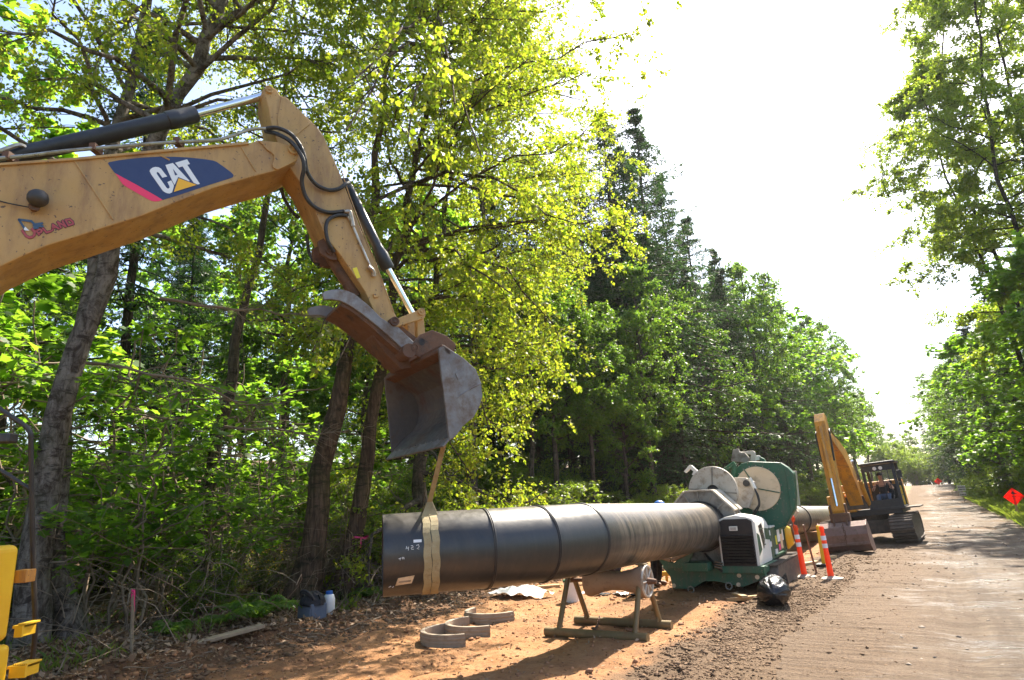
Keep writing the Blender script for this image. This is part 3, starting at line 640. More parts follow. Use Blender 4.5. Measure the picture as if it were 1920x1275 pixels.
for off in (0.30, -0.34):
    e = XMB(); e.prism([xp(x, y, 0.0) + off * XN for x, y in [(752, 672), (758, 652), (770, 638), (792, 630), (818, 640), (835, 655), (828, 684), (790, 690)]], -0.045 * XN); e.build('bucket_ear', M['rust'], bk, bevel=0.006)
plate('tag_plate', [(854, 700), (866, 693), (870, 705), (859, 712)], BW + 0.012, 0.012, 'worn_steel', 0.003, bk)
plate('wear_strip', [(823, 656), (832, 650), (846, 690), (858, 745), (866, 803), (850, 822), (843, 823), (838, 780), (832, 735), (827, 692)], BW + 0.014, 0.014, 'worn_steel', 0.003, bk)
w = XMB(); w.tube(spline([bq(902, 719) + XN * 0.004, bq(880, 730) + XN * 0.004, bq(856, 747) + XN * 0.004], 4), 0.008, 6); w.build('weld_seam', M['worn_steel'], bk, smooth=True)

# --- upper body beside the frame edge: tool box, steps, hand rail; deck and track under it
tb_far = at(40, 1030, 4.75); xF, yF = float(tb_far[0]), float(tb_far[1])
b = XMB(); b.box((xF - 0.30, yF - 0.62, 1.42), (0.6, 1.24, 0.66)); b.build('tool_box', M['bright_yellow'], exc, bevel=0.05, segs=4)
b = XMB(); b.box((xF - 0.28, yF - 0.62, 0.76), (0.6, 1.26, 0.62)); b.build('tool_box_base', M['bright_yellow'], exc, bevel=0.04, segs=4)
b = XMB(); b.box((xF - 2.2, yF - 1.0, 0.98), (3.3, 2.9, 0.3)); b.build('deck_frame', M['bright_yellow'], exc, bevel=0.02)
b = XMB(); b.box((xF - 2.9, yF - 1.5, 1.75), (1.9, 2.2, 1.2)); b.build('engine_hood', M['bright_yellow'], exc, bevel=0.06, segs=3)
b = XMB(); bf = xp(-700, 700, 0); b.prism([bf + ZV * .35 - XU * .3, bf + ZV * .3 + XU * .35, bf + XU * .7 - ZV * (bf[2] - 1.1), bf - XU * .8 - ZV * (bf[2] - 1.1)], -0.5 * XN); b.build('boom_foot', M['cat_yellow'], exc, bevel=0.02)
for k, yo in enumerate((-2.1, 0.35)):
    t = XMB(); cx, cy = xF - 2.6, yF - 1.0 + yo
    prof = [(cx + 1.75, .18), (cx + 1.95, .4), (cx + 1.75, .62), (cx - 1.9, .62), (cx - 2.1, .4), (cx - 1.9, .18), (cx - 1.6, .06), (cx + 1.45, .06)]
    t.prism([np.array([x, cy - .3, z - .05]) for x, z in prof], (0, .6, 0)); t.build('crawler_track', M['track'], exc, bevel=0.03)
b = XMB(); b.box((xF - 2.6, yF - 1.85, 0.48), (1.6, 2.2, 0.5)); b.build('undercarriage', M['dark_steel'], exc, bevel=0.03)
for z, dx in ((1.52, 0.03),):
    b = XMB(); b.box((xF + dx / 2 - 0.02, yF + 0.08, z), (dx + 0.06, 0.1, 0.09)); b.build('step_bracket', M['orange_yellow'], exc, bevel=0.006)
for z, dx in ((1.17, 0.06), (0.90, 0.12)):
    st_ = XMB(); st_.box((xF + dx / 2 - 0.02, yF + 0.12, z), (dx, 0.16, 0.02)); st_.box((xF + dx - 0.03, yF + 0.12, z - .03), (0.02, 0.16, 0.08)); st_.box((xF + dx / 2, yF + 0.045, z - .03), (dx, 0.02, 0.08))
    for k in range(7): st_.box((xF + 0.02 + k * dx / 7.5, yF + 0.12, z + 0.016), (0.008, 0.15, 0.014))
    st_.build('step', M['bright_yellow'], exc, bevel=0.003)
D = 4.95
hr = XMB()
hr.tube(spline([at(-60, 715, D), at(-5, 763, D), at(40, 793, D)], 3) + spline([at(50, 801, D), at(57, 812, D), at(58, 830, D), at(60, 950, D), at(63, 1080, D), at(66, 1160, D), at(64, 1210, D), at(57, 1262, D), at(50, 1300, D), at(40, 1345, D)], 4), 0.018, 10)
hr.tube([at(-60, 845, D), at(0, 881, D), at(57, 917, D)], 0.016, 10)
hr.build('hand_rail', M['dark_steel'], exc, smooth=True)
b = XMB(); b.box(at(10, 822, D - .1), (0.13, 0.10, 0.07)); b.tube([at(-40, 816, D - .1), at(10, 822, D - .1)], 0.03, 8); b.build('deck_lamp', M['dark_steel'], exc, bevel=0.012)

# ================================================================ the pipe with its mitred bend
PR = 0.457
def lerp(a, b, t): return np.asarray(a) * (1 - t) + np.asarray(b) * t
AXC = -4.1
A3, A_END = 8.02, 15.6
h3 = 1.36
def head(deg): r = rad(deg); return -math.sin(r) * CD - math.cos(r) * ED
c3 = W(AXC, A3, h3)
zs = (1.23 - 1.36) / (13.3 - 8.0)                       # the straight length drops gently towards the machine
pN = W(AXC, A_END, h3 + zs * (A_END - A3))
L3, L2, L1 = 0.80, 0.74, 1.20
c2 = c3 + head(15) * L3; c1 = c2 + head(30) * L2; c0_ = c1 + head(45) * L1
PROOT = W(AXC, 9.6, 0)
pipe = thing('pipe', PROOT, 'large black polyethylene pipe with a mitred bend, hung in a strap over a roller stand', 'pipe', rz=YAW)
Rz = np.array([[math.cos(-YAW), -math.sin(-YAW), 0], [math.sin(-YAW), math.cos(-YAW), 0], [0, 0, 1]])
def loc(root, p): return Rz @ (np.asarray(p, float) - np.asarray(root, float))   # world -> a frame turned with the corridor
def ring_pts(c, n, dirn, r, k=64):
    """points of a tube of axis dirn, cut by the plane through c of normal n"""
    x, y, d = frame(dirn); out = []
    for i in range(k):
        t = 2 * math.pi * i / k; q = r * (math.cos(t) * x + math.sin(t) * y)
        out.append(c + q - d * (np.dot(q, n) / np.dot(d, n)))
    return out
def pipe_seg(name, A, B, nA, nB, ro=PR, ri=PR - 0.055, k=64):
    d = B - A; v = []
    for c, n in ((A, nA), (B, nB)): v += ring_pts(c, n, d, ro, k)
    for c, n in ((A, nA), (B, nB)): v += ring_pts(c, n, d, ri, k)
    f = []
    for i in range(k):
        j = (i + 1) % k
        f += [(i, j, k + j, k + i), (2 * k + j, 2 * k + i, 3 * k + i, 3 * k + j), (i, 2 * k + i, 2 * k + j, j), (k + j, 3 * k + j, 3 * k + i, k + i)]
    m = MB(); m.add([loc(PROOT, p) for p in v], f); return m.build(name, M['poly'], pipe, smooth=True)
dirs = [(c1 - c0_), (c2 - c1), (c3 - c2), (pN - c3)]; dirs = [d / np.linalg.norm(d) for d in dirs]
n1, n2, n3 = dirs[0] + dirs[1], dirs[1] + dirs[2], dirs[2] + dirs[3]
pipe_seg('pipe_segment', c0_, c1, dirs[0], n1); pipe_seg('pipe_segment', c1, c2, n1, n2); pipe_seg('pipe_segment', c2, c3, n2, n3)
pipe_seg('straight_length', c3, pN, n3, dirs[3])
for c, n in ((c1, n1), (c2, n2), (c3, n3)):
    n = n / np.linalg.norm(n); m = MB()
    for s_ in (-0.010, 0.010):
        R_ = ring_pts(c + n * s_, n, n, PR + 0.004, 64); m.tube([loc(PROOT, p) for p in R_ + R_[:1]], 0.010, 6, cap=False)
    m.build('weld_bead', M['dark_steel'], pipe, smooth=True)
# stickers and chalk marks on the first length
d0 = dirs[0]; x0_, y0_, _ = frame(d0)
def on_pipe(t, ang, lift=0.0):
    """t metres from the free end, ang degrees above the side facing the road"""
    s_ = np.cross(d0, ZV); s_ /= np.linalg.norm(s_); u_ = np.cross(s_, d0)
    a = rad(ang); return c0_ + d0 * t + (PR + lift) * (math.cos(a) * s_ + math.sin(a) * u_)
def patch(name, t0, t1, a0, a1, mat, skew=0.0, lift=0.004):
    m = MB(); v = []; n = 5
    for i in range(n):
        a = a0 + (a1 - a0) * i / (n - 1); sk = skew * i / (n - 1)
        v += [loc(PROOT, on_pipe(t0 + sk, a, lift)), loc(PROOT, on_pipe(t1 + sk, a + skew * 90, lift))]
    m.add(v, [(2 * i, 2 * i + 1, 2 * i + 3, 2 * i + 2) for i in range(n - 1)])
    return m.build(name, M[mat], pipe)
patch('paper_label', 0.13, 0.31, -43, -30, 'cream', 0.03)
pl_ = patch('printed_lines', 0.165, 0.295, -38, -35, 'concrete', 0.008, 0.006)
patch('paper_label', 0.33, 0.42, 17, 21, 'white')
def chalk(lines):
    m = MB()
    for ln in lines: m.tube([loc(PROOT, on_pipe(t, a, 0.004)) for t, a in ln], 0.0035, 4)
    return m.build('chalk_mark', M['white'], pipe)
chalk([[(.245, 9), (.255, 13)], [(.27, 7), (.275, 12)], [(.25, 10.5), (.275, 10)], [(.33, 8), (.305, 8.5), (.30, 10), (.325, 11), (.32, 13), (.30, 13)], [(.36, 13), (.385, 14), (.39, 11), (.365, 8.5), (.39, 8)]])
chalk([[(.165, -3), (.195, -2)], [(.18, -2.5), (.18, -5)], [(.205, -1), (.21, -4)], [(.22, -1), (.225, -4)], [(.205, -2), (.225, -2.5)]])
chalk([[(.06, -45), (.085, -43)], [(.10, -46), (.115, -44)]])

# ---------------------------------------------------------------- lifting strap
ts = 0.53
sl_c = c0_ + d0 * ts; sl_root = sl_c.copy(); sl_root[2] = 0.9
sling = thing('lifting_strap', sl_root, 'olive tan webbing strap looped round the pipe and hooked to the bucket', 'strap')
def band(name, t_c, wd, lift, a_from, a_to):
    m = MB(sl_root); n = 40; v = []
    for i in range(n + 1):
        a = a_from + (a_to - a_from) * i / n; wob = 0.006 * math.sin(i * 1.7)
        for t_, l_ in ((t_c - wd / 2 + wob, lift), (t_c + wd / 2 + wob, lift), (t_c + wd / 2 + wob, lift + .006), (t_c - wd / 2 + wob, lift + .006)):
            v.append(on_pipe(t_, a, l_))
    f = []
    for i in range(n):
        for k in range(4): f.append((4 * i + k, 4 * i + (k + 1) % 4, 4 * i + 4 + (k + 1) % 4, 4 * i + 4 + k))
    m.add(v, f); return m.build(name, M['strap'], sling)
band('strap_loop', ts - 0.046, 0.086, 0.004, -260, 62); band('strap_loop', ts + 0.046, 0.086, 0.006, -260, 66)
hook = bq(846, 822) - 0.18 * XN
kn = lerp(on_pipe(ts, 88, .02), hook, .13)
def strip(name, p0, p1, w0, w1, wdir0, wdir1, mid=None):
    m = MB(sl_root); v = []; n = 10
    for i in range(n + 1):
        t = i / n; q_ = .30; tt_ = (t / q_) * .13 if t < q_ else .13 + (t - q_) / (1 - q_) * .87; knot = lerp(kn, p1, (tt_ - .13) / .87) if tt_ > .13 else lerp(p0, kn, tt_ / .13); p = knot; wd = lerp(wdir0, wdir1, t); wd = wd / np.linalg.norm(wd); ww = w0 + (w1 - w0) * min(1.0, t * 2.6) 
        nd = np.cross(wd, p1 - p0); nd = nd / np.linalg.norm(nd) * 0.003
        v += [p - wd * ww / 2 - nd, p + wd * ww / 2 - nd, p + wd * ww / 2 + nd, p - wd * ww / 2 + nd]
    f = []
    for i in range(n):
        for k in range(4): f.append((4 * i + k, 4 * i + (k + 1) % 4, 4 * i + 4 + (k + 1) % 4, 4 * i + 4 + k))
    m.add(v, f); return m.build(name, M['strap'], sling)
strip('strap_fall', on_pipe(ts - 0.05, 60, .006), hook, 0.088, 0.055, d0, d0 * .3 + XN)
strip('strap_fall', on_pipe(ts + 0.058, 64, .010), hook + d0 * 0.012, 0.088, 0.055, d0, d0 * .3 + XN)
strip('strap_fall', on_pipe(ts - 0.05, 118, .006), hook + d0 * 0.02, 0.088, 0.055, d0, d0 * .3 + XN)

# ---------------------------------------------------------------- roller stand
SR = W(-4.3, 9.1, 0.0); SR[2] = hz(SR)
stand = thing('roller_stand', SR, 'olive steel roller stand on two tube skids carrying the black pipe', 'pipe stand', rz=YAW)
zg = 0.065
for y in (-0.47, 0.47):
    m = MB(); m.tube([(-0.78, y, zg), (0.78, y, zg)], 0.062, 16); m.build('skid_tube', M['stand'], stand, smooth=True)
pz = h3 + zs * (9.1 - A3) - PR
apz = pz + 0.06; rollers_z = pz - 0.16
apex = {}
for x in (-0.56, 0.60):
    for y in (-0.47, 0.47):
        m = MB(); m.tube([(x, y, zg + 0.03), (x, y * 0.10, apz if x > 0 else apz - .1)], 0.038, 10); m.build('leg', M['stand'], stand, smooth=True)
        m = MB(); m.prism([(x - .012, y, zg + .05), (x - .012, y - math.copysign(.12, y), zg + .05), (x - .012, y - math.copysign(.045, y), zg + .2)], (.024, 0, 0)); m.build('gusset', M['stand'], stand)
    m = MB(); m.box((x, 0, apz + .01 - (0 if x > 0 else .1)), (0.13, 0.17, 0.02)); m.build('cap_plate', M['stand'], stand, bevel=.004)
m = MB(); m.tube([(-0.56, 0, rollers_z), (0.62, 0, rollers_z)], 0.028, 12); m.build('axle', M['rust'], stand, smooth=True)
m = MB(); cx = 0.2 - 0.0
prof = [(-0.46, 0.225), (-0.42, 0.23), (-0.25, 0.165), (-0.08, 0.13), (0.08, 0.13), (0.25, 0.165), (0.42, 0.23), (0.455, 0.225)]
m.lathe((AXC + 4.3, 0, rollers_z), (1, 0, 0), prof, 32); ro = m.build('roller', M['roller'], stand, smooth=True)
ex = AXC + 4.3 + 0.457
m = MB(); n = 32
ring = [np.array([ex, .205 * math.cos(t), rollers_z + .205 * math.sin(t)]) for t in np.linspace(0, 2 * math.pi, n + 1)]
m.tube(ring, 0.02, 6, cap=False); m.build('wheel_rim', M['pale_alu'], ro, smooth=True)
for k in range(8):
    t = k * math.pi / 4; m = MB(); m.tube([(ex, 0, rollers_z), (ex + .004, .2 * math.cos(t), rollers_z + .2 * math.sin(t))], 0.014, 6); m.build('spoke', M['pale_alu'], ro, smooth=True)
m = MB(); m.lathe((ex - .01, 0, rollers_z), (1, 0, 0), [(0, .05), (.05, .045), (.15, .03)], 14); m.build('hub', M['rust'], ro, smooth=True)
def chain(p, q, sag, n, parent, off=(0, 0, 0), name='chain'):
    m = MB(); p = np.asarray(p, float); q = np.asarray(q, float)
    for i in range(n):
        t = (i + .5) / n; c = lerp(p, q, t) - np.array([0, 0, sag * 4 * t * (1 - t)]); d = (q - p) / np.linalg.norm(q - p)
        x, y, _ = frame(d); wv = x if i % 2 else y; L = np.linalg.norm(q - p) / n * .75
        lp_ = [c + d * L * math.cos(a) + wv * L * .55 * math.sin(a) for a in np.linspace(0, 2 * math.pi, 9)]
        m.tube(lp_, .007, 5, cap=False)
    return m.build(name, M['rust'], parent, smooth=True)
chain((-0.35, 0.45, .14), (-0.05, -0.42, .14), .07, 22, stand); chain((0.3, .45, .14), (0.45, -0.42, .16), .08, 22, stand)

# ================================================================ pipe fusion machine
FC, FA = -3.95, 14.6
FR = W(FC, FA, 0); FR[2] = 0.0
fus = thing('pipe_fusion_machine', FR, 'green tracked pipe welding machine with cream discs and black engine grille gripping the pipe', 'machine', rz=YAW)
def fz(px, py, a):
    """where a line of sight meets the cross-corridor plane at a; in the machine's frame"""
    return loc(FR, onp(px, py, ED * a, ED))
def fx(px, py, c): return loc(FR, onp(px, py, CD * c, CD))
def fplate(name, pts, a, th, mat, parent=None, bevel=0.006):
    m = MB(); m.prism([fz(x, y, a) for x, y in pts], (0, th, 0)); return m.build(name, M[mat], parent or fus, bevel=bevel)
pcx, pcz = AXC - FC, h3 + zs * (13.4 - A3)
# chassis and tracks
m = MB(); m.box((0, 0.15, 0.40), (1.5, 2.9, 0.26)); m.build('chassis', M['green'], fus, bevel=.01)
for x in (-0.72, 0.98):
    t = MB(); prof = [(-1.35, .16), (-1.45, .3), (-1.32, .46), (1.35, .46), (1.5, .3), (1.38, .16), (1.15, .02), (-1.1, .02)]
    t.prism([(x - .2, y + .35, z) for y, z in prof], (.4, 0, 0)); tr = t.build('crawler_track', M['track'], fus, bevel=.02)
    base_ = None
    for k in range(20):
        for z_ in (.012, .468):
            if base_ is None: base_ = MB().box((0, 0, 0), (.42, .05, .035)).build('track_shoe', M['track'], tr); o_ = base_
            else: o_ = base_.copy(); COL.objects.link(o_)
            o_.location = (x, -1.0 + k * .14, z_)
fr = fplate('front_frame', [(1240, 1062), (1300, 1062), (1330, 1060), (1420, 1064), (1432, 1072), (1440, 1085), (1424, 1089), (1392, 1101), (1344, 1090), (1322, 1090), (1296, 1104), (1262, 1104), (1256, 1080)], 13.25, 0.12, 'green')
fplate('frame_plate', [(1262, 1056), (1426, 1058), (1436, 1076), (1420, 1082), (1270, 1082)], 13.38, 0.25, 'green')
for q in ((1295, 1101), (1366, 1094)):
    p = fz(*q, 13.24); m = MB(); ringp = [p + np.array([.06 * math.cos(t), 0, -.045 + .06 * math.sin(t)]) for t in np.linspace(0, 2 * math.pi, 13)]
    m.tube(ringp, .014, 6, cap=False); m.build('tow_ring', M['grey_alu'], fr, smooth=True)
for q in ((1386, 1079), (1385, 1096), (1264, 1098), (1420, 1082)):
    m = MB(); m.lathe(fz(*q, 13.25), (0, -1, 0), [(0, .04), (.02, .04), (.02, .02)], 12); m.build('bolt', M['cream'], fr, smooth=True)
# V roller support in front
vs = fplate('roller_bracket', [(1230, 1041), (1240, 1045), (1262, 1056), (1290, 1036), (1297, 1032), (1298, 1040), (1284, 1066), (1246, 1066)], 12.95, 0.10, 'green')
for A_, B_ in (((1233, 1042), (1258, 1050)), ((1260, 1050), (1294, 1033))):
    m = MB(); m.tube([fz(*A_, 12.93), fz(*B_, 12.93)], .045, 12); m.build('roller', M['roller'], vs, smooth=True)
m = MB(); m.box((pcx - .05, -1.5, .50), (.5, .5, .16)); m.build('bracket_arm', M['green'], vs, bevel=.01)
# pipe jaws: octagonal rings in two halves
def octa_half(a, th, upper, mat='grey_alu', R=.70):
    m = MB(); y0 = a - FA; n = 12; A0, A1 = (2, 178) if upper else (182, 358)
    outer = []; inner = []
    for i in range(n + 1):
        t = rad(A0 + (A1 - A0) * i / n); q = (t + math.pi / 8) % (math.pi / 4) - math.pi / 8; ro_ = R / math.cos(q)
        outer.append((pcx + ro_ * math.cos(t), y0, pcz + ro_ * math.sin(t))); inner.append((pcx + .47 * math.cos(t), y0, pcz + .47 * math.sin(t)))
    for i in range(n):
        m.prism([outer[i], outer[i + 1], inner[i + 1], inner[i]], (0, th, 0))
    return m.build('jaw_upper' if upper else 'jaw_lower', M[mat], fus)
def jaw_rim(a, upper, R=.70):
    m = MB(); y0 = a - FA; A0, A1 = (2, 178) if upper else (182, 358)
    for i in range(5):
        t0 = rad(A0 + (A1 - A0) * i / 5); 
    K = [22.5 + 45 * k for k in range(8)]; K = [k for k in K if (k < 180) == upper]
    V = []
    for k in K:
        t = rad(k); r_ = R / math.cos(math.pi / 8); V.append(np.array([pcx + r_ * math.cos(t), y0, pcz + r_ * math.sin(t)]))
    for i in range(len(V) - 1):
        d = V[i + 1] - V[i]; L = np.linalg.norm(d); c = (V[i] + V[i + 1]) / 2; d = d / L; nrm = np.array([-d[2], 0, d[0]])
        Rm = np.stack([d, np.array([0, 1, 0]), np.cross(d, [0, 1, 0])], 1)
        m.box(c + np.array([0, .11, 0]), (L * .98, .26, .035), Rm)
    return m.build('jaw_flange', M['pale_alu'] if upper else M['grey_alu'], fus, bevel=.006)
for a in (13.45, 13.85):
    for up in (True, False):
        octa_half(a, .10, up); jaw_rim(a, up)
        m = MB()
        for k in range(7):
            t = rad((18 if up else 198) + 24 * k); m.box((pcx + .58 * math.cos(t), a - FA - .02, pcz + .58 * math.sin(t)), (.025, .05, .20), np.array([[math.sin(t), 0, math.cos(t)], [0, 1, 0], [-math.cos(t), 0, math.sin(t)]]))
        m.build('jaw_ribs', M['grey_alu'], fus)
m = MB()
n = 40
for (r0, r1, y0, y1) in ((.462, .50, 13.40 - FA, 13.46 - FA),):
    for i in range(n):
        t, u = 2 * math.pi * i / n, 2 * math.pi * (i + 1) / n
        m.prism([(pcx + r0 * math.cos(t), y0, pcz + r0 * math.sin(t)), (pcx + r1 * math.cos(t), y0, pcz + r1 * math.sin(t)), (pcx + r1 * math.cos(u), y0, pcz + r1 * math.sin(u)), (pcx + r0 * math.cos(u), y0, pcz + r0 * math.sin(u))], (0, .06, 0))
m.build('jaw_insert', M['black_grille'], fus)
# clamp hardware on the right shoulder of the jaw
ck = MB()
for q in ((1338, 921), (1344, 927), (1352, 930), (1325, 930), (1341, 944), (1346, 938)):
    p = fz(*q, 13.7); ck.lathe(p + np.array([0, -.1, 0]), (0.6, -.3, -.5), [(0, .04), (.10, .04), (.10, .025), (.2, .025)], 10)
ck.build('clamp_fitting', M['pale_alu'], fus, smooth=True)
m = MB(); m.tube(spline([fz(1345, 942, 13.6), fz(1355, 952, 13.55), fz(1362, 965, 13.5), fz(1366, 978, 13.6)], 5), .02, 8); m.build('hydraulic_hose', M['rubber'], fus, smooth=True)
m = MB(); m.box(fz(1342, 961, 13.5), (.12, .12, .12)); m.build('valve_block', M['rust'], fus, bevel=.01)
# facer disc
def disc(name, px, py, rpx, a, th, mat, hole=0.0, nseg=48, parent=None):
    c = fz(px, py, a); r = abs(fz(px + rpx, py, a)[0] - c[0]); m = MB(); hr_ = max(hole * r, .004)
    v = []; f = []
    for y in (0, th):
        for rr in (r, hr_):
            for k in range(nseg):
                t = 2 * math.pi * k / nseg; v.append((c[0] + rr * math.cos(t), c[1] + y, c[2] + rr * math.sin(t)))
    for k in range(nseg):
        j = (k + 1) % nseg; o = nseg
        f += [(k, j, o + j, o + k), (2 * o + j, 2 * o + k, 3 * o + k, 3 * o + j), (j, k, 2 * o + k, 2 * o + j), (o + k, o + j, 3 * o + j, 3 * o + k)]
    m.add(v, f); return m.build(name, M[mat], parent or fus, bevel=.01), c, r
fd, fc_, fr_ = disc('facer_disc', 1336, 921, 47, 14.15, .10, 'pale_alu', .25)
for k, t in enumerate((84, 172, 264, 352)):
    t = rad(t); m = MB(); m.box((fc_[0] + .62 * fr_ * math.cos(t), fc_[1] - .004, fc_[2] + .62 * fr_ * math.sin(t)), (fr_ * .7, .02, .035), np.array([[math.cos(t), 0, -math.sin(t)], [0, 1, 0], [math.sin(t), 0, math.cos(t)]]))
    m.build('blade_bar', M['grey_alu'], fd, bevel=.003)
m = MB(); m.lathe((fc_[0], fc_[1] + .06, fc_[2]), (0, 1, 0), [(0, fr_ * .26), (.3, fr_ * .26)], 24); m.build('hub', M['dark_steel'], fd, smooth=True)
m = MB()
hooky = [(1294, 874), (1305, 884), (1299, 891)]
m.prism([fz(x, y, 14.2) for x, y in [(1292, 872), (1296, 872), (1308, 883), (1303, 893), (1297, 890), (1300, 884), (1294, 879), (1286, 887), (1282, 884)]], (0, .07, 0)); m.build('lift_hook', M['cream_white'], fus, bevel=.005)
# heater housing, green with a big cream disc
hs = fplate('heater_housing', [(1362, 903), (1374, 884), (1390, 869), (1404, 865), (1430, 866), (1462, 867), (1476, 876), (1487, 887), (1491, 930), (1490, 955), (1472, 987), (1436, 1001), (1410, 1000), (1372, 968)], 14.95, .28, 'green', bevel=.02)
hd, hc, hrr = disc('heater_disc', 1420, 916, 43, 14.90, .05, 'cream', .0)
for k, t in enumerate((118, 346)):
    t = rad(t); m = MB(); m.box((hc[0] + .52 * hrr * math.cos(t), hc[1] - .006, hc[2] + .52 * hrr * math.sin(t)), (hrr * .94, .02, .022), np.array([[math.cos(t), 0, -math.sin(t)], [0, 1, 0], [math.sin(t), 0, math.cos(t)]]))
    m.build('disc_bar', M['green'], hd, bevel=.002)
fplate('facer_cover', [(1372, 895), (1398, 896), (1414, 903), (1416, 914), (1409, 938), (1404, 952), (1384, 952), (1378, 930), (1384, 912)], 14.55, .12, 'pale_alu')
m = MB(); m.lathe(fz(1400, 906, 14.54), (0, -1, 0), [(-.02, .07), (.05, .07), (.05, .05)], 16); m.build('dark_socket', M['dark_steel'], fus, smooth=True)
m = MB(); m.tube([fz(1405, 896, 14.5), fz(1412, 910, 14.5), fz(1416, 917, 14.5)], .04, 8); m.build('coupling', M['cream_white'], fus, smooth=True)
for dx in (0, 4):
    m = MB(); m.tube(spline([fz(1415, 916, 14.45), fz(1420 + dx / 2, 930, 14.4), fz(1423 + dx / 3, 945, 14.4), fz(1417 + dx, 955, 14.4), fz(1410 + dx, 966, 14.5)], 6), .016, 8); m.build('hydraulic_hose', M['rubber'], fus, smooth=True)
for q0, q1 in (((1356, 884), (1378, 868)), ((1378, 872), (1374, 895))):
    m = MB(); m.tube([fz(*q0, 14.8), fz(*q1, 14.8)], .05, 8); m.build('lift_arm', M['green'], fus, smooth=True)
fplate('jaw_top', [(1370, 865), (1374, 843), (1384, 841), (1386, 847), (1396, 849), (1404, 858), (1402, 867)], 15.3, .12, 'grey_alu')
fplate('jaw_top', [(1385, 847), (1412, 845), (1415, 848), (1417, 866), (1406, 865), (1408, 852), (1386, 850)], 15.5, .10, 'pale_alu')
fplate('top_block', [(1417, 854), (1424, 854), (1424, 863), (1417, 863)], 15.2, .1, 'cream_white')
fplate('top_strut', [(1424, 856), (1432, 860), (1437, 868), (1424, 868)], 15.1, .1, 'green')
fplate('rear_panel', [(1484, 883), (1493, 883), (1500, 948), (1492, 948), (1491, 918)], 15.5, .06, 'pale_alu')
fplate('rear_jaw_block', [(1480, 958), (1490, 950), (1496, 960), (1488, 972), (1478, 964)], 15.7, .25, 'pale_alu')
m = MB(); m.box((0.1, .6, .9), (.5, 1.0, .75)); m.build('heater_carriage', M['green'], fus, bevel=.02)
m = MB(); m.box((pcx, 1.3, .62), (1.3, .9, .34)); m.build('rear_frame', M['green'], fus, bevel=.02)
m = MB(); m.tube([(pcx - .75, -1.2, pcz - .1), (pcx - .75, 1.6, pcz - .1)], .06, 12); m.tube([(pcx + .76, -1.2, pcz - .12), (pcx + .76, 1.6, pcz - .12)], .06, 12); m.build('guide_rod', M['chrome'], fus, smooth=True)
for k in range(22):
    t = rad(k * 360 / 22 + 5); m = MB(); m.lathe((hc[0] + 1.05 * hrr * math.cos(t), hc[1] + .045, hc[2] + 1.05 * hrr * math.sin(t)), (0, -1, 0), [(0, .014), (.02, .014), (.02, .006)], 7); m.build('bolt', M['grey_alu'], hs)
for k in range(14):
    t = rad(k * 360 / 14); m = MB(); m.lathe((fc_[0] + .93 * fr_ * math.cos(t), fc_[1] + .005, fc_[2] + .93 * fr_ * math.sin(t)), (0, -1, 0), [(0, .013), (.018, .013)], 7); m.build('bolt', M['grey_alu'], fd)
m = MB(); m.tube([(hc[0] + 1.30 * hrr, hc[1] + .045, hc[2] - .55), (hc[0] + 1.30 * hrr, hc[1] + .045, hc[2] + .42)], .012, 6); m.tube([(hc[0] + .9 * hrr, hc[1] + .045, hc[2] - .85), (hc[0] + 1.30 * hrr, hc[1] + .045, hc[2] - .55)], .012, 6); m.build('housing_seam', M['green'], hs)
for z_, y_ in ((1.02, .3), (.80, .3), (.62, .8)):
    m = MB(); m.box((pcx + 1.1, y_ - .6, z_), (.02, .2, .10)); m.build('control_label', M['white'], fus, bevel=.002)
for k in range(5):
    m = MB(); m.tube(spline([(pcx + .72, -1.15 + .05 * k, .95 - .06 * k), (pcx + .80, -.8, 1.1 - .05 * k), (pcx + .72 + .03 * k, -.3, .95), (pcx + .75, .2, 1.25 - .08 * k)], 6), .016, 7); m.build('hydraulic_hose', M['rubber'], fus, smooth=True)
# engine hood: rounded cowl with a slatted grille
g0 = [fz(x, y, 13.15) for x, y in ((1335, 976), (1399, 970), (1427, 1058), (1354, 1062))]
hx0, hx1 = g0[3][0] - .0, g0[2][0] - .01
hz0, hz1 = 0.50, float((g0[0][2] + g0[1][2]) / 2) + .03
hy = 13.15 - FA
hwd = hx1 - hx0
def hood_loop(y, inset=0.0, drop=0.0):
    P = [(hx0 + inset, y, hz0), (hx0 + inset, y, hz1 - .12 - drop), (hx0 + .05 + inset, y, hz1 - .04 - drop), (hx0 + .15, y, hz1 - drop), ((hx0 + hx1) / 2, y, hz1 + .035 - drop),
         (hx1 - .15, y, hz1 - drop), (hx1 - .05 - inset, y, hz1 - .04 - drop), (hx1 - inset, y, hz1 - .12 - drop), (hx1 - inset, y, hz0)]
    return P
m = MB(); Ls = [hood_loop(hy), hood_loop(hy + .5, 0, -.02), hood_loop(hy + 1.0, 0, .03), hood_loop(hy + 1.25, .03, .12)]
v = [p for L_ in Ls for p in L_]; n = 9
f = [(i * n + k, i * n + k + 1, (i + 1) * n + k + 1, (i + 1) * n + k) for i in range(3) for k in range(n - 1)]
f += [tuple(range(3 * n, 4 * n)), tuple(range(n - 1, -1, -1))]; f += [(i * n, (i + 1) * n, (i + 1) * n + n - 1, i * n + n - 1) for i in range(3)]
m.add(v, f); hood = m.build('engine_hood', M['cream_white'], fus, smooth=True, bevel=.012)
m = MB(); ins = .035
m.prism([(hx0 + ins, hy - .012, hz0 - .01), (hx0 + ins, hy - .012, hz1 - .08), (hx0 + .14, hy - .012, hz1 - .035), (hx1 - .14, hy - .012, hz1 - .035), (hx1 - ins - .02, hy - .012, hz1 - .08), (hx1 - ins - .02, hy - .012, hz0 - .01)], (0, .02, 0))
gr = m.build('grille', M['black_grille'], hood, bevel=.004)
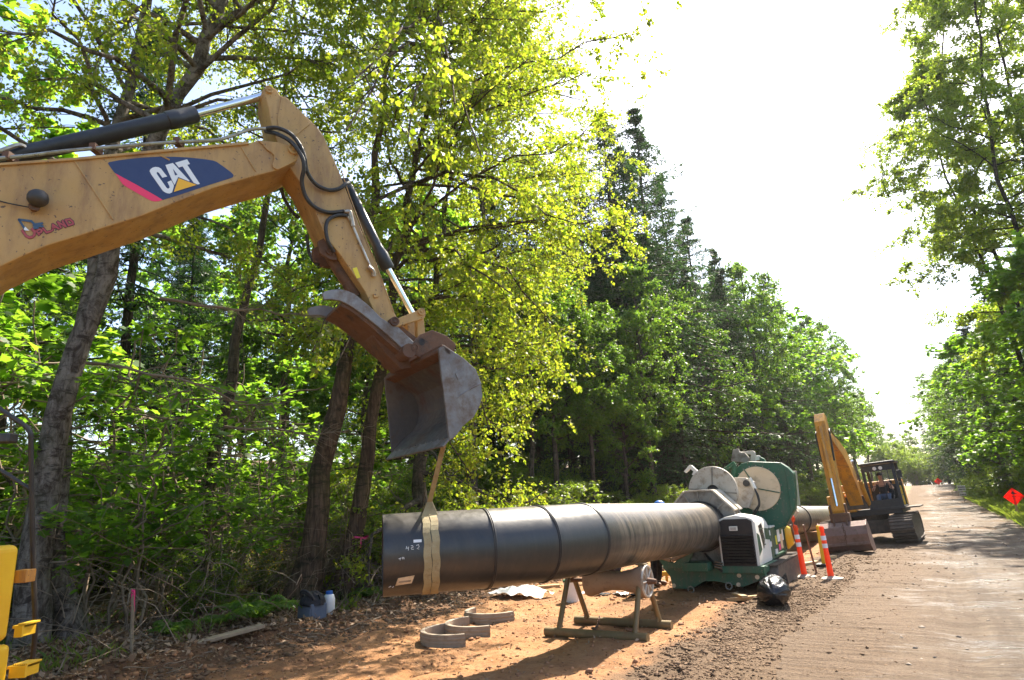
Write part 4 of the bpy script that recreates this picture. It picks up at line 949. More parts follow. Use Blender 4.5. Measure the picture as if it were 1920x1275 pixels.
for k in range(10):
    z = hz0 + .05 + k * (hz1 - hz0 - .40) / 9; m = MB()
    m.box(((hx0 + hx1) / 2 - .01, hy - .032, z), (hwd - .12, .05, .028), np.array([[1, 0, 0], [0, math.cos(.5), -math.sin(.5)], [0, math.sin(.5), math.cos(.5)]])); m.build('slat', M['black_grille'], gr, bevel=.003)
m = MB(); m.box(((hx0 + hx1) / 2 - .05, hy - .02, hz1 - .21), (.16, .02, .085)); m.build('badge', M['cream_white'], gr, bevel=.008)
m = MB(); m.box(((hx0 + hx1) / 2 - .05, hy - .032, hz1 - .21), (.105, .01, .05)); m.build('badge_print', M['pale_alu'], gr, bevel=.002)
m = MB(); m.prism([(hx1 + .003, hy + .22, hz1 - .18), (hx1 + .003, hy + .5, hz1 - .14), (hx1 + .003, hy + .62, hz1 - .45), (hx1 + .003, hy + .46, hz1 - .62)], (.006, 0, 0)); m.build('side_vent', M['black_grille'], hood)
for k in range(4):
    m = MB(); m.box((hx1 + .012, hy + .42 + k * .03, hz1 - .25 - k * .1), (.01, .30 - k * .03, .018)); m.build('vent_slat', M['green'], hood)
m = MB(); m.prism([(hx1 + .003, hy + .02, hz1 - .3), (hx1 + .003, hy + .2, hz1 - .35), (hx1 + .003, hy + .3, hz1 - .62), (hx1 + .003, hy + .02, hz1 - .72)], (.004, 0, 0)); m.build('side_decal', M['green'], hood)
m = MB(); m.prism([(hx1 + .003, hy + .70, hz1 - .25), (hx1 + .003, hy + 1.1, hz1 - .28), (hx1 + .003, hy + 1.1, hz1 - .5), (hx1 + .003, hy + .7, hz1 - .46)], (.004, 0, 0)); m.build('side_decal', M['green'], hood)
m = MB(); m.box(((hx0 + hx1) / 2, hy + .62, .43), (hwd + .12, 1.3, .13)); m.build('hood_base', M['green'], fus, bevel=.01)
m = MB(); m.prism([fz(1421, 1058, 13.3), fz(1440, 1062, 13.3), fz(1396, 1090, 13.3), fz(1390, 1084, 13.3)], (0, .05, 0)); m.build('brace', M['green'], fus, bevel=.004)
m = MB()
for k in range(4): m.tube(spline([fz(1322 + 3 * k, 1038 + 4 * k, 13.3), fz(1338 + 2 * k, 1054 + 3 * k, 13.15), fz(1352 + k, 1063 + 3 * k, 13.12)], 5), .022, 8)
m.build('hydraulic_hose', M['rubber'], fus, smooth=True)
m = MB()
for k in range(3): m.tube([fz(1340, 1053 + 5 * k, 13.1), fz(1355, 1056 + 5 * k, 13.1)], .02, 8)
m.build('hose_end', M['chrome'], fus, smooth=True)
# side cabinet with stickers, white lid, coil of yellow webbing
cbx = hx1 - .02
m = MB(); m.box((cbx - .35, .55, .80), (.7, 1.5, .62)); cab_ = m.build('control_cabinet', M['green'], fus, bevel=.015)
m = MB(); m.box((cbx - .35, .55, 1.125), (.72, 1.3, .04)); m.build('cabinet_lid', M['cream_white'], cab_, bevel=.01)
for i, (y, z, w_, h_, mt) in enumerate(((.35, .84, .13, .18, 'yellow_label'), (.62, .92, .26, .26, 'white'), (.88, .78, .22, .3, 'cream'), (.62, .68, .16, .12, 'pinkpaint'), (1.08, .9, .12, .22, 'white'))):
    m = MB(); m.box((cbx + .002, y, z), (.006, w_, h_)); m.build('sticker', M[mt], cab_)
m = MB(); m.tube([(cbx + .01, 0, .56), (cbx + .01, 1.25, .56)], .02, 6); m.tube([(cbx + .01, 1.25, .56), (cbx + .01, 1.25, 1.08)], .015, 6); m.build('edge_trim', M['green'], cab_, smooth=True)
m = MB(); cc = np.array([cbx + .06, 1.36, .84])
for k in range(5):
    m.tube([cc + np.array([.02 * k - .02, .10 * math.cos(t) + .012 * k, (.24 - .018 * k) * math.sin(t)]) for t in np.linspace(0, 2 * math.pi, 20)], .028, 7, cap=False)
m.build('hose_coil', M['bright_yellow'], fus, smooth=True)
m = MB(); m.box((-.62, -.35, .60), (.36, 1.5, .1)); m.build('side_deck', M['green'], fus, bevel=.01)

# far length of pipe behind the machine
FP = W(AXC, 18, 0)
fp = thing('pipe', FP, 'dark pipe string running away behind the green machine towards the forest', 'pipe', rz=YAW)
def fpl(pts, r):
    m = MB(); m.tube([loc(FP, W(c, a, z)) for c, a, z in pts], r, 28); o = m.build('pipe_run', M['poly'], fp, smooth=True); return o
fpl([(AXC, 15.75, pcz - .02), (AXC, 20, 1.02), (AXC, 26, .80), (AXC, 32, .62), (AXC + .1, 40, .47), (AXC + .3, 56, .46)], PR)
m = MB()
for a in (24, 33, 43): 
    z = float(np.interp(a, [20, 26, 32, 40, 56], [1.02, .8, .62, .47, .46])); R_ = ring_pts(W(AXC, a, z), ED, ED, PR + .012, 32); m.tube([loc(FP, p) for p in R_ + R_[:1]], .02, 6, cap=False)
m.build('weld_bead', M['dark_steel'], fp, smooth=True)
m = MB(); m.box(loc(FP, W(AXC, 19.5, .28)), (.7, .3, .55)); m.box(loc(FP, W(AXC, 26, .17)), (.7, .3, .34)); m.build('timber_block', M['wood'], fp, bevel=.01)

# ================================================================ people (one skinned body, clothes as children)
def skin_mesh(name, pts, edges, radii, mat, parent, sub=2, root=0):
    me = bpy.data.meshes.new(name); me.from_pydata([tuple(map(float, p)) for p in pts], edges, []); me.update()
    o = link(name, me, mat, parent)
    md = o.modifiers.new('skin', 'SKIN')
    lay = me.skin_vertices[0].data
    for i, r_ in enumerate(radii): lay[i].radius = (r_, r_) if np.isscalar(r_) else r_
    lay[root].use_root = True
    s_ = o.modifiers.new('smooth', 'SUBSURF'); s_.levels = sub; s_.render_levels = sub
    md.use_smooth_shade = True
    return o
def person(loc_, rz, label, joints, shirt, legs, hat=None, sleeves=True, group=None):
    """joints: dict of points in the person's frame (y is forward, z up); the body is one continuous skin"""
    p = thing('person', loc_, label, 'person', group, rz)
    J = joints; names = list(J); idx = {n: i for i, n in enumerate(names)}
    R_ = dict(pelvis=(.15, .11), belly=(.145, .11), chest=(.17, .115), neck=.055, head0=.075, head=.095, crown=.07, nose=.016,
              shL=.065, elL=.045, wrL=.03, haL=.038, shR=.065, elR=.045, wrR=.03, haR=.038,
              hiL=.09, knL=.06, anL=.042, toL=.04, hiR=.09, knR=.06, anR=.042, toR=.04)
    E = [('pelvis', 'belly'), ('belly', 'chest'), ('chest', 'neck'), ('neck', 'head0'), ('head0', 'head'), ('head', 'crown'), ('head', 'nose')]
    for s_ in 'LR':
        E += [('chest', 'sh' + s_), ('sh' + s_, 'el' + s_), ('el' + s_, 'wr' + s_), ('wr' + s_, 'ha' + s_),
              ('pelvis', 'hi' + s_), ('hi' + s_, 'kn' + s_), ('kn' + s_, 'an' + s_), ('an' + s_, 'to' + s_)]
        for k in range(4):                                # fingers and thumb leave the hand
            names.append('f%s%d' % (s_, k)); idx[names[-1]] = len(names) - 1
            h = np.array(J['ha' + s_], float); d = h - np.array(J['wr' + s_], float); d /= np.linalg.norm(d); sx, sy, _ = frame(d)
            J = dict(J); J[names[-1]] = h + d * (.085 if k < 3 else .04) + sx * ((k - 1) * .026 if k < 3 else .065); R_[names[-1]] = .012; E.append(('ha' + s_, names[-1]))
    E = [(idx[a], idx[b]) for a, b in E]
    skin_mesh('body', [J[n] for n in names], E, [R_[n] for n in names], M['skin'], p)
    def cloth(name, ns, es, rr, mat):
        return skin_mesh(name, [J[n] for n in ns], [(ns.index(a), ns.index(b)) for a, b in es], rr, mat, p)
    ns = ['chest', 'belly', 'pelvis', 'shL', 'shR'] + (['elL', 'elR'] if sleeves else [])
    cloth('shirt', ns, [('chest', 'belly'), ('belly', 'pelvis'), ('chest', 'shL'), ('chest', 'shR')] + ([('shL', 'elL'), ('shR', 'elR')] if sleeves else []),
          [(.195, .14), (.17, .13), (.165, .125), .085, .085] + ([.066, .066] if sleeves else []), M[shirt])
    cloth('trousers', ['pelvis', 'hiL', 'hiR', 'knL', 'knR', 'anL', 'anR'], [('pelvis', 'hiL'), ('pelvis', 'hiR'), ('hiL', 'knL'), ('hiR', 'knR'), ('knL', 'anL'), ('knR', 'anR')],
          [(.165, .125), .108, .108, .08, .08, .066, .066], M[legs])
    for s_ in 'LR': skin_mesh('boot', [np.array(J['an' + s_]) + [0, 0, .05], np.array(J['an' + s_]) - [0, .02, .02], J['to' + s_]], [(0, 1), (1, 2)], [.06, .062, .055], M['boot'], p)
    hd = np.array(J['head'], float)
    if hat:
        m = MB(); m.lathe(hd + [0, 0, .035], (0, 0, 1), [(0, .122), (.02, .125), (.06, .115), (.095, .08), (.115, .03)], 18); ho = m.build('hard_hat', M[hat], p, smooth=True)
        m = MB(); m.lathe(hd + [0, .05, .032], (0, 0, 1), [(0, .115), (.012, .11)], 18); m.build('brim', M[hat], ho, smooth=True)
    else:
        m = MB(); m.lathe(hd + [0, -.012, .01], (0, 0, 1), [(0, .10), (.04, .105), (.08, .09), (.11, .04)], 16); m.build('hair', M['dark_cloth'], p, smooth=True)
    for s_ in (-1, 1):
        m = MB(); m.lathe(hd + [s_ * .035, .088, .015], (0, 1, 0), [(0, .013), (.008, .008)], 8); m.build('eye', M['dark_cloth'], p, smooth=True)
    return p
def standing(bend=0.0, reach=0.35):
    b = bend
    j = dict(pelvis=(0, 0, .95), belly=(0, .05 + b * .2, 1.12), chest=(0, b * .55, 1.36 - b * .12), neck=(0, .02 + b * .75, 1.52 - b * .2), head0=(0, .04 + b * .8, 1.60 - b * .22), head=(0, .05 + b * .85, 1.67 - b * .24), crown=(0, .03 + b * .85, 1.74 - b * .24), nose=(0, .17 + b * .87, 1.655 - b * .25),
             hiL=(-.10, 0, .88), knL=(-.12, .05, .50), anL=(-.13, -.02, .09), toL=(-.15, .17, .045), hiR=(.10, 0, .88), knR=(.12, .06, .50), anR=(.13, .02, .09), toR=(.15, .20, .045))
    for s_, x in (('L', -1), ('R', 1)):
        j['sh' + s_] = (x * .19, b * .55, 1.42 - b * .14); j['el' + s_] = (x * .25, .10 + b * .7, 1.15 - b * .1)
        j['wr' + s_] = (x * .18, .10 + reach, 1.08); j['ha' + s_] = (x * .17, .19 + reach, 1.07)
    return j
def seated():
    j = dict(pelvis=(0, 0, .55), belly=(0, -.01, .72), chest=(0, -.03, .96), neck=(0, -.01, 1.13), head0=(0, .01, 1.21), head=(0, .02, 1.28), crown=(0, 0, 1.35), nose=(0, .135, 1.265),
             hiL=(-.11, .05, .53), knL=(-.17, .45, .56), anL=(-.16, .50, .12), toL=(-.17, .70, .09), hiR=(.11, .05, .53), knR=(.17, .45, .56), anR=(.16, .50, .12), toR=(.17, .70, .09))
    for s_, x in (('L', -1), ('R', 1)):
        j['sh' + s_] = (x * .20, -.03, 1.03); j['el' + s_] = (x * .33, .06, .78); j['wr' + s_] = (x * .30, .33, .80); j['ha' + s_] = (x * .29, .42, .82)
    return j
q = W(-5.35, 13.1); q[2] = hz(q); person(q, YAW + rad(-75), 'worker in white hard hat bending behind the black pipe', standing(.28, .3), 'dark_cloth', 'dark_cloth', 'white')
q = W(-5.30, 13.75); q[2] = hz(q); person(q, YAW + rad(-100), 'worker in blue hard hat and dark trousers behind the pipe near the grey clamp', standing(.25, .32), 'dark_cloth', 'dark_cloth', 'blue_plastic')

# ================================================================ second excavator, facing the camera
E2C, E2A, E2S = -1.98, 26.0, 0.85
E2 = W(E2C, E2A); E2[2] = hz(E2)
E2R = YAW + rad(180 - 3)                                # its forward (+y) points back along the corridor
ex2 = thing('excavator', E2, 'orange yellow excavator facing the camera with bucket on the ground and a caged dark cab', 'excavator', rz=E2R); ex2.scale = (E2S,) * 3; ex2.rotation_euler = (0, rad(4), E2R)
def l2(p):
    d = np.asarray(p, float) - E2; c_, s_ = math.cos(E2R), math.sin(E2R)
    return np.array([c_ * d[0] + s_ * d[1], -s_ * d[0] + c_ * d[1], d[2]])
FW2 = np.array([-math.sin(E2R), math.cos(E2R), 0.0]); SD2 = np.array([math.cos(E2R), math.sin(E2R), 0.0])
# tracks: local x is the machine's right, so its left side is on the road side of the picture
for x in (-1.22, 1.22):
    prof = [(1.65, .08), (1.95, .30), (2.02, .5), (1.9, .75), (1.6, .9), (-1.6, .9), (-1.95, .72), (-2.0, .45), (-1.75, .1), (-1.5, .0), (1.45, .0)]
    m = MB(); m.prism([(x - .36, y, z) for y, z in prof], (.72, 0, 0)); tr = m.build('crawler_track', M['dark_steel'], ex2, bevel=.02)
    L_ = prof + prof[:1]
    acc = []
    for i in range(len(prof)):
        a_, b_ = np.array(L_[i]), np.array(L_[i + 1]); n_ = max(1, int(round(np.linalg.norm(b_ - a_) / .17)))
        for k in range(n_): acc.append((a_ + (b_ - a_) * (k + .5) / n_, b_ - a_))
    base = None
    for (c_, d_) in acc:
        d_ = d_ / np.linalg.norm(d_); Rm = np.stack([[1, 0, 0], [0, d_[0], d_[1]], [0, -d_[1], d_[0]]], 1)
        if base is None:
            m = MB(); m.box((0, 0, 0), (.78, .155, .03)); m.box((0, .04, -.03), (.78, .02, .045)); base = m.build('track_shoe', M['track'], tr); o = base
        else:
            o = base.copy(); COL.objects.link(o)
        o.matrix_local = Matrix(((Rm[0][0], Rm[0][1], Rm[0][2], x), (Rm[1][0], Rm[1][1], Rm[1][2], c_[0]), (Rm[2][0], Rm[2][1], Rm[2][2], c_[1]), (0, 0, 0, 1)))
m = MB(); m.box((0, 0, .55), (1.9, 1.6, .5)); m.lathe((0, 0, .8), (0, 0, 1), [(0, .7), (.2, .7)], 24); m.build('undercarriage', M['track'], ex2, bevel=.02)
m = MB(); m.box((0, -.6, 1.12), (2.6, 3.2, .24)); m.build('deck', M['dark_steel'], ex2, bevel=.02)
m = MB(); m.box((.75, .2, 1.55), (1.0, 1.9, .7)); m.build('side_housing', M['orange_yellow'], ex2, bevel=.04)
m = MB(); m.box((0, -1.6, 1.75), (2.6, 1.3, 1.1)); m.build('engine_hood', M['orange_yellow'], ex2, bevel=.08, segs=3)
m = MB(); m.box((0, -2.4, 1.6), (2.5, .5, 1.0)); m.build('counterweight', M['orange_yellow'], ex2, bevel=.15, segs=3)
m = MB(); m.box((-1.55, .1, 1.18), (.7, 1.7, .05)); m.build('catwalk', M['track'], ex2, bevel=.01)
m = MB(); m.box((-1.32, -.7, 1.65), (.06, 1.3, .75)); m.build('side_door', M['bright_yellow'], ex2, bevel=.02)
# cab: frame of posts, guard bars, seat, roof
cx0, cx1, cy0, cy1, cz0, cz1 = -1.35, -.28, -.45, 1.05, 1.16, 2.92
m = MB(); m.box(((cx0 + cx1) / 2, (cy0 + cy1) / 2 - .02, cz1 + .04), (1.28, 1.75, .09)); cabo = m.build('cab_roof', M['dark_steel'], ex2, bevel=.03)
for (x, y0_, y1_) in ((cx0, cy1, cy1 - .14), (cx1, cy1, cy1 - .14), (cx0, cy0, cy0), (cx1, cy0, cy0)):
    cabp = MB(); cabp.prism([(x - .055, y0_ - .055, cz0), (x + .055, y0_ - .055, cz0), (x + .055, y1_ - .055, cz1), (x - .055, y1_ - .055, cz1)], (0, .11, 0)); cabp.build('cab_post', M['dark_steel'], cabo, bevel=.01)
m = MB(); m.box(((cx0 + cx1) / 2, (cy0 + cy1) / 2, cz0 + .05), (1.2, 1.6, .1)); m.build('cab_floor', M['dark_steel'], cabo, bevel=.01)
m = MB(); m.box(((cx0 + cx1) / 2, cy1, cz0 + .22), (1.1, .06, .34)); m.build('front_panel', M['dark_steel'], cabo, bevel=.01)
m = MB(); m.box(((cx0 + cx1) / 2, cy1 - .13, cz1 - .14), (1.1, .06, .24)); m.build('front_header', M['dark_steel'], cabo, bevel=.01)
m = MB(); m.box(((cx0 + cx1) / 2, cy0, cz0 + .5), (1.1, .04, .9)); m.build('rear_panel', M['dark_steel'], cabo)
for k in range(4):
    m = MB(); m.tube([(cx0 + .22 + k * .21, cy1 - .0, cz0 + .35), (cx0 + .22 + k * .21, cy1 - .11, cz1 - .25)], .011, 6); m.build('guard_bar', M['dark_steel'], cabo)
for z in (cz0 + .62, cz0 + .92):
    m = MB(); m.tube([(cx0, cy1 - .02, z), (cx1, cy1 - .02, z)], .011, 6); m.build('guard_bar', M['dark_steel'], cabo)
for z in (cz0 + .5, cz0 + 1.0, cz0 + 1.35):
    m = MB(); m.tube([(cx0, cy0, z), (cx0, cy1 - .05, z)], .018, 6); m.build('guard_bar', M['dark_steel'], cabo)
for x in (-.93, -.72):
    m = MB(); m.lathe((x, cy1 - .09, cz1 - .16), (0, 1, 0), [(0, .05), (.05, .07), (.055, .06)], 14); m.build('work_light', M['white'], cabo, smooth=True)
m = MB(); m.box((-.82, -.05, 1.62), (.5, .5, .14)); m.box((-.82, -.28, 1.95), (.5, .12, .65)); m.build('seat', M['dark_cloth'], cabo, bevel=.04)
m = MB(); m.box((-1.52, 1.0, 2.45), (.16, .06, .3)); m.tube([(cx0, 1.0, 2.6), (-1.52, 1.0, 2.5)], .015, 6); m.build('mirror', M['dark_steel'], ex2, bevel=.02)
m = MB(); m.box((-1.36, .72, 1.60), (.05, .10, .4)); m.build('yellow_guard', M['bright_yellow'], ex2, bevel=.01)
# operator sits in the cab (a person of their own)
sp = E2 + (SD2 * -.82 + FW2 * .02) * E2S; sp[2] = E2[2] + 1.13 * E2S
person(sp, E2R, 'excavator operator in dark shirt and blue jeans seated in the caged cab', seated(), 'dark_cloth', 'denim', None, False).scale = (.93,) * 3; bpy.data.objects['person.002'].rotation_euler = (0, rad(4), E2R); bpy.data.objects['person.002'].location += Vector(SD2 * .14)
# boom in the machine's vertical plane (x = bx), profile given as (forward, height)
bx = .20
def prof2(name, pts, wd, mat, parent=ex2, bevel=.012, x=bx):
    m = MB(); m.prism([(x - wd / 2, y, z) for y, z in pts], (wd, 0, 0)); return m.build(name, M[mat], parent, bevel=bevel)
b2 = prof2('boom', [(.75, 1.35), (1.1, 1.3), (1.65, 2.1), (2.3, 2.85), (3.2, 3.35), (4.55, 3.80), (4.62, 3.95), (4.5, 4.08), (3.2, 3.88), (2.1, 3.55), (1.35, 2.75)], .50, 'orange_yellow')
prof2('top_patch', [(3.3, 3.89), (4.2, 4.03), (4.2, 4.05), (3.3, 3.91)], .3, 'bright_yellow', b2, .003)
s2 = prof2('stick', [(4.22, 4.74), (4.50, 4.86), (4.78, 4.55), (5.02, 3.6), (5.30, 1.4), (5.2, 1.15), (5.02, 1.15), (4.70, 2.4), (4.32, 3.55), (4.24, 4.1)], .36, 'orange_yellow')
m = MB(); m.tube([(bx, 3.0, 3.95), (bx, 4.4, 4.62)], .075, 14); sc2 = m.build('stick_cylinder', M['dark_steel'], ex2, smooth=True)
for x in (bx - .42, bx + .42):
    m = MB(); m.tube([(x, 1.0, 1.42), (x, 1.85, 2.35)], .085, 14); o = m.build('boom_cylinder', M['orange_yellow'], ex2, smooth=True)
    m = MB(); m.tube([(x, 1.83, 2.33), (x, 2.55, 3.12)], .048, 12); m.build('cylinder_rod', M['chrome'], o, smooth=True)
m = MB(); m.tube([(bx, 5.0, 4.35), (bx, 5.28, 2.5)], .075, 14); o = m.build('bucket_cylinder', M['orange_yellow'], ex2, smooth=True)
m = MB(); m.tube([(bx, 5.27, 2.5), (bx, 5.42, 1.55)], .042, 12); m.build('cylinder_rod', M['chrome'], o, smooth=True)
m = MB()
for dx in (-.2, .2): m.tube(spline([(bx + dx, 3.4, 3.95), (bx + dx, 4.3, 4.25), (bx + dx * 1.2, 4.75, 4.1), (bx + dx * 1.1, 4.85, 3.6), (bx + dx, 5.0, 3.1)], 5), .03, 8)
m.build('hydraulic_hose', M['rubber'], ex2, smooth=True)
m = MB(); m.box((bx, .95, 1.55), (.75, .5, .5)); m.build('boom_foot', M['track'], ex2, bevel=.03)
m = MB(); m.box((bx, 5.28, 1.16), (.62, .32, .3)); m.build('quick_coupler', M['rust'], ex2, bevel=.03)
for dx in (-.24, .24): prof2('bucket_link', [(5.3, 1.62), (5.44, 1.6), (5.42, 1.1), (5.28, 1.1)], .06, 'rust', ex2, .01, bx + dx)
# bucket, back towards the camera, resting on the ground
m = MB(); m.box((.52, .75, 1.75), (.35, .6, .5)); m.build('valve_cover', M['bright_yellow'], ex2, bevel=.03)
m = MB(); m.box((1.0, 1.0, 1.25), (.5, .3, .12)); m.build('tool_box', M['orange_yellow'], ex2, bevel=.02)
bb = np.array([(5.40, 1.02), (5.62, .86), (5.72, .6), (5.66, .3), (5.45, .08), (5.2, .02), (4.75, .03)])
ins = np.array([(5.38, .98), (5.58, .83), (5.67, .6), (5.61, .33), (5.42, .12), (5.2, .065), (4.75, .06)])
bw2 = 1.55
m = MB(); m.prism([(bx - bw2 / 2, y, z) for y, z in list(bb) + list(ins[::-1])], (bw2, 0, 0)); M['far_bucket'] = pm('rusty_bucket_steel', (0.20, 0.12, 0.10), 0.6, 0.2, (0.28, 0.18, 0.15), 2.5, dirt=(0.12, 0.075, 0.05), sd=5, dlo=0.46, dhi=0.66, bump=0.12, bs=40)
bk2 = m.build('bucket', M['far_bucket'], ex2, bevel=.008)
for x in (bx - bw2 / 2 - .001, bx + bw2 / 2 - .029):
    m = MB(); m.prism([(x, y, z) for y, z in [(5.34, 1.04), (5.63, .88), (5.74, .6), (5.68, .29), (5.46, .06), (5.2, 0), (4.72, .01), (4.9, .5), (5.1, .9)]], (.03, 0, 0)); m.build('side_plate', M['far_bucket'], bk2, bevel=.005)
for dx in (-.2, .2): prof2('bucket_ear', [(5.1, .98), (5.25, 1.25), (5.42, 1.22), (5.6, .9), (5.45, .95)], .05, 'rust', bk2, .008, bx + dx)
m = MB(); m.box((bx, 5.64, .30), (bw2 * .96, .10, .10)); m.build('heel_bar', M['far_bucket'], bk2, bevel=.02)
for dx in (-.3, -.08, .1):
    m = MB()
    cp = [np.array([bx + dx + .02 * math.sin(i), 5.60 + .15 * math.sin(i / 13 * math.pi), .98 - i * .075]) for i in range(13)]
    for i in range(12):
        c_ = (cp[i] + cp[i + 1]) / 2; wv = np.array([1, 0, 0]) if i % 2 else np.array([0, 1, 0])
        m.tube([c_ + np.array([0, 0, .045 * math.cos(a)]) + wv * .028 * math.sin(a) for a in np.linspace(0, 2 * math.pi, 9)], .009, 5, cap=False)
    if dx == -.08: m.build('chain', M['rust'], ex2, smooth=True)
m = MB(); m.box((.9, .95, 1.35), (.8, .15, .3)); m.build('front_step', M['bright_yellow'], ex2, bevel=.02)

# ================================================================ small things on the site
def gthing(name, c, a, label, cat, group=None, rz=0.0, dz=0.0):
    q = W(c, a); q[2] = hz(q) + dz; return thing(name, q, label, cat, group, YAW + rz)
def gpx(px, py):
    q = gnd(px, py)
    for _ in range(3): q = gnd(px, py, hz(q))
    return CA(q)

# --- lane delineators
c_, a_ = gpx(1508, 1077)
d1 = gthing('delineator_post', c_, a_, 'orange delineator post with a torn ribbon on top, between two brown stakes', 'traffic post', 'orange delineator posts')
m = MB(); m.lathe((0, 0, 0), (0, 0, 1), [(0, .25), (.02, .25), (.045, .10), (.06, .07)], 8); m.build('base', M['concrete'], d1, bevel=.004)
m = MB(); m.lathe((0, 0, .05), (-.035, 0, 1), [(0, .062), (.5, .052), (.86, .048), (.87, .04), (.90, .04), (.92, .048), (1.0, .048), (1.02, .03)], 16); po = m.build('post', M['delin'], d1, smooth=True)
for z in (.62, .78):
    m = MB(); m.lathe((-.035 * (z - .05), 0, z), (-.035, 0, 1), [(0, .054), (.09, .053)], 16); m.build('reflective_band', M['reflect'], po, smooth=True)
c2_, a2_ = gpx(1559, 1085)
d2 = gthing('delineator_post', c2_, a2_, 'orange delineator post standing alone nearest the road', 'traffic post', 'orange delineator posts', rz=.4)
for ch in list(d1.children): copy_tree(ch, d2)
q = W(c_, a_); zt = hz(q)
rb = gthing('marking_ribbon', c_, a_, 'orange plastic ribbon tied up above the delineator post', 'ribbon', dz=.98)
m = MB(); P = spline([(-.02, 0, 0), (-.06, .02, .12), (-.045, -.02, .25), (-.10, .02, .36), (-.085, 0, .50)], 5)
v = []; f = []
for i, p in enumerate(P): t = i * .35; wv = np.array([math.cos(t), math.sin(t), 0]) * (.05 - .0012 * i); v += [p - wv, p + wv]
f = [(2 * i, 2 * i + 1, 2 * i + 3, 2 * i + 2) for i in range(len(P) - 1)]; m.add(v, f); o = m.build('ribbon', M['delin'], rb); o.modifiers.new('thick', 'SOLIDIFY').thickness = .003
c3_, a3_ = gpx(1546, 1062)
br = gthing('barricade_light', c3_, a3_, 'yellow plastic marker standing behind the lone delineator post', 'marker')
m = MB(); m.box((0, 0, .42), (.09, .09, .84)); m.build('post', M['bright_yellow'], br, bevel=.02)
m = MB(); m.box((0, 0, .03), (.35, .3, .06)); m.build('base', M['rubber'], br, bevel=.02)
m = MB(); m.lathe((0, 0, .84), (0, 0, 1), [(0, .05), (.08, .05), (.1, .03)], 12); m.build('lamp', M['tri_yellow'], br, smooth=True)
# --- leaning stakes by the posts
def stake(p0, p1, w_, label, mat='stake', cat='stake', group=None, top=None):
    p0 = np.asarray(p0, float); p1 = np.asarray(p1, float)
    t = thing('stake', p0, label, cat, group)
    m = MB(); m.tube([(0, 0, -.1), tuple(p1 - p0)], w_, 6); o = m.build('shaft', M[mat], t, bevel=.003)
    if top:
        d = p1 - p0; m = MB(); m.tube([d * (1 - top[0]), d * 1.004], w_ * 1.08, 6); m.build('painted_top', M[top[1]], t)
    return t
def stk(px0, py0, px1, py1, *a, **k):
    c_, a_ = gpx(px0, py0); b_ = ground_at(c_, a_); d = float(np.dot(b_ - CAM, FW)); stake(b_, at(px1, py1, d), *a, **k)
stk(1509, 1074, 1482, 984, .022, 'brown stake leaning left against the ribboned delineator', group='brown stakes by the machine')
stk(1532, 1074, 1506, 984, .022, 'brown stake just right of the ribboned delineator', group='brown stakes by the machine')
stk(1447, 1084, 1429, 1006, .024, 'brown stake leaning on the engine hood above the black bag', group='brown stakes by the machine')
stk(247, 1226, 250, 1106, .024, 'wooden survey stake with bright pink top in the leaf litter', 'wood', top=(.34, 'pinkpaint'))
# --- black bag
c_, a_ = gpx(1452, 1136)
bg = gthing('rubbish_bag', c_, a_ + .1, 'shiny black rubbish bag lying full in front of the green machine', 'bag', rz=rad(12))
nu, nv = 64, 64; v = []; f = []
rs = np.random.RandomState(4)
for i in range(nu + 1):
    t = i / nu; y = -.48 + .98 * t
    r_ = .25 * (math.sin(min(1, t * 3.2) * math.pi / 2) ** .6) * (1 - .12 * t) * (1 if t < .86 else max(.18, 1 - (t - .86) * 4.5))
    if t < .001: r_ = .02
    for k in range(nv):
        a = 2 * math.pi * k / nv; rg = lambda s_, q_: 1 - 2 * abs(float(fbm(s_ * math.cos(a) + q_, s_ * math.sin(a) + t * s_ * 2.2, 3, 3))); pl_f = (1 - min(1, t * 2.0)) * .10 * abs(math.sin(a * 7 + 2 + 5 * t)) + .14 * rg(1.3, 9) + .07 * rg(3.6, 3) - .15
        rr = r_ * (1 + pl_f); v.append((rr * math.cos(a) * 1.05, y, max(.012, .225 + rr * math.sin(a) * (.98 if math.sin(a) > 0 else .92))))
for i in range(nu):
    for k in range(nv): f.append((i * nv + k, i * nv + (k + 1) % nv, (i + 1) * nv + (k + 1) % nv, (i + 1) * nv + k))
f.append(tuple(range(nv))); f.append(tuple(range(nu * nv, nu * nv + nv))[::-1])
m = MB(); m.add(v, f); o = m.build('sack', M['bag'], bg, smooth='all')
m = MB(); m.prism([(.0, .42, .30), (.14, .46, .36), (.24, .48, .46), (.26, .50, .26), (.14, .50, .14)], (.0, .02, .0)); m.build('tied_end', M['bag'], bg, bevel=.005)
# --- timber offcuts
def plank(p0, p1, w_, t_, label, mat, group=None, dz=0.0):
    p0 = np.asarray(p0, float); p1 = np.asarray(p1, float); o0 = p0.copy(); t = thing('plank', o0, label, 'plank', group)
    d = p1 - p0; L = np.linalg.norm(d); d = d / L; sx = np.cross(ZV, d); sx /= np.linalg.norm(sx); up = np.cross(d, sx)
    m = MB(); m.box(d * L / 2 + up * (t_ / 2 + dz), (L, w_, t_), np.stack([d, sx, up], 1)); m.build('board', M[mat], t, bevel=.004); return t
def gp(px, py, dz=0): c_, a_ = gpx(px, py); return ground_at(c_, a_) + np.array([0, 0, dz])
plank(gp(1367, 1128), gp(1422, 1126), .14, .06, 'pale timber offcut lying on the dirt beside the black bag', 'wood_new')
plank(gp(1378, 1122, .062), gp(1398, 1130, .062), .10, .04, 'short wood block lying on the timber offcut', 'wood_new')
plank(gp(1008, 1103), gp(1050, 1102), .14, .05, 'pale board on the dirt right of the white sheet', 'wood_new')
plank(gp(268, 1240, .04), gp(492, 1184, .06), .20, .045, 'long weathered grey plank lying along the edge of the leaf litter', 'wood')
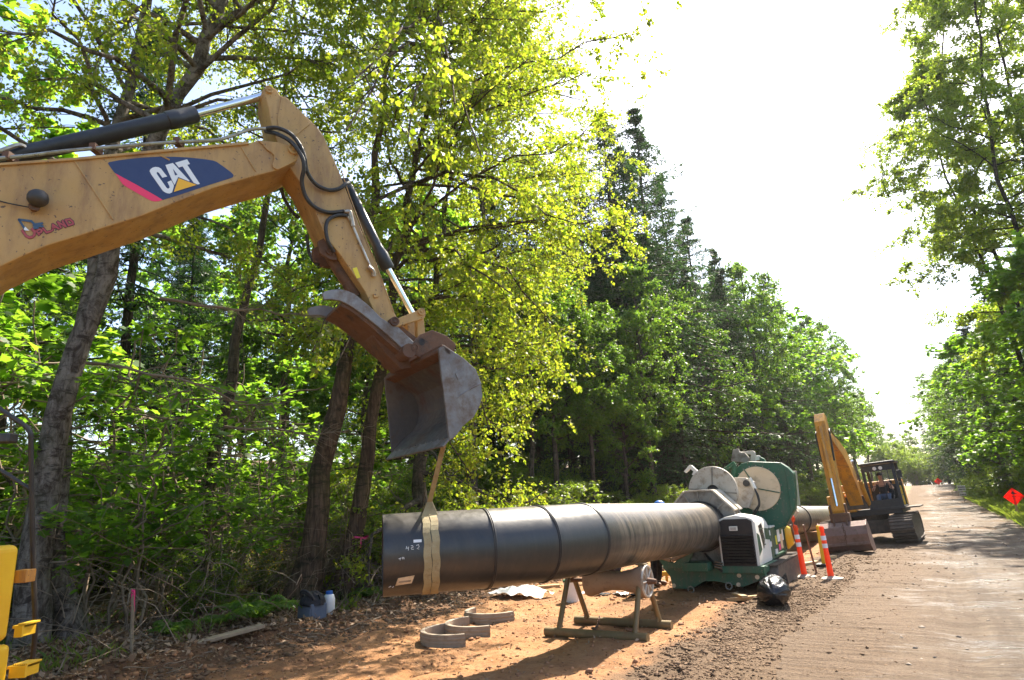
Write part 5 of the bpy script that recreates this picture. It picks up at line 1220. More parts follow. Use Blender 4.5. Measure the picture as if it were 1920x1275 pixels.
plank(gp(1490, 1062), gp(1532, 1056), .14, .06, 'timber scrap on the ground behind the ribboned delineator', 'wood_new')
plank(gp(1545, 1049), gp(1566, 1046), .12, .06, 'short timber scrap near the far bucket', 'wood_new')
# --- half rings
def half_ring(pA, pB, label, flip):
    A, B = gp(*pA), gp(*pB); cen = (A + B) / 2; r_ = float(np.linalg.norm((B - A)[:2]) / 2); r_ = min(max(r_, .42), .52)
    t = thing('half_ring', (cen[0], cen[1], min(A[2], B[2]) - .01), label, 'pipe liner', 'half ring liners on the dirt')
    u = (B - A); u[2] = 0; u /= np.linalg.norm(u); w_ = np.array([-u[1], u[0], 0]) * flip
    def seg(name, r0, r1, z0, z1, par=t):
        m = MB(); n = 28; v = []; f = []
        for i in range(n + 1):
            a = math.pi * i / n; d = -u * math.cos(a) + w_ * math.sin(a)
            v += [d * r0 + ZV * z0, d * r1 + ZV * z0, d * r1 + ZV * z1, d * r0 + ZV * z1]
        for i in range(n):
            for k in range(4): f.append((4 * i + k, 4 * i + (k + 1) % 4, 4 * i + 4 + (k + 1) % 4, 4 * i + 4 + k))
        f += [(0, 1, 2, 3), (4 * n + 3, 4 * n + 2, 4 * n + 1, 4 * n)]; m.add(v, f); o = m.build(name, M['concrete'], par, bevel=.006); return o
    o = seg('half_shell', r_ - .065, r_, 0, .17)
    seg('rib', r_ - .002, r_ + .012, .05, .075, t); seg('rib', r_ - .002, r_ + .012, .10, .125, t)
half_ring((838, 1186), (876, 1214), 'half ring liner nearest the camera of the three on the orange dirt', -1)
half_ring((878, 1170), (920, 1195), 'middle half ring liner between the two others on the orange dirt', -1)
half_ring((888, 1157), (964, 1163), 'farthest half ring liner, opening towards the road', -1)
# --- white sheet
c_, a_ = gpx(977, 1119)
q = W(c_, a_); q[2] = hz(q)
ws = thing('plastic_sheet', q, 'crumpled white plastic sheet lying on the dirt behind the pipe', 'sheet', rz=YAW)
n = 34; v = []
for i in range(n):
    for k in range(n):
        x, y = -.62 + 1.24 * i / (n - 1), -.34 + .68 * k / (n - 1)
        x += .06 * fbm(y * 4, 1.2, 3, 5); y += .06 * fbm(x * 4, 9.2, 3, 6)
        z = .05 + .16 * (1 - (x / .7) ** 2) * (1 - (y / .42) ** 2) + .10 * fbm(x * 5, y * 5, 4, 9)
        v.append((x, y, max(z, float(height(c_ + x, a_ + y)) - q[2] + .012)))
f = [(i * n + k, (i + 1) * n + k, (i + 1) * n + k + 1, i * n + k + 1) for i in range(n - 1) for k in range(n - 1)]
m = MB(); m.add(v, f); m.build('sheet', M['white'], ws, smooth='all')
# --- bucket, orange cone, cloth, yellow tool, under the pipe
def pail(px, py, label, h=.36, r=.145, body='white', lid=None, cat='bucket'):
    t = thing('pail', gp(px, py), label, cat, rz=YAW)
    m = MB(); m.lathe((0, 0, 0), (0, 0, 1), [(0, r * .88), (h * .93, r), (h * .93, r * 1.05), (h, r * 1.05), (h, r * .95)], 24); m.build('body', M[body], t, smooth=True)
    if lid: m = MB(); m.lathe((0, 0, h), (0, 0, 1), [(0, r * 1.1), (.03, r * 1.1), (.04, r)], 24); m.build('lid', M[lid], t, smooth=True)
    m = MB(); m.tube([(r * 1.05 * math.cos(a), .02, h * .9 + .0 - r * .9 * math.sin(a)) for a in np.linspace(0, math.pi, 12)], .004, 5); m.build('handle', M['dark_steel'], t)
    return t
pail(1073, 1128, 'white pail with green lid standing under the pipe behind the stand', lid='green')
c_, a_ = gpx(1119, 1110)
cn = gthing('traffic_cone', c_, a_, 'bright orange tube standing on the dirt under the pipe', 'cone')
m = MB(); m.lathe((0, 0, 0), (0, 0, 1), [(0, .10), (.03, .10), (.04, .06), (.42, .052), (.44, .04)], 16); m.build('cone', M['delin'], cn, smooth=True)
c_, a_ = gpx(1132, 1117)
cl = gthing('cloth_rags', c_, a_, 'dark and white rags spread on the dirt behind the roller stand', 'rags')
for k, (dx, dy, mt) in enumerate(((0, 0, 'dark_cloth'), (.35, .12, 'white'), (.7, -.05, 'dark_cloth'), (-.35, .1, 'white'))):
    m = MB(); n = 9; v = [(dx + .2 * (i / 8 - .5) * 1.6 + .03 * fbm(k * 5., i, 2), dy + .15 * (j / 8 - .5) * 1.6, .025 + .05 * (fbm(i * .6 + k * 9, j * .6, 3, k) + .3)) for i in range(n) for j in range(n)]
    m.add(v, [(i * n + j, (i + 1) * n + j, (i + 1) * n + j + 1, i * n + j + 1) for i in range(n - 1) for j in range(n - 1)]); m.build('rag', M[mt], cl, smooth='all')
c_, a_ = gpx(1150, 1098)
q = W(c_, a_); q[2] = hz(q)
def kneeling():
    j = dict(pelvis=(0, 0, .42), belly=(0, .12, .55), chest=(0, .28, .70), neck=(0, .40, .82), head0=(0, .45, .88), head=(0, .49, .92), crown=(0, .49, .99), nose=(0, .60, .89),
             hiL=(-.12, .05, .40), knL=(-.16, .40, .34), anL=(-.15, .16, .07), toL=(-.16, .36, .045), hiR=(.12, 0, .36), knR=(.14, .22, .08), anR=(.13, -.2, .09), toR=(.14, -.28, .05))
    for s_, x in (('L', -1), ('R', 1)):
        j['sh' + s_] = (x * .19, .28, .76); j['el' + s_] = (x * .24, .42, .52); j['wr' + s_] = (x * .18, .60, .36); j['ha' + s_] = (x * .16, .68, .33)
    return j
person(q, YAW + rad(70), 'worker in dark clothes and black cap crouching behind the roller stand', kneeling(), 'dark_cloth', 'dark_cloth', 'dark_cloth')
c_, a_ = gpx(1215, 1092)
yt = gthing('tool_frame', c_, a_ + .2, 'low yellow metal frame on the ground behind the roller stand', 'frame')
for dx in (-.45, .45): m = MB(); m.tube([(dx, -.2, .02), (dx, -.2, .16)], .03, 8); m.build('leg', M['bright_yellow'], yt, smooth=True)
m = MB(); m.box((0, -.2, .19), (1.5, .09, .09)); m.build('beam', M['bright_yellow'], yt, bevel=.01)
m = MB(); m.box((0, .1, .18), (.5, .3, .18)); m.build('box', M['rust'], yt, bevel=.01)
c_, a_ = gpx(1195, 1108)
hs_ = gthing('hose_heap', c_, a_, 'tangled green and black hoses heaped on the dirt behind the stand', 'hoses')
rs = np.random.RandomState(7)
for k in range(5):
    P = spline([(rs.uniform(-.45, .45), rs.uniform(-.2, .2), .03 + rs.uniform(0, .16)) for _ in range(7)], 6); m = MB(); m.tube(P, .02, 7); m.build('hose', M['green' if k < 3 else 'rubber'], hs_, smooth=True)
# --- cooler bag with a coat on top, jug beside it
c_, a_ = gpx(585, 1172)
cb = gthing('cooler_bag', c_, a_, 'blue grey cooler bag standing on the leaf litter under a dark coat', 'cooler', rz=rad(-10))
m = MB(); m.box((0, 0, .14), (.46, .30, .30)); m.build('bag', M['cooler'], cb, bevel=.03, segs=3)
m = MB(); m.box((0, -.157, .13), (.40, .02, .18)); m.build('pocket', M['cooler'], cb, bevel=.01)
m = MB(); m.tube([(-.2, -.16, .26), (.2, -.16, .26)], .012, 6); m.build('piping', M['dark_cloth'], cb)
ct = gthing('coat', c_, a_, 'dark coat heaped on top of the cooler bag', 'coat', dz=.27, rz=rad(-10))
n = 26; v = []
for i in range(n):
    for k in range(n):
        t, a = i / (n - 1), 2 * math.pi * k / (n - 1)
        r_ = .235 * math.sin(t * math.pi / 2); v.append((r_ * 1.08 * math.cos(a) * (1 + .18 * fbm(a, t * 4, 3, 2)), r_ * .85 * math.sin(a), .19 * math.cos(t * math.pi / 2) ** .8 + .05 * fbm(3 * a, t * 5, 3, 8)))
m = MB(); m.add(v, [(i * n + k, (i + 1) * n + k, (i + 1) * n + k + 1, i * n + k + 1) for i in range(n - 1) for k in range(n - 1)]); m.build('cloth', M['dark_cloth'], ct, smooth='all')
for r_ in (.15, .10):
    m = MB(); m.tube([(r_ * 1.2 * math.cos(t) + .02, -.12 - .06 * math.sin(t), .12 + r_ * .75 * math.sin(t)) for t in np.linspace(-.3, math.pi + .3, 16)], .022, 8); m.build('fold', M['dark_cloth'], ct, smooth=True)
c_, a_ = gpx(610, 1166)
jg = gthing('water_jug', c_ + .02, a_ + .06, 'white plastic jug with blue cap beside the cooler bag', 'jug')
m = MB(); m.lathe((0, 0, 0), (0, 0, 1), [(0, .085), (.02, .10), (.30, .10), (.36, .08), (.38, .05)], 18); m.build('body', M['white'], jg, smooth=True)
m = MB(); m.lathe((0, 0, .375), (0, 0, 1), [(0, .06), (.05, .06), (.055, .04)], 14); m.build('cap', M['blue_plastic'], jg, smooth=True)
# --- road signs
def diamond(px, py, half, foot, label, face='sign_orange', group='orange diamond road signs', d=None, lean=0.0, ink=True):
    """sign centre seen at px,py at distance d; foot: its pole's foot"""
    cpos = at(px, py, d); t = thing('road_sign', (cpos[0], cpos[1], hz(cpos)), label, 'road sign', group, YAW + rad(180))
    h_ = cpos[2] - hz(cpos); m = MB(); s_ = half
    m.prism([(0, .012, h_ + s_), (s_, .012, h_), (0, .012, h_ - s_), (-s_, .012, h_)], (0, -.008, 0)); o = m.build('panel', M[face], t, bevel=.002)
    if ink:
        k = s_
        m = MB(); m.prism([(0, .016, h_ + .58 * k), (-.12 * k, .016, h_ + .44 * k), (-.34 * k, .016, h_ + .34 * k), (-.36 * k, .016, h_ + .24 * k), (-.14 * k, .016, h_ + .32 * k), (-.06 * k, .016, h_ + .22 * k), (.04 * k, .016, h_ + .32 * k), (.16 * k, .016, h_ + .26 * k), (.22 * k, .016, h_ + .40 * k)], (0, -.003, 0)); m.build('symbol', M['sign_ink'], o)
        for i in range(9):
            m = MB(); m.box(((i - 4) * .14 * k, .0145, h_ + .0 * k), (.085 * k, .003, .075 * k)); m.build('printed_mark', M['ink_red'], o)
    m = MB(); m.box((0, -.03, (h_ + .35) / 2 - .1), (.09, .05, h_ + .35 + .2)); m.build('post', M['wood_new'], t, bevel=.004)
    return t
diamond(1901, 931, .41, None, 'large red orange diamond sign with black symbol at the right, nearest of its kind', d=30.2)
diamond(1759, 902.5, .53, None, 'red orange diamond sign at the far bend beside the bright shrub', d=100.0)
diamond(1735.5, 896.5, .55, None, 'farthest red orange diamond sign, at the crest above the dark car', d=138.0)
diamond(1708.5, 898.5, .32, None, 'tiny orange yellow sign at the end of the road', 'tri_yellow', None, d=140.0, ink=False)
cpos = at(1803, 915.5, 58.0); t = thing('notice_board', (cpos[0], cpos[1], hz(cpos)), 'white rectangular notice sign at the edge of the dark trees', 'sign', None, YAW + rad(180)); h_ = cpos[2] - hz(cpos)
m = MB(); m.box((0, 0, h_), (.58, .012, .48)); o = m.build('panel', M['white'], t, bevel=.002)
for dz_, n_ in ((.10, 5), (-.10, 5)):
    for i in range(n_): m = MB(); m.box(((i - 2) * .10, .0075, h_ + dz_), (.07, .003, .11)); m.build('printed_mark', M['sign_ink'], o)
m = MB(); m.box((.0, 0, h_ - .52), (.5, .012, .28)); o = m.build('lower_panel', M['white'], t, bevel=.002)
for i in range(4): m = MB(); m.box(((i - 1.5) * .11, .0075, h_ - .57), (.08, .003, .09)); m.build('printed_mark', M['sign_ink'], o)
m = MB(); m.box((0, -.03, h_ / 2), (.06, .04, h_ + .3)); m.build('post', M['wood'], t)
# --- dark car beyond the crest
cpos = at(1736, 908, 142.0); q = cpos.copy(); q[2] = hz(cpos)
car = thing('parked_car', q, 'dark car parked across the far end of the road', 'car', None, YAW + rad(80))
m = MB(); m.prism([(-.85, y, z) for y, z in [(-2.2, .35), (-2.2, .85), (-1.3, .95), (-.7, 1.42), (.8, 1.45), (1.5, .98), (2.2, .88), (2.25, .35)]], (1.7, 0, 0)); m.build('body', M['car'], car, bevel=.06)
m = MB(); m.prism([(-.86, y, z) for y, z in [(-1.15, .97), (-.66, 1.36), (.75, 1.38), (1.3, .99)]], (1.72, 0, 0)); m.build('window', M['glass_dark'], car)
for x in (-.75, .75):
    for y in (-1.4, 1.4): m = MB(); m.lathe((x - .1, y, .32), (1, 0, 0), [(0, .32), (.2, .32)], 18); m.build('wheel', M['rubber'], car, smooth=True)

# ================================================================ vegetation
RS = np.random.RandomState(20)
def unit(v): return v / (np.linalg.norm(v, axis=-1, keepdims=True) + 1e-9)
def tube_batch(P, R, S=5):
    """P (M,K,3) polylines, R (M,K) radii -> verts, quads"""
    Mn, K, _ = P.shape; T = np.gradient(P, axis=1); T = unit(T)
    ref = np.where(np.abs(T[..., 2:3]) < .9, np.array([0, 0, 1.0]), np.array([1.0, 0, 0]))
    X = unit(np.cross(ref, T)); Y = np.cross(T, X); a = np.arange(S) * 2 * np.pi / S
    V = P[:, :, None, :] + R[:, :, None, None] * (np.cos(a)[None, None, :, None] * X[:, :, None, :] + np.sin(a)[None, None, :, None] * Y[:, :, None, :])
    base = (np.arange(Mn) * K * S)[:, None, None]; i = (np.arange(K - 1) * S)[None, :, None]; k = np.arange(S)[None, None, :]; k2 = (k + 1) % S
    F = np.stack([base + i + k, base + i + k2, base + i + S + k2, base + i + S + k], -1)
    return V.reshape(-1, 3), F.reshape(-1, 4)
class NP:
    def __init__(s): s.V = []; s.F = []; s.n = 0
    def add(s, v, f): s.V.append(v); s.F.append(f + s.n); s.n += len(v)
    def mesh(s, name): return np_mesh(name, np.concatenate(s.V), np.concatenate(s.F))
def leaf_blades(B, D, L, wr=.62, fold=.10, rs=RS, hang=.5, six=False):
    """B bases, D directions, L lengths: one folded blade each"""
    N = len(B); D = unit(D + np.array([0, 0, -hang]) + rs.normal(0, .45, (N, 3)))
    n = unit(rs.normal(0, .75, (N, 3)) + np.array([0, 0, .8])); l = unit(np.cross(D, n)); n = np.cross(l, D); L = L[:, None]
    if six:
        pts = [B, B + .22 * L * D + .40 * wr * L * l + fold * L * n, B + .55 * L * D + .42 * wr * L * l + fold * L * n, B + L * D,
               B + .55 * L * D - .42 * wr * L * l + fold * L * n, B + .22 * L * D - .40 * wr * L * l + fold * L * n]
    else:
        pts = [B, B + .42 * L * D + .5 * wr * L * l + fold * L * n, B + L * D, B + .42 * L * D - .5 * wr * L * l + fold * L * n]
    V = np.stack(pts, 1).reshape(-1, 3); k = len(pts)
    return V, np.arange(N * k).reshape(N, k)
_LOBE = [(0, 0), (.10, .30), (.02, .50), (.34, .36), (.46, .60), (.62, .30), (1.0, 0), (.62, -.30), (.46, -.60), (.34, -.36), (.02, -.50), (.10, -.30)]
def lobed_blades(B, D, L, rs=RS, hang=.35):
    N = len(B); D = unit(D * np.array([1, 1, .4]) + np.array([0, 0, -hang]) + rs.normal(0, .3, (N, 3)))
    n = unit(rs.normal(0, .28, (N, 3)) + np.array([0, 0, 1.0])); l = unit(np.cross(D, n)); n = np.cross(l, D); L = L[:, None]
    pts = [B + x * L * D + y * L * l - (abs(y) * .22) * L * n for x, y in _LOBE]
    V = np.stack(pts, 1).reshape(-1, 3); return V, np.arange(N * len(_LOBE)).reshape(N, -1)
def along(P, t):
    """P (M,K,3), t (M,n) in 0..1 -> points, directions"""
    K = P.shape[1]; u = np.clip(t, 0, .9999) * (K - 1); i = u.astype(int); f = (u - i)[..., None]; m = np.arange(P.shape[0])[:, None]
    a, b = P[m, i], P[m, i + 1]; return a * (1 - f) + b * f, unit(b - a)
def stem_line(pts, n=22, wob=.05, rs=RS):
    P = np.array(spline(pts, 8)); d = np.r_[0, np.cumsum(np.linalg.norm(np.diff(P, axis=0), axis=1))]; s = np.linspace(0, d[-1], n)
    Q = np.stack([np.interp(s, d, P[:, k]) for k in range(3)], 1); Q[1:-1, :2] += rs.normal(0, wob, (n - 2, 2)); return Q
def branches(o, d, L, K, droop, rs, curve=.12):
    s = np.linspace(0, 1, K)[None, :, None]; L = L[:, None, None]
    side = rs.normal(0, curve, (len(o), 1, 3))
    return o[:, None, :] + L * (s * d[:, None, :] + s ** 2 * (side + np.array([0, 0, -1.0]) * droop)) + L * .03 * rs.normal(0, 1, (len(o), K, 3)) * s
def grow(stems, radii, nlimb=34, t0=.28, Lmax=5.0, prof=None, el=(5, 55), nsub=11, subL=.42, ntw=5, twL=.55, nlv=14, leafL=(.06, .095), droop=.18,
         bias=None, extra=None, lobed=False, six=False, wr=.66, hang=.5, texp=1.05, rs=RS, keep=1.0, sides=12, subr=.012, extra_leaf=None):
    """-> (wood verts, faces), (leaf verts, faces)"""
    wood = NP(); O, D, L, R0 = [], [], [], []
    for S, (r0, r1) in zip(stems, radii):
        n = len(S); t = np.linspace(0, 1, n); r = r1 + (r0 - r1) * (1 - t) ** texp; r = r * (1 + .35 * np.exp(-t * n / 1.2)) * (1 + rs.normal(0, .03, n))
        wood.add(*tube_batch(S[None], r[None], sides))
        m = nlimb // len(stems); tt = np.sort(rs.uniform(t0, .99, m)); o, d = along(S[None], tt[None]); o = o[0]; d = d[0]
        az = np.arange(m) * 2.4 + rs.uniform(0, 1.2, m); e = np.radians(rs.uniform(el[0], el[1], m)) 
        hv = np.stack([np.cos(az), np.sin(az), np.zeros(m)], 1)
        if bias is not None: hv = unit(hv + np.asarray(bias))
        dd = unit(hv * np.cos(e)[:, None] + np.array([0, 0, 1.0]) * np.sin(e)[:, None])
        pr = prof(tt) if prof else np.sin(np.pi * np.clip((tt - t0 + .12) / (1.12 - t0), 0, 1)) ** .7
        wgt = (1 + .5 * (hv @ np.asarray(bias))) if bias is not None else 1.0
        O.append(o); D.append(dd); L.append(Lmax * pr * rs.uniform(.65, 1.15, m) * wgt); R0.append(np.interp(tt, t, r) * .45)
    O = np.concatenate(O); D = np.concatenate(D); L = np.concatenate(L); R0 = np.concatenate(R0)
    LB = branches(O, D, L, 8, droop, rs)
    if extra:
        for (t, tgt) in extra:
            S = stems[-1]; o, _ = along(S[None], np.array([[t]])); o = o[0, 0]; tgt = np.asarray(tgt); s = np.linspace(0, 1, 8)[:, None]
            q = o * (1 - s) + tgt * s; q[:, 2] += np.sin(s[:, 0] * np.pi) * .7; q[1:] += rs.normal(0, .07, (7, 3)); LB = np.concatenate([LB, q[None]]); R0 = np.r_[R0, .055]; L = np.r_[L, np.linalg.norm(tgt - o) * .55]
    s = np.linspace(1, 0, 8)[None, :]; wood.add(*tube_batch(LB, np.maximum(R0[:, None] * s ** .8, .008) + .004, 6))
    Mn = len(LB); ts = rs.uniform(.18, 1.0, (Mn, nsub)); o, d = along(LB, ts)
    dv = unit(d + rs.normal(0, .55, d.shape) * np.array([1, 1, .6])); sl = (subL * L[:, None] * (1.1 - .55 * ts) * rs.uniform(.6, 1.2, ts.shape))
    SB = branches(o.reshape(-1, 3), dv.reshape(-1, 3), sl.ravel(), 4, droop * 1.3, rs, .2)
    if keep < 1: SB = SB[rs.rand(len(SB)) < keep]
    wood.add(*tube_batch(SB, np.array([1, .75, .5, .25])[None] * subr * rs.uniform(.7, 1.3, (len(SB), 1)), 3))
    Ms = len(SB); tw = rs.uniform(.15, 1.0, (Ms, ntw)); o, d = along(SB, tw); o = o.reshape(-1, 3); d = d.reshape(-1, 3)
    td = unit(d + rs.normal(0, .7, d.shape) + np.array([0, 0, -.15])); tl = twL * rs.uniform(.4, 1.2, len(o))
    lt = rs.uniform(.05, 1.0, (len(o), nlv)); lb = o[:, None, :] + td[:, None, :] * (lt * tl[:, None])[..., None] + rs.normal(0, .035, (len(o), nlv, 3))
    ld = np.repeat(td[:, None, :], nlv, 1) + rs.normal(0, .8, (len(o), nlv, 3)); lb = lb.reshape(-1, 3); ld = ld.reshape(-1, 3)
    ln = rs.uniform(leafL[0], leafL[1], len(lb))
    if lobed: lf = lobed_blades(lb, ld, ln, rs, hang)
    else: lf = leaf_blades(lb, ld, ln, wr, .10, rs, hang, six)
    return (np.concatenate(wood.V), np.concatenate(wood.F)), lf
def conifer(H, rs, r0=.26, Lb=3.4, dens=1.0, base=.10):
    wood = NP(); n = 14; S = np.stack([rs.normal(0, .03, n), rs.normal(0, .03, n), np.linspace(0, H, n)], 1); S[0, :2] = 0
    r = r0 * (1 - np.linspace(0, 1, n)) ** .9 + .012; wood.add(*tube_batch(S[None], r[None], 9))
    z = []; h = H * base
    while h < H * .985: z.append(h); h += (.55 + .45 * (1 - h / H)) / dens
    z = np.repeat(np.array(z), 5); z = z + rs.uniform(-.2, .2, len(z)); m = len(z); az = rs.uniform(0, 2 * np.pi, m); t = np.clip(z / H, 0, 1)
    L = Lb * (1 - t) ** .80 * (.35 + .65 * np.clip(t / .25, 0, 1)) * rs.uniform(.3, 1.3, m) + .06; e = np.radians(-8 + 38 * t ** 2 + rs.uniform(-10, 10, m))
    d = np.stack([np.cos(az) * np.cos(e), np.sin(az) * np.cos(e), np.sin(e)], 1); o = np.stack([np.zeros(m), np.zeros(m), z], 1)
    B = branches(o, d, L, 6, .16, rs, .08); wood.add(*tube_batch(B, np.array([1, .8, .6, .45, .3, .15])[None] * (.012 + .010 * L[:, None]), 4))
    ns = 15; ts = np.tile(np.linspace(.12, .99, ns), (m, 1)) + rs.uniform(-.03, .03, (m, ns)); p, dd = along(B, ts); sgn = np.where(np.arange(ns) % 2, 1, -1)[None, :, None]
    lat = unit(np.cross(dd, np.array([0, 0, 1.0]))) * sgn; sd = unit(lat + .75 * dd + np.array([0, 0, -.22]) + rs.normal(0, .18, dd.shape)); sl = (.10 + .34 * L[:, None] * (1.02 - ts)) * rs.uniform(.7, 1.2, ts.shape)
    p = p.reshape(-1, 3); sd = sd.reshape(-1, 3); sl = np.minimum(sl.ravel(), 1.1); nn = 7
    u = np.tile(np.linspace(.05, 1, nn), (len(p), 1)); lb = p[:, None, :] + sd[:, None, :] * (u * sl[:, None])[..., None]; lb[..., 2] -= .10 * (u * sl[:, None]) ** 1.5
    ld = np.repeat(sd[:, None, :], nn, 1) + rs.normal(0, .5, lb.shape); lb = lb.reshape(-1, 3); ld = ld.reshape(-1, 3); keep = rs.rand(len(lb)) < .92
    lb, ld = lb[keep], ld[keep]; lf = leaf_blades(lb, ld, rs.uniform(.12, .30, len(lb)), .26, .03, rs, .25)
    return (np.concatenate(wood.V), np.concatenate(wood.F)), lf
def make_tree(name, loc_, label, cat, wood, leaves, bark, leafm, group=None, off=None, trunk='trunk', crown='crown'):
    t = thing(name, loc_, label, cat, group); o3 = np.zeros(3) if off is None else np.asarray(off)
    me = np_mesh(trunk, wood[0] - o3, wood[1]); link(trunk, me, M[bark], t, smooth=True)
    me = np_mesh(crown, leaves[0] - o3, leaves[1]); link(crown, me, M[leafm], t); return t

# ---- the individual big trees of the near forest edge (trunks follow the photograph)
def edge_base(px, py, c):
    q = onp(px, py, CD * c, CD); q[2] = hz(q); return q
YH = np.array([0, 1.0, 0])
def line_px(pts, base):
    P = [base - [0, 0, .15]] + [onp(x, y, base, YH) for x, y in pts]; return P
b1 = edge_base(62, 1130, -12.2)
sA = stem_line(line_px([(75, 1000), (101, 810), (141, 682), (165, 600), (195, 520), (218, 440), (262, 320), (345, 166), (408, 31), (450, -110), (490, -250)], b1), 26, .03)
b1b = b1 + np.array([.35, .5, 0])
sB = stem_line(line_px([(100, 1000), (118, 800), (148, 640), (168, 540), (180, 450), (205, 320), (225, 220), (247, 140), (265, 50), (278, -20), (290, -150), (300, -260)], b1b), 26, .03)
KW = dict(nsub=11, ntw=6, nlv=15, wr=.76, six=False, texp=1.9)
w_, l_ = grow([sA, sB], [(.235, .08), (.185, .07)], nlimb=62, t0=.46, Lmax=4.4, el=(-12, 45), bias=CD * .35 - ED * .1, leafL=(.045, .095), **{**KW, 'texp': 1.15})
make_tree('cottonwood_tree', b1, 'tall leaning twin trunk cottonwood with pale bark behind the hand rail at the far left', 'tree', w_, l_, 'bark_pale', 'leaf_cotton', 'big cottonwoods at the forest edge', b1)
b2_ = edge_base(368, 1030, -14.2)
s2_ = stem_line(line_px([(395, 880), (425, 760), (442, 640), (468, 540), (486, 470), (500, 400), (512, 330), (535, 180), (552, 30), (562, -80)], b2_), 24, .04)
w_, l_ = grow([s2_], [(.20, .04)], nlimb=22, t0=.62, Lmax=3.8, el=(0, 45), leafL=(.06, .095), **{**KW, 'nlv': 14})
make_tree('cottonwood_tree', b2_, 'slender grey trunk leaning right beneath the middle of the boom', 'tree', w_, l_, 'bark_grey', 'leaf_cotton', 'big cottonwoods at the forest edge', b2_)
b3_ = edge_base(555, 1140, -11.4)
s3_ = stem_line(line_px([(582, 1000), (609, 880), (628, 780), (648, 680), (668, 560), (690, 430), (715, 250), (738, 50), (750, -60)], b3_), 24, .04)
w_, l_ = grow([s3_], [(.29, .05)], nlimb=16, t0=.70, Lmax=3.8, el=(-5, 45), bias=CD * .5, leafL=(.06, .095), **KW)
make_tree('cottonwood_tree', b3_, 'thick brown trunk wrapped in dead vines above the cooler bag', 'tree', w_, l_, 'bark_brown', 'leaf_cotton', 'big cottonwoods at the forest edge', b3_)
b4_ = edge_base(640, 1132, -11.2)
s4_ = stem_line(line_px([(664, 1000), (688, 880), (705, 760), (725, 620), (742, 500), (760, 410), (775, 340), (800, 200), (818, 60), (828, -80), (832, -140)], b4_), 24, .04)
ext = [(.80, at(690, 150, 8.6)), (.84, at(840, 215, 8.8)), (.76, at(650, 228, 7.9)), (.76, at(900, 300, 9.6)), (.56, at(585, 640, 9.6)), (.70, at(760, 260, 9.0)), (.48, at(640, 690, 10.4)),
       (.42, at(950, 560, 11.5)), (.36, at(930, 800, 12.0)), (.45, at(1040, 600, 12.2)), (.32, at(880, 900, 12.5)), (.55, at(1080, 430, 12.0))]
w_, l_ = grow([s4_], [(.21, .05)], nlimb=48, t0=.34, Lmax=3.9, el=(-12, 42), bias=CD * .75 - ED * .15, leafL=(.055, .115), extra=ext, **{**KW, 'six': True, 'nlv': 14})
make_tree('cottonwood_tree', b4_, 'bright yellow green cottonwood with a pink ribbon on its trunk, branches behind the bucket', 'tree', w_, l_, 'bark_brown', 'leaf_cotton', 'big cottonwoods at the forest edge', b4_)
b5_ = W(-11.2, 13.0); b5_[2] = hz(b5_)
s5_ = stem_line([b5_ - [0, 0, .15], b5_ + [.1, 0, 3], b5_ + [.5, -.1, 7], b5_ + [1.1, -.2, 11], b5_ + [1.4, -.2, 13.6]], 24, .05)
w_, l_ = grow([s5_], [(.24, .04)], nlimb=44, t0=.06, Lmax=4.0, el=(-15, 40), bias=CD * .62 - ED * .1, leafL=(.05, .105), prof=lambda t: np.interp(t, [0, .2, .45, .75, 1], [.62, .78, 1.0, .95, .65]), **KW)
make_tree('cottonwood_tree', b5_, 'glowing yellow green cottonwood whose low branches hang over the far side of the pipe', 'tree', w_, l_, 'bark_grey', 'leaf_cotton', 'big cottonwoods at the forest edge', b5_)
b6_ = W(-13.2, 18.0); b6_[2] = hz(b6_)
s6_ = stem_line([b6_ - [0, 0, .15], b6_ + [.1, 0, 4], b6_ + [.5, -.1, 9], b6_ + [1.0, -.2, 14], b6_ + [1.4, -.2, 21]], 24, .05)
w_, l_ = grow([s6_], [(.24, .04)], nlimb=52, t0=.40, Lmax=4.3, el=(-5, 45), bias=CD * .7, leafL=(.07, .115), **{**KW, 'nlv': 15})
make_tree('cottonwood_tree', b6_, 'yellow green cottonwood reaching the top edge beside the open sky', 'tree', w_, l_, 'bark_grey', 'leaf_cotton', 'big cottonwoods at the forest edge', b6_)

# ---- tall trees leaning over the road on the right
def base_px(px, py, c): 
    q = onp(px, py, CD * c, CD); q[2] = hz(q); return q
r1 = base_px(1985, 955, 4.9)
sR = stem_line(line_px([(1955, 830), (1920, 699), (1892, 607), (1842, 487), (1800, 395), (1772, 332), (1745, 230), (1725, 120)], r1), 22, .05)
r1b = r1 + np.array([.8, .6, 0])
sR2 = stem_line(line_px([(1975, 760), (1920, 600), (1870, 487), (1828, 395), (1793, 325), (1775, 200), (1765, 60), (1750, -60)], r1b), 22, .05)
w_, l_ = grow([sR, sR2], [(.19, .04), (.18, .04)], nlimb=94, t0=.32, Lmax=3.7, el=(-5, 45), bias=-CD * .25, leafL=(.09, .17), **{**KW, 'nlv': 13, 'nsub': 11})
make_tree('cottonwood_tree', r1, 'tall pair of dark trunks leaning left over the road beneath a thin leafy crown', 'tree', w_, l_, 'bark_dark', 'leaf_right', 'leaning trees right of the road', r1)
r2 = base_px(2060, 955, 5.6)
sR3 = stem_line(line_px([(2010, 700), (1960, 560), (1920, 466), (1877, 353), (1863, 282), (1845, 150), (1830, 0), (1815, -200)], r2), 22, .05)
r2b = r2 + np.array([.9, .8, 0])
sR4 = stem_line(line_px([(2030, 600), (1970, 420), (1920, 261), (1895, 183), (1870, 60), (1850, -100), (1830, -260)], r2b), 22, .05)
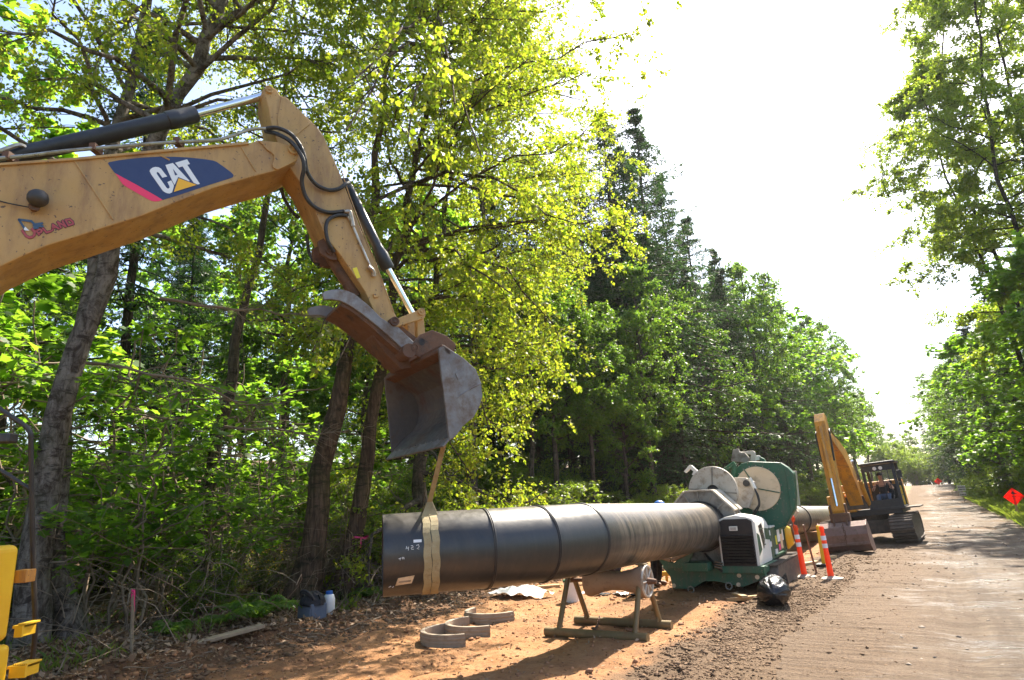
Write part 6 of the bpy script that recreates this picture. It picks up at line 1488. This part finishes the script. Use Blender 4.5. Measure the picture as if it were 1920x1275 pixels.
w_, l_ = grow([sR3, sR4], [(.19, .04), (.18, .04)], nlimb=92, t0=.34, Lmax=4.0, el=(-5, 45), bias=-CD * .2, leafL=(.09, .17), **{**KW, 'nlv': 13, 'nsub': 11})
make_tree('cottonwood_tree', r2, 'tall dark trunks leaning in at the right edge, their crown in the top corner', 'tree', w_, l_, 'bark_dark', 'leaf_right', 'leaning trees right of the road', r2)

# ---- kinds of which the forest has many: one mesh each, copied tree by tree
def straight(H, rs, lean=(0, 0)):
    return stem_line([np.array([0, 0, -.2]), np.array([lean[0] * .2, lean[1] * .2, H * .3]), np.array([lean[0] * .6, lean[1] * .6, H * .65]), np.array([lean[0], lean[1], H])], 16, .06, rs)
PROTO = {}
def proto(key, wood, leaves, bark, leafm):
    PROTO[key] = (np_mesh('trunk', *wood), np_mesh('crown', *leaves), bark, leafm)
    PROTO[key][0].polygons.foreach_set('use_smooth', [True] * len(PROTO[key][0].polygons))
    PROTO[key][0].materials.append(M[bark]); PROTO[key][1].materials.append(M[leafm])
for k in range(3):
    rs = np.random.RandomState(100 + k)
    w_, l_ = grow([straight(18, rs, (rs.uniform(-1, 1), rs.uniform(-1, 1)))], [(.20, .03)], nlimb=46, t0=(.28, .38, .22)[k], Lmax=(3.6, 3.3, 3.9)[k], el=(-5, 45), nsub=10, ntw=4, nlv=13, leafL=(.12, .19), twL=.6, wr=.72, rs=rs, hang=.3)
    proto('alder%d' % k, w_, l_, 'bark_grey', 'leaf_alder')
for k in range(2):
    rs = np.random.RandomState(130 + k)
    w_, l_ = grow([straight(13, rs, (rs.uniform(-1, 1), rs.uniform(-1, 1)))], [(.17, .03)], nlimb=36, t0=.14, Lmax=4.2, el=(0, 40), nsub=9, ntw=3, nlv=8, leafL=(.17, .27), twL=.6, rs=rs, lobed=True, droop=.2)
    proto('maple%d' % k, w_, l_, 'bark_grey', 'leaf_maple')
for k in range(3):
    rs = np.random.RandomState(160 + k)
    w_, l_ = conifer(22, rs, .24, (5.4, 4.7, 5.9)[k], (1.5, 1.5, 1.4)[k], (.08, .16, .12)[k]); proto('conifer%d' % k, w_, l_, 'bark_dark', 'needle')
for k in range(3):
    rs = np.random.RandomState(190 + k); st = [straight(3.6, rs, (rs.uniform(-.9, .9), rs.uniform(-.9, .9))) + np.array([rs.uniform(-.3, .3), rs.uniform(-.3, .3), 0]) for _ in range(3)]
    w_, l_ = grow(st, [(.028, .008)] * 3, nlimb=18, t0=.26, Lmax=1.8, el=(-5, 30), nsub=4, subL=.5, ntw=3, twL=.26, nlv=5, leafL=(.045, .15), rs=rs, lobed=True, droop=.12, hang=.15, sides=5, subr=.006)
    proto('sapling%d' % k, w_, l_, 'twig', 'leaf_maple')
for k in range(2):
    rs = np.random.RandomState(220 + k); st = [straight(2.6, rs, (rs.uniform(-1.1, 1.1), rs.uniform(-1.1, 1.1))) for _ in range(4)]
    w_, l_ = grow(st, [(.02, .006)] * 4, nlimb=40, t0=.10, Lmax=1.3, el=(0, 50), nsub=6, ntw=4, twL=.3, nlv=9, leafL=(.06, .10), rs=rs, sides=4, subr=.005)
    proto('shrub%d' % k, w_, l_, 'twig', 'leaf_shrub')
def put(key, name, c, a, H, H0, label, cat, group, rz=None, sxy=None, tilt=(0, 0)):
    q = W(c, a); q[2] = hz(q); wm, cm, _, _ = PROTO[key]
    t = thing(name, q, label, cat, group); s = H / H0; t.scale = (sxy or s, sxy or s, s); t.rotation_euler = (tilt[0], tilt[1], RS.uniform(0, 6.28) if rz is None else rz)
    for nm, me in (('trunk', wm), ('crown', cm)): o = bpy.data.objects.new(nm, me); COL.objects.link(o); o.parent = t
    return t
H0 = dict(alder=18.0, maple=13.0, conifer=22.0, sapling=3.6, shrub=2.6)
def put_px(kind, k, px, c, ytop, label, name, group, sx=1.0):
    """a tree of the forest wall at c whose top is seen at (px, ytop)"""
    q = onp(px, 880, CD * c, CD); top = onp(px, ytop, q, YH); a = CA(np.array([top[0], q[1], 0]))[1]; cc = CA(np.array([top[0], q[1], 0]))[0]
    gz = float(height(c, CA(q)[1])); H = top[2] - gz; s = H / H0[kind]
    return put('%s%d' % (kind, k), name, c, CA(q)[1], H, H0[kind], label, 'tree', group, sxy=s * sx)
GA, GC = 'leafy trees of the forest wall beyond the pipe', 'tall conifers of the forest wall'
put_px('conifer', 0, 1192, -14.0, 195, 'tall conifer with pointed tip, left of the two highest tips against the sky', 'conifer_tree', GC)
put_px('conifer', 2, 1262, -13.0, 198, 'tall broad conifer with pointed tip, right of the two highest tips against the sky', 'conifer_tree', GC)
CL = iter(['left of the tall pair, half hidden by yellow leaves', 'on the right shoulder of the tall pair', 'third step down from the tall pair', 'between and behind the tall pair', 'fourth step down towards the far excavator', 'at the left end of the row, behind the yellow cottonwood', 'behind the fourth step down', 'rising behind the white hard hat', 'rising behind the grey pipe clamp', 'rising behind the pale discs', 'rising behind the green housing'])
for px, c, y, k in ((1128, -15.5, 300, 1), (1300, -14.0, 325, 2), (1345, -13.5, 392, 0), (1222, -16, 270, 2), (1392, -13.2, 462, 1), (1072, -15, 360, 2), (1425, -13.5, 500, 2), (1160, -13, 420, 1), (1250, -12.4, 430, 0), (1330, -12.4, 500, 2), (1205, -13.2, 360, 0)):
    put_px('conifer', k, px, c, y, 'dark conifer ' + next(CL), 'conifer_tree', GC)
for i, (px, c, y) in enumerate(((1045, -12.5, 470), (1112, -11.6, 540), (1172, -11.8, 610), (1222, -11.2, 500), (1285, -11.0, 600), (1340, -11.4, 560), (1402, -11.5, 490), (1440, -11.4, 485), (1486, -11.2, 512), (1520, -11, 555), (1555, -10.4, 590), (1582, -9.6, 610), (1606, -9.4, 670), (1632, -9.0, 735), (1652, -8.5, 790), (1664, -8.0, 830), (1000, -12.5, 480))):
    WL = ['above the middle of the pipe', 'over the dusty pipe, left of the hard hats', 'above the white hard hat', 'above the grey pipe clamp', 'above the left pale disc', 'between the two pale discs', 'above the big cream disc, its top against the sky', 'above the green disc housing', 'right of the green housing', 'left of the far excavator stick', 'straight above the top of the far excavator stick', 'above the far excavator boom', 'above the lower end of the far boom', 'left of the far excavator cab, paler', 'above the far excavator cab', 'just right of the far cab roof', 'behind the low yellow green boughs over the pipe'][i]
    put_px('conifer' if i in (4, 6, 8) else 'maple' if i in (9,) else 'alder', i % 2 if i == 9 else i % 3, px, c, y, ('conifer' if i in (4, 6, 8) else 'leafy tree') + ' in the forest wall ' + WL, 'conifer_tree' if i in (4, 6, 8) else 'alder_tree', GA, 1.0)
# rows deeper in the forest
GD = 'trees deeper in the forest on the left'
def far_ok(c, a): 
    p = W(c, a); y = p @ FW; return y > 3
pos = []
rs = np.random.RandomState(5)
for row, (c0r, n, st) in enumerate(((-15.5, 20, 4.4), (-19.5, 20, 4.8), (-25, 18, 5.6), (-33, 18, 6.5), (-44, 18, 8.0), (-58, 20, 9.5))):
    for i in range(n):
        c = c0r + rs.uniform(-1.5, 1.5); a = -10 - row * 6 + i * st + rs.uniform(-1.2, 1.2) + row * 1.0
        if not far_ok(c, a) or (row == 0 and 3 < a < 24): continue
        kind = 'conifer' if rs.rand() < (.35 if row < 2 else .55) else ('alder' if rs.rand() < .8 else 'maple')
        H = (rs.uniform(15, 21) if kind == 'conifer' else rs.uniform(12, 18)) if a < 22 else rs.uniform(17, 22); 
        put('%s%d' % (kind, rs.randint(3 if kind != 'maple' else 2)), 'forest_tree', c, a, H, H0[kind], {'conifer': 'dark conifer deeper in the left forest', 'alder': 'thin leafy tree deeper in the left forest', 'maple': 'broad leaved maple deeper in the left forest'}[kind], 'tree', GD + ' (%s)' % kind)
# understorey
GS = 'maple saplings along the left forest edge'
for i, (px, py, c, h) in enumerate(((40, 1050, -13, 4.2), (190, 1050, -12.6, 3.6), (275, 1060, -12.2, 3.8), (350, 1050, -12.8, 4.2), (430, 1040, -12.4, 3.6), (500, 1030, -13.0, 3.8), (230, 1010, -14.5, 5.6), (330, 1000, -15, 6.0), (450, 1000, -15.5, 6.0), (130, 1000, -15, 6.2), (560, 1000, -14.6, 4.6), (20, 980, -15.5, 6.4), (650, 1000, -14.0, 4.4), (740, 1000, -13.6, 4.0))):
    q = onp(px, py, CD * c, CD); put('sapling%d' % (i % 3), 'maple_sapling', c, CA(q)[1], h, 3.6, 'young maple with large lobed leaves ' + ['at the left edge behind the hand rail', 'just right of the twin trunk base', 'behind the pink topped stake', 'between the stake and the fern', 'left of the flowering broom', 'left of the vine wrapped trunk', 'tall, right of the leaning twin trunk', 'tall, below the middle of the boom', 'tall, around the slender grey trunk', 'tall, directly behind the twin trunk', 'behind the vine wrapped trunk', 'tall, in the left corner behind the twin trunk', 'behind the ribboned trunk', 'behind the dry brush left of the strap'][i], 'sapling', GS, sxy=h / 3.6 * 1.0)
GU = 'leafy undergrowth bushes in the shade of the forest'
rs = np.random.RandomState(9)
for i in range(88):
    c = -13.5 - abs(rs.normal(0, 5.5)); a = rs.uniform(12, 80) if i < 50 else rs.uniform(-2, 30)
    if c > -16.5 and 1 < a < 13: continue
    if not far_ok(c, a): continue
    put('shrub%d' % (i % 2), 'undergrowth_bush', c, a, rs.uniform(2.0, 3.6), 2.6, 'leafy bush in the shade of the forest floor', 'bush', GU, sxy=rs.uniform(1.0, 1.5))
for i in range(26):
    a = 16 + i * 2.6 + rs.uniform(-.8, .8); put('shrub%d' % (i % 2), 'undergrowth_bush', -11.2 + rs.uniform(-.8, .6), a, rs.uniform(1.3, 2.4), 2.6, 'leafy bush in the shade of the forest floor', 'bush', GU, sxy=rs.uniform(.9, 1.3))
EL = ['left of the large fern', 'right of the ribboned trunk', 'behind the free end of the pipe', 'behind the first weld of the pipe', 'behind the second weld of the pipe', 'below the low boughs over the pipe']
for i, (px, py, c, h) in enumerate(((385, 1090, -12.0, 1.2), (700, 1080, -11.0, 1.7), (770, 1060, -11.0, 1.8), (860, 1040, -10.8, 1.6), (930, 1020, -10.6, 1.5), (985, 1010, -10.8, 1.6))):
    q = onp(px, py, CD * c, CD); put('shrub%d' % (i % 2), 'edge_bush', c, CA(q)[1], h, 2.6, 'small leaved bush at the forest edge ' + EL[i], 'bush', 'small bushes along the forest edge', sxy=h / 2.6 * 1.3)
# right forest wall
GR = 'leafy trees on the right of the road'
rs = np.random.RandomState(12)
for i in range(44):
    c = -12.5 - abs(rs.normal(0, 7)); a = rs.uniform(58, 175); k = 'conifer' if i % 3 == 0 else 'alder'
    put('%s%d' % (k, i % 3), 'forest_tree', c, a, rs.uniform(17, 22), H0[k], 'distant tree in the left forest beyond the far excavator', 'tree', 'distant trees of the left forest')
for i in range(30):
    put('shrub%d' % (i % 2), 'undergrowth_bush', -10.8 - abs(rs.normal(0, 3)), 44 + i * 4.2, rs.uniform(2.2, 4.2), 2.6, 'leafy bush in the shade of the forest floor', 'bush', GU, sxy=rs.uniform(1.2, 2))
RL = [(6.0, 33, 11, 'maple'), (7.4, 30, 12, 'maple'), (5.6, 40, 12, 'maple'), (7.0, 43, 15, 'conifer'), (5.4, 48, 12.5, 'maple'), (5.6, 55, 15, 'conifer'), (4.8, 61, 13, 'maple'), (4.6, 67, 16, 'conifer'), (4.2, 75, 15, 'alder'), (4.2, 83, 17, 'conifer'), (3.9, 92, 16, 'alder'), (3.8, 101, 17, 'conifer'), (3.6, 111, 17, 'alder'), (3.6, 122, 18, 'conifer'), (3.6, 133, 16, 'alder'), (3.4, 144, 17, 'conifer'), (2.6, 150, 17, 'conifer'), (5.5, 150, 20, 'conifer'), (4.2, 128, 18, 'conifer'), (8, 150, 20, 'conifer'),
      (9, 36, 17, 'conifer'), (10, 44, 18, 'conifer'), (9, 52, 18, 'alder'), (8.5, 58, 18, 'conifer'), (8, 70, 19, 'conifer'), (7.5, 79, 19, 'conifer'), (7.5, 88, 19, 'conifer'), (7, 98, 19, 'conifer'), (7, 108, 19, 'alder'), (7, 118, 19, 'conifer'), (12, 33, 18, 'alder'), (13, 40, 18, 'conifer'), (14, 50, 19, 'conifer'), (15, 62, 20, 'alder'), (16, 30, 18, 'conifer'), (19, 38, 19, 'conifer'), (20, 50, 19, 'alder'), (22, 30, 18, 'alder'), (24, 42, 18, 'conifer')]
ML = iter(['beside the nearest road sign', 'behind the nearest road sign, farther from the road', 'left of the nearest road sign', 'above the white notice sign', 'overhanging the road near the far bend'])
for (c, a, H, kind) in RL:
    put('%s%d' % (kind, rs.randint(3 if kind != 'maple' else 2)), {'maple': 'maple_tree', 'alder': 'alder_tree', 'conifer': 'conifer_tree'}[kind], c, a, H, H0[kind],
        {'maple': 'bright spreading maple ' + (next(ML) if kind == 'maple' else ''), 'alder': 'green leafy tree in the right forest wall', 'conifer': 'dark conifer in the right forest wall'}[kind], 'tree', GR + ' (%s)' % kind, sxy=H / H0[kind] * (1.25 if a > 50 else 1.05))
for i in range(34):
    a = 30 + i * 2.9 + rs.uniform(-1, 1); put('shrub%d' % (i % 2), 'roadside_bush', (6.6 if a < 48 else 5.0 if a < 66 else 3.9) + rs.uniform(-.2, 1.2), a, rs.uniform(1.6, 3.2), 2.6, 'dark leafy bush under the trees on the right of the road', 'bush', 'bushes under the right trees', sxy=rs.uniform(1, 1.4))
for i, (c, a, h) in enumerate(((3.4, 78, 1.5), (3.6, 84, 1.7), (3.5, 90, 1.8), (3.7, 71, 1.3))):
    put('sapling%d' % (i % 3), 'roadside_shrub', c, a, h, 3.6, 'sunlit bright green shrub on the right verge near the far bend', 'shrub', 'sunlit shrubs on the right verge', sxy=.8)
# trees closing the far end of the road
for i, (c, a, H, kind) in enumerate(((-6, 168, 12, 'alder'), (-3, 172, 13, 'alder'), (0, 165, 14, 'conifer'), (3, 170, 15, 'alder'), (6, 160, 17, 'conifer'), (-9, 165, 14, 'alder'), (9, 165, 18, 'alder'), (1.5, 160, 9, 'maple'), (4.5, 158, 9, 'maple'), (-1.5, 162, 8, 'maple'))):
    put('%s%d' % (kind, i % 2), 'far_tree', c, a, H, H0[kind], 'tree closing the view at the far end of the road', 'tree', 'trees at the end of the road')

for i in range(16):
    put('shrub%d' % (i % 2), 'far_bush', -8 + i * 1.1 + rs.uniform(-.4, .4), 150 + rs.uniform(0, 14), rs.uniform(5, 8), 2.6, 'leafy thicket closing the far end of the road', 'bush', 'thicket at the end of the road', sxy=2.4)

# ---- ferns, flowering broom, dry brush
def fern_mesh(seed):
    rs = np.random.RandomState(seed); V = []; F = []; n0 = 0; nf = 16
    for i in range(nf):
        az = 2 * np.pi * i / nf + rs.uniform(-.2, .2); L = rs.uniform(.55, .85); e = rs.uniform(.6, 1.15); m = 13; s = np.linspace(0, 1, m)
        x = L * s * np.cos(e); z = L * (s * np.sin(e) - .75 * s ** 2.2 * np.sin(e)); P = np.stack([x * np.cos(az), x * np.sin(az), z + .02], 1)
        d = unit(np.gradient(P, axis=0)); lat = np.stack([-np.sin(az) * np.ones(m), np.cos(az) * np.ones(m), np.zeros(m)], 1)
        for sg in (-1, 1):
            for k in range(1, m):
                w = .17 * math.sin(np.pi * min(1, .12 + s[k] * .88)) ** .8 * L * 1.5; b = P[k]; q = lat[k] * sg
                V += [b, b + q * w * .5 + d[k] * .035, b + q * w + d[k] * .03 - [0, 0, .03], b + q * w * .5 - d[k] * .012]; F.append([n0, n0 + 1, n0 + 2, n0 + 3]); n0 += 4
    return np_mesh('fronds', np.array(V), np.array(F))
fm = [fern_mesh(3), fern_mesh(4)]
for m_ in fm: m_.materials.append(M['fern'])
for i, (px, py, s, lb) in enumerate(((478, 1168, 1.35, 'large green fern left of the cooler bag'), (520, 1150, .9, 'small fern at the foot of the thick vine wrapped trunk'), (322, 1192, .85, 'small fern between the stake and the plank'), (455, 1140, .9, 'fern behind the large fern under the broom'), (690, 1118, .8, 'fern at the foot of the trunk with pink ribbon'), (405, 1185, .6, 'little fern just above the long plank'))):
    c, a = gpx(px, py); t = gthing('fern', c, a, lb, 'fern', 'ferns at the forest edge'); o = bpy.data.objects.new('fronds', fm[i % 2]); COL.objects.link(o); o.parent = t; t.scale = (s, s, s); t.rotation_euler.z = i * 1.3
def broom(seed, H=1.2, nst=46, flowers=150):
    rs = np.random.RandomState(seed); az = rs.uniform(0, 6.28, nst); sp = rs.uniform(.1, .75, nst); d = unit(np.stack([np.cos(az) * sp, np.sin(az) * sp, np.ones(nst)], 1))
    B = branches(np.stack([rs.normal(0, .08, nst), rs.normal(0, .08, nst), np.zeros(nst)], 1), d, H * rs.uniform(.6, 1.1, nst), 7, .12, rs, .2)
    wv = tube_batch(B, np.linspace(.007, .002, 7)[None] * np.ones((nst, 1)), 3)
    p, dd = along(B, rs.uniform(.2, 1, (nst, 46))); lf = leaf_blades(p.reshape(-1, 3) + rs.normal(0, .03, (nst * 46, 3)), dd.reshape(-1, 3) + rs.normal(0, .6, (nst * 46, 3)), rs.uniform(.03, .065, nst * 46), .4, .05, rs, -.2)
    p, dd = along(B, rs.uniform(.6, 1, (nst, max(1, flowers // nst)))); fl = leaf_blades(p.reshape(-1, 3), dd.reshape(-1, 3), rs.uniform(.03, .05, p.size // 3), .9, .1, rs, 0)
    return wv, lf, fl
for i, (px, py, H, fln, lb) in enumerate(((498, 1122, 1.5, 190, 'yellow flowering broom bush between the fern and the vine wrapped trunk'), (425, 1128, .8, 100, 'low broom bush with a few yellow flowers left of the fern'), (700, 1098, 1.6, 60, 'tall thin broom bush right of the ribboned trunk'), (655, 1060, 2.0, 60, 'broom bush with yellow flowers behind the two brown trunks'), (745, 1075, 1.5, 50, 'thin broom bush beyond the open end of the pipe'))):
    c, a = gpx(px, py); t = gthing('broom_bush', c, a, lb, 'bush', 'broom bushes at the forest edge'); wv, lf, fl = broom(40 + i, H, 46, fln)
    link('stems', np_mesh('stems', *wv), M['broom'], t); link('leaves', np_mesh('leaves', *lf), M['broom'], t); meta(link('flowers', np_mesh('flowers', *fl), M['flower'], t), kind='stuff')
def brush(seed, n, R, H):
    rs = np.random.RandomState(seed); o = np.stack([rs.normal(0, R, n), rs.normal(0, R * .6, n), rs.uniform(-.05, H * .35, n)], 1); d = unit(rs.normal(0, 1, (n, 3)) * [1, 1, .5] + [0, 0, .75])
    B = branches(o, d, rs.uniform(.6, 2.4, n) * H * .55, 9, .55, rs, .45); return tube_batch(B, np.linspace(.009, .002, 9)[None] * rs.uniform(.6, 1.3, (n, 1)), 3)
for i, (px, py, n, R, H, lb) in enumerate(((600, 1110, 230, .55, 2.9, 'dry vine tangle around the thick brown trunk'), (668, 1105, 230, .5, 2.9, 'dry vine tangle around the ribboned trunk'), (735, 1085, 330, .9, 2.6, 'pale dry brush behind the free end of the pipe'), (820, 1060, 260, .9, 2.3, 'pale dry brush behind the pipe strap'), (330, 1080, 100, 1.4, 2.2, 'loose dead branches under the maple saplings'), (130, 1090, 90, 1.0, 1.7, 'dead branches at the foot of the twin trunk'), (240, 1050, 90, 1.5, 2.6, 'dead twigs hanging among the maple saplings'), (430, 1060, 100, 1.1, 2.4, 'dead twigs left of the flowering broom'), (540, 1090, 150, .7, 3.4, 'tall vine tangle left of the thick trunk'))):
    c, a = gpx(px, py); t = gthing('dry_brush', c, a, lb, 'brush', 'dry brush along the forest edge'); link('stems', np_mesh('stems', *brush(60 + i, n, R, H)), M['twig'], t)
# dead lower limbs sticking out among the leaves
rs = np.random.RandomState(77)
for i, (px, py, d, L, lb) in enumerate(((150, 680, 11.5, 3.2, 'bare forked limb reaching right from the twin trunk'), (300, 560, 12.5, 3.0, 'bare limb crossing the sunlit saplings'), (420, 800, 13.0, 2.4, 'bare limb low under the slender trunk'))):
    p = at(px, py, d); n = 60; main = branches(p[None], unit(RT[None] * 1.0 + [[0, .1, -.08]]), np.array([L]), 9, .08, rs); o, dd = along(main, rs.uniform(.1, 1, (1, n)))
    sb = branches(o[0], unit(dd[0] + rs.normal(0, .7, (n, 3))), rs.uniform(.3, 1.3, n), 6, .25, rs, .3); N_ = NP(); N_.add(*tube_batch(main, np.linspace(.035, .008, 9)[None], 6)); N_.add(*tube_batch(sb, np.linspace(.008, .002, 6)[None] * np.ones((n, 1)), 3))
    q = p.copy(); t = thing('bare_limb', q, lb, 'branch', 'bare limbs among the saplings'); link('limb', np_mesh('limb', np.concatenate(N_.V) - q, np.concatenate(N_.F)), M['twig'], t)
# pink ribbon on the trunk
p = onp(672, 1008, b4_, YH); t = thing('marking_ribbon', p, 'pink ribbon tied round the brown trunk left of the pipe', 'ribbon')
m = MB(); 
v = []; n = 20
for i in range(n + 1):
    a = 2 * math.pi * i / n; v += [(.225 * math.cos(a), .225 * math.sin(a), -.02 + .02 * math.sin(3 * a)), (.225 * math.cos(a), .225 * math.sin(a), .02 + .02 * math.sin(3 * a))]
m.add(v, [(2 * i, 2 * i + 2, 2 * i + 3, 2 * i + 1) for i in range(n)]); m.add([(.10, -.225, 0), (.13, -.22, 0), (.12, -.24, -.22), (.09, -.25, -.2)], [(0, 1, 2, 3)]); m.build('band', M['pinkpaint'], t)

# ---- loose ground cover
rs = np.random.RandomState(31)
def scatter(n, c0, c1, a0, a1): 
    c = rs.uniform(c0, c1, n); a = rs.uniform(a0, a1, n); return c, a
def stuff(name, me, mat): o = link(name, me, M[mat]); o.rotation_euler.z = YAW; return meta(o, kind='stuff')
c, a = scatter(52000, -15.5, -8.6, 2.0, 19.0); keep = rs.rand(len(c)) < np.interp(c, [-15.5, -10.3, -9.4, -8.6], [.8, 1, .55, .05]); c, a = c[keep], a[keep]
B = np.stack([c, a, height(c, a) + .012], 1); D = np.stack([rs.normal(0, 1, len(c)), rs.normal(0, 1, len(c)), rs.normal(.1, .35, len(c))], 1)
v, f = leaf_blades(B, D, rs.uniform(.05, .12, len(c)), .6, .16, rs, 0); v[:, 2] = np.maximum(v[:, 2], np.repeat(B[:, 2], 4) - .006); stuff('leaf_litter', np_mesh('leaf_litter', v, f), 'dryleaf')
c, a = scatter(900, -14, -8.2, 2.5, 16); o = np.stack([c, a, height(c, a) + .02], 1); d = unit(np.stack([rs.normal(0, 1, 900), rs.normal(0, 1, 900), rs.normal(.05, .18, 900)], 1)); stuff('twigs', np_mesh('twigs', *tube_batch(branches(o, d, rs.uniform(.15, .9, 900), 5, .1, rs, .2), np.linspace(.008, .003, 5)[None] * rs.uniform(.5, 1.6, (900, 1)), 4)), 'twig')
_t = (1 + 5 ** .5) / 2; ICO = unit(np.array([(-1, _t, 0), (1, _t, 0), (-1, -_t, 0), (1, -_t, 0), (0, -1, _t), (0, 1, _t), (0, -1, -_t), (0, 1, -_t), (_t, 0, -1), (_t, 0, 1), (-_t, 0, -1), (-_t, 0, 1)], float))
ICOF = np.array([(0, 11, 5), (0, 5, 1), (0, 1, 7), (0, 7, 10), (0, 10, 11), (1, 5, 9), (5, 11, 4), (11, 10, 2), (10, 7, 6), (7, 1, 8), (3, 9, 4), (3, 4, 2), (3, 2, 6), (3, 6, 8), (3, 8, 9), (4, 9, 5), (2, 4, 11), (6, 2, 10), (8, 6, 7), (9, 8, 1)])
c, a = scatter(2600, -9.2, -3.4, 4, 18); B = np.stack([c, a, height(c, a) + .012], 1); D = np.stack([rs.normal(0, 1, 2600), rs.normal(0, 1, 2600), rs.normal(.1, .3, 2600)], 1)
v, f = leaf_blades(B, D, rs.uniform(.02, .07, 2600), .5, .16, rs, 0); v[:, 2] = np.maximum(v[:, 2], np.repeat(B[:, 2], 4) - .004); stuff('bark_chips', np_mesh('bark_chips', v, f), 'dryleaf')
def lumps(c, a, r, sq=.6):
    n = len(c); r = r[:n]; V = ICO[None] * (1 + rs.normal(0, .30, (n, 12, 1))) * r[:, None, None] * (1 + rs.uniform(-.3, .5, (n, 1, 3))) * np.array([1, 1, sq]); V = V + np.stack([c, a, height(c, a) + r * .15], 1)[:, None, :]
    F = ICOF[None] + (np.arange(n) * 12)[:, None, None]; return np_mesh('lumps', V.reshape(-1, 3), F.reshape(-1, 3))
a = np.r_[rs.uniform(4, 24, 9000), rs.uniform(4, 14, 11000)]; c = mudline(a) + rs.normal(0, .24, len(a)) + np.abs(rs.normal(0, .34, len(a))); r = np.minimum(.003 + rs.exponential(.0048, len(a)), .03)
stuff('mud_clods', lumps(c, a, r), 'mud_clod')
a = rs.uniform(4, 26, 14000); c = mudline(a) + .5 + rs.exponential(.75, 14000); stuff('loose_mud', lumps(c, a, np.minimum(.003 + rs.exponential(.0045, 14000), .03)), 'mud_clod')
c, a = scatter(4200, -9.2, -3.0, 4, 22); M['dirt_lump'] = pm('orange_dirt_lump', (0.33, 0.16, 0.07), 0.9, 0, (0.19, 0.09, 0.045), 1.5, rvar=0); stuff('dirt_lumps', lumps(c, a, np.minimum(.006 + rs.exponential(.008, 4200), .05)), 'dirt_lump')
c, a = scatter(5000, -9.9, -7.8, 3, 18); stuff('bank_clods', lumps(c, a, np.minimum(.008 + rs.exponential(.010, 5000), .06)), 'mud_clod')
c, a = scatter(1500, -.8, 2.6, 5, 45); M['gravel'] = pm('road_gravel', (0.24, 0.19, 0.14), 0.8, 0, (0.13, 0.1, 0.075), 1.2, rvar=0); stuff('road_gravel', lumps(c, a, np.minimum(.006 + rs.exponential(.007, 1500), .04)), 'gravel')
def grass(n, c0, c1, a0, a1, h, dens=None):
    c, a = scatter(n, c0, c1, a0, a1)
    if dens is not None: k = rs.rand(n) < dens(c, a); c, a = c[k], a[k]
    n = len(c); z = height(c, a); b = np.stack([c, a, z], 1); az = rs.uniform(0, 6.28, n); l = np.stack([np.cos(az), np.sin(az), 0 * az], 1) * .007; hh = h * rs.uniform(.4, 1.2, n)[:, None]
    ln = np.stack([rs.normal(0, .35, n), rs.normal(0, .35, n), np.ones(n)], 1); V = np.stack([b - l, b + l, b + ln * hh * .6 + l * .7, b + ln * hh * .9 + np.stack([ln[:, 0], ln[:, 1], 0 * az], 1) * hh * .4], 1).reshape(-1, 3)
    return np_mesh('grass', V, np.arange(n * 4).reshape(n, 4))
stuff('verge_grass', grass(60000, 2.6, 5.2, 22, 90, .42, lambda c, a: np.clip(fbm(c * .8, a * .5, 3, 3) + .6, 0, 1) * np.interp(c, [2.6, 3.1], [.3, 1])), 'grass')
stuff('forest_grass', grass(16000, -13.5, -9.8, 2, 22, .22, lambda c, a: np.clip(fbm(c * .9, a * .9, 3, 13) * 2.2 - .25, 0, 1)), 'grass')

# ---- added thin scattering volume, standing in for veiling lens glare
HAZE = 0.0002
vm = bpy.data.materials.new('glare_veil'); vm.use_nodes = True; nt = vm.node_tree; nt.nodes.remove(nt.nodes['Principled BSDF'])
pv = nt.nodes.new('ShaderNodeVolumePrincipled'); pv.inputs['Color'].default_value = (0.95, 0.95, 0.95, 1); pv.inputs['Density'].default_value = HAZE; pv.inputs['Anisotropy'].default_value = 0.4
nt.links.new(pv.outputs[0], nt.nodes['Material Output'].inputs['Volume'])
m = MB(); m.box((0, 300, 13), (2600, 3400, 42)); hz_o = m.build('veil_haze', vm); meta(hz_o, kind='stuff')
SC.cycles.volume_bounces = 0
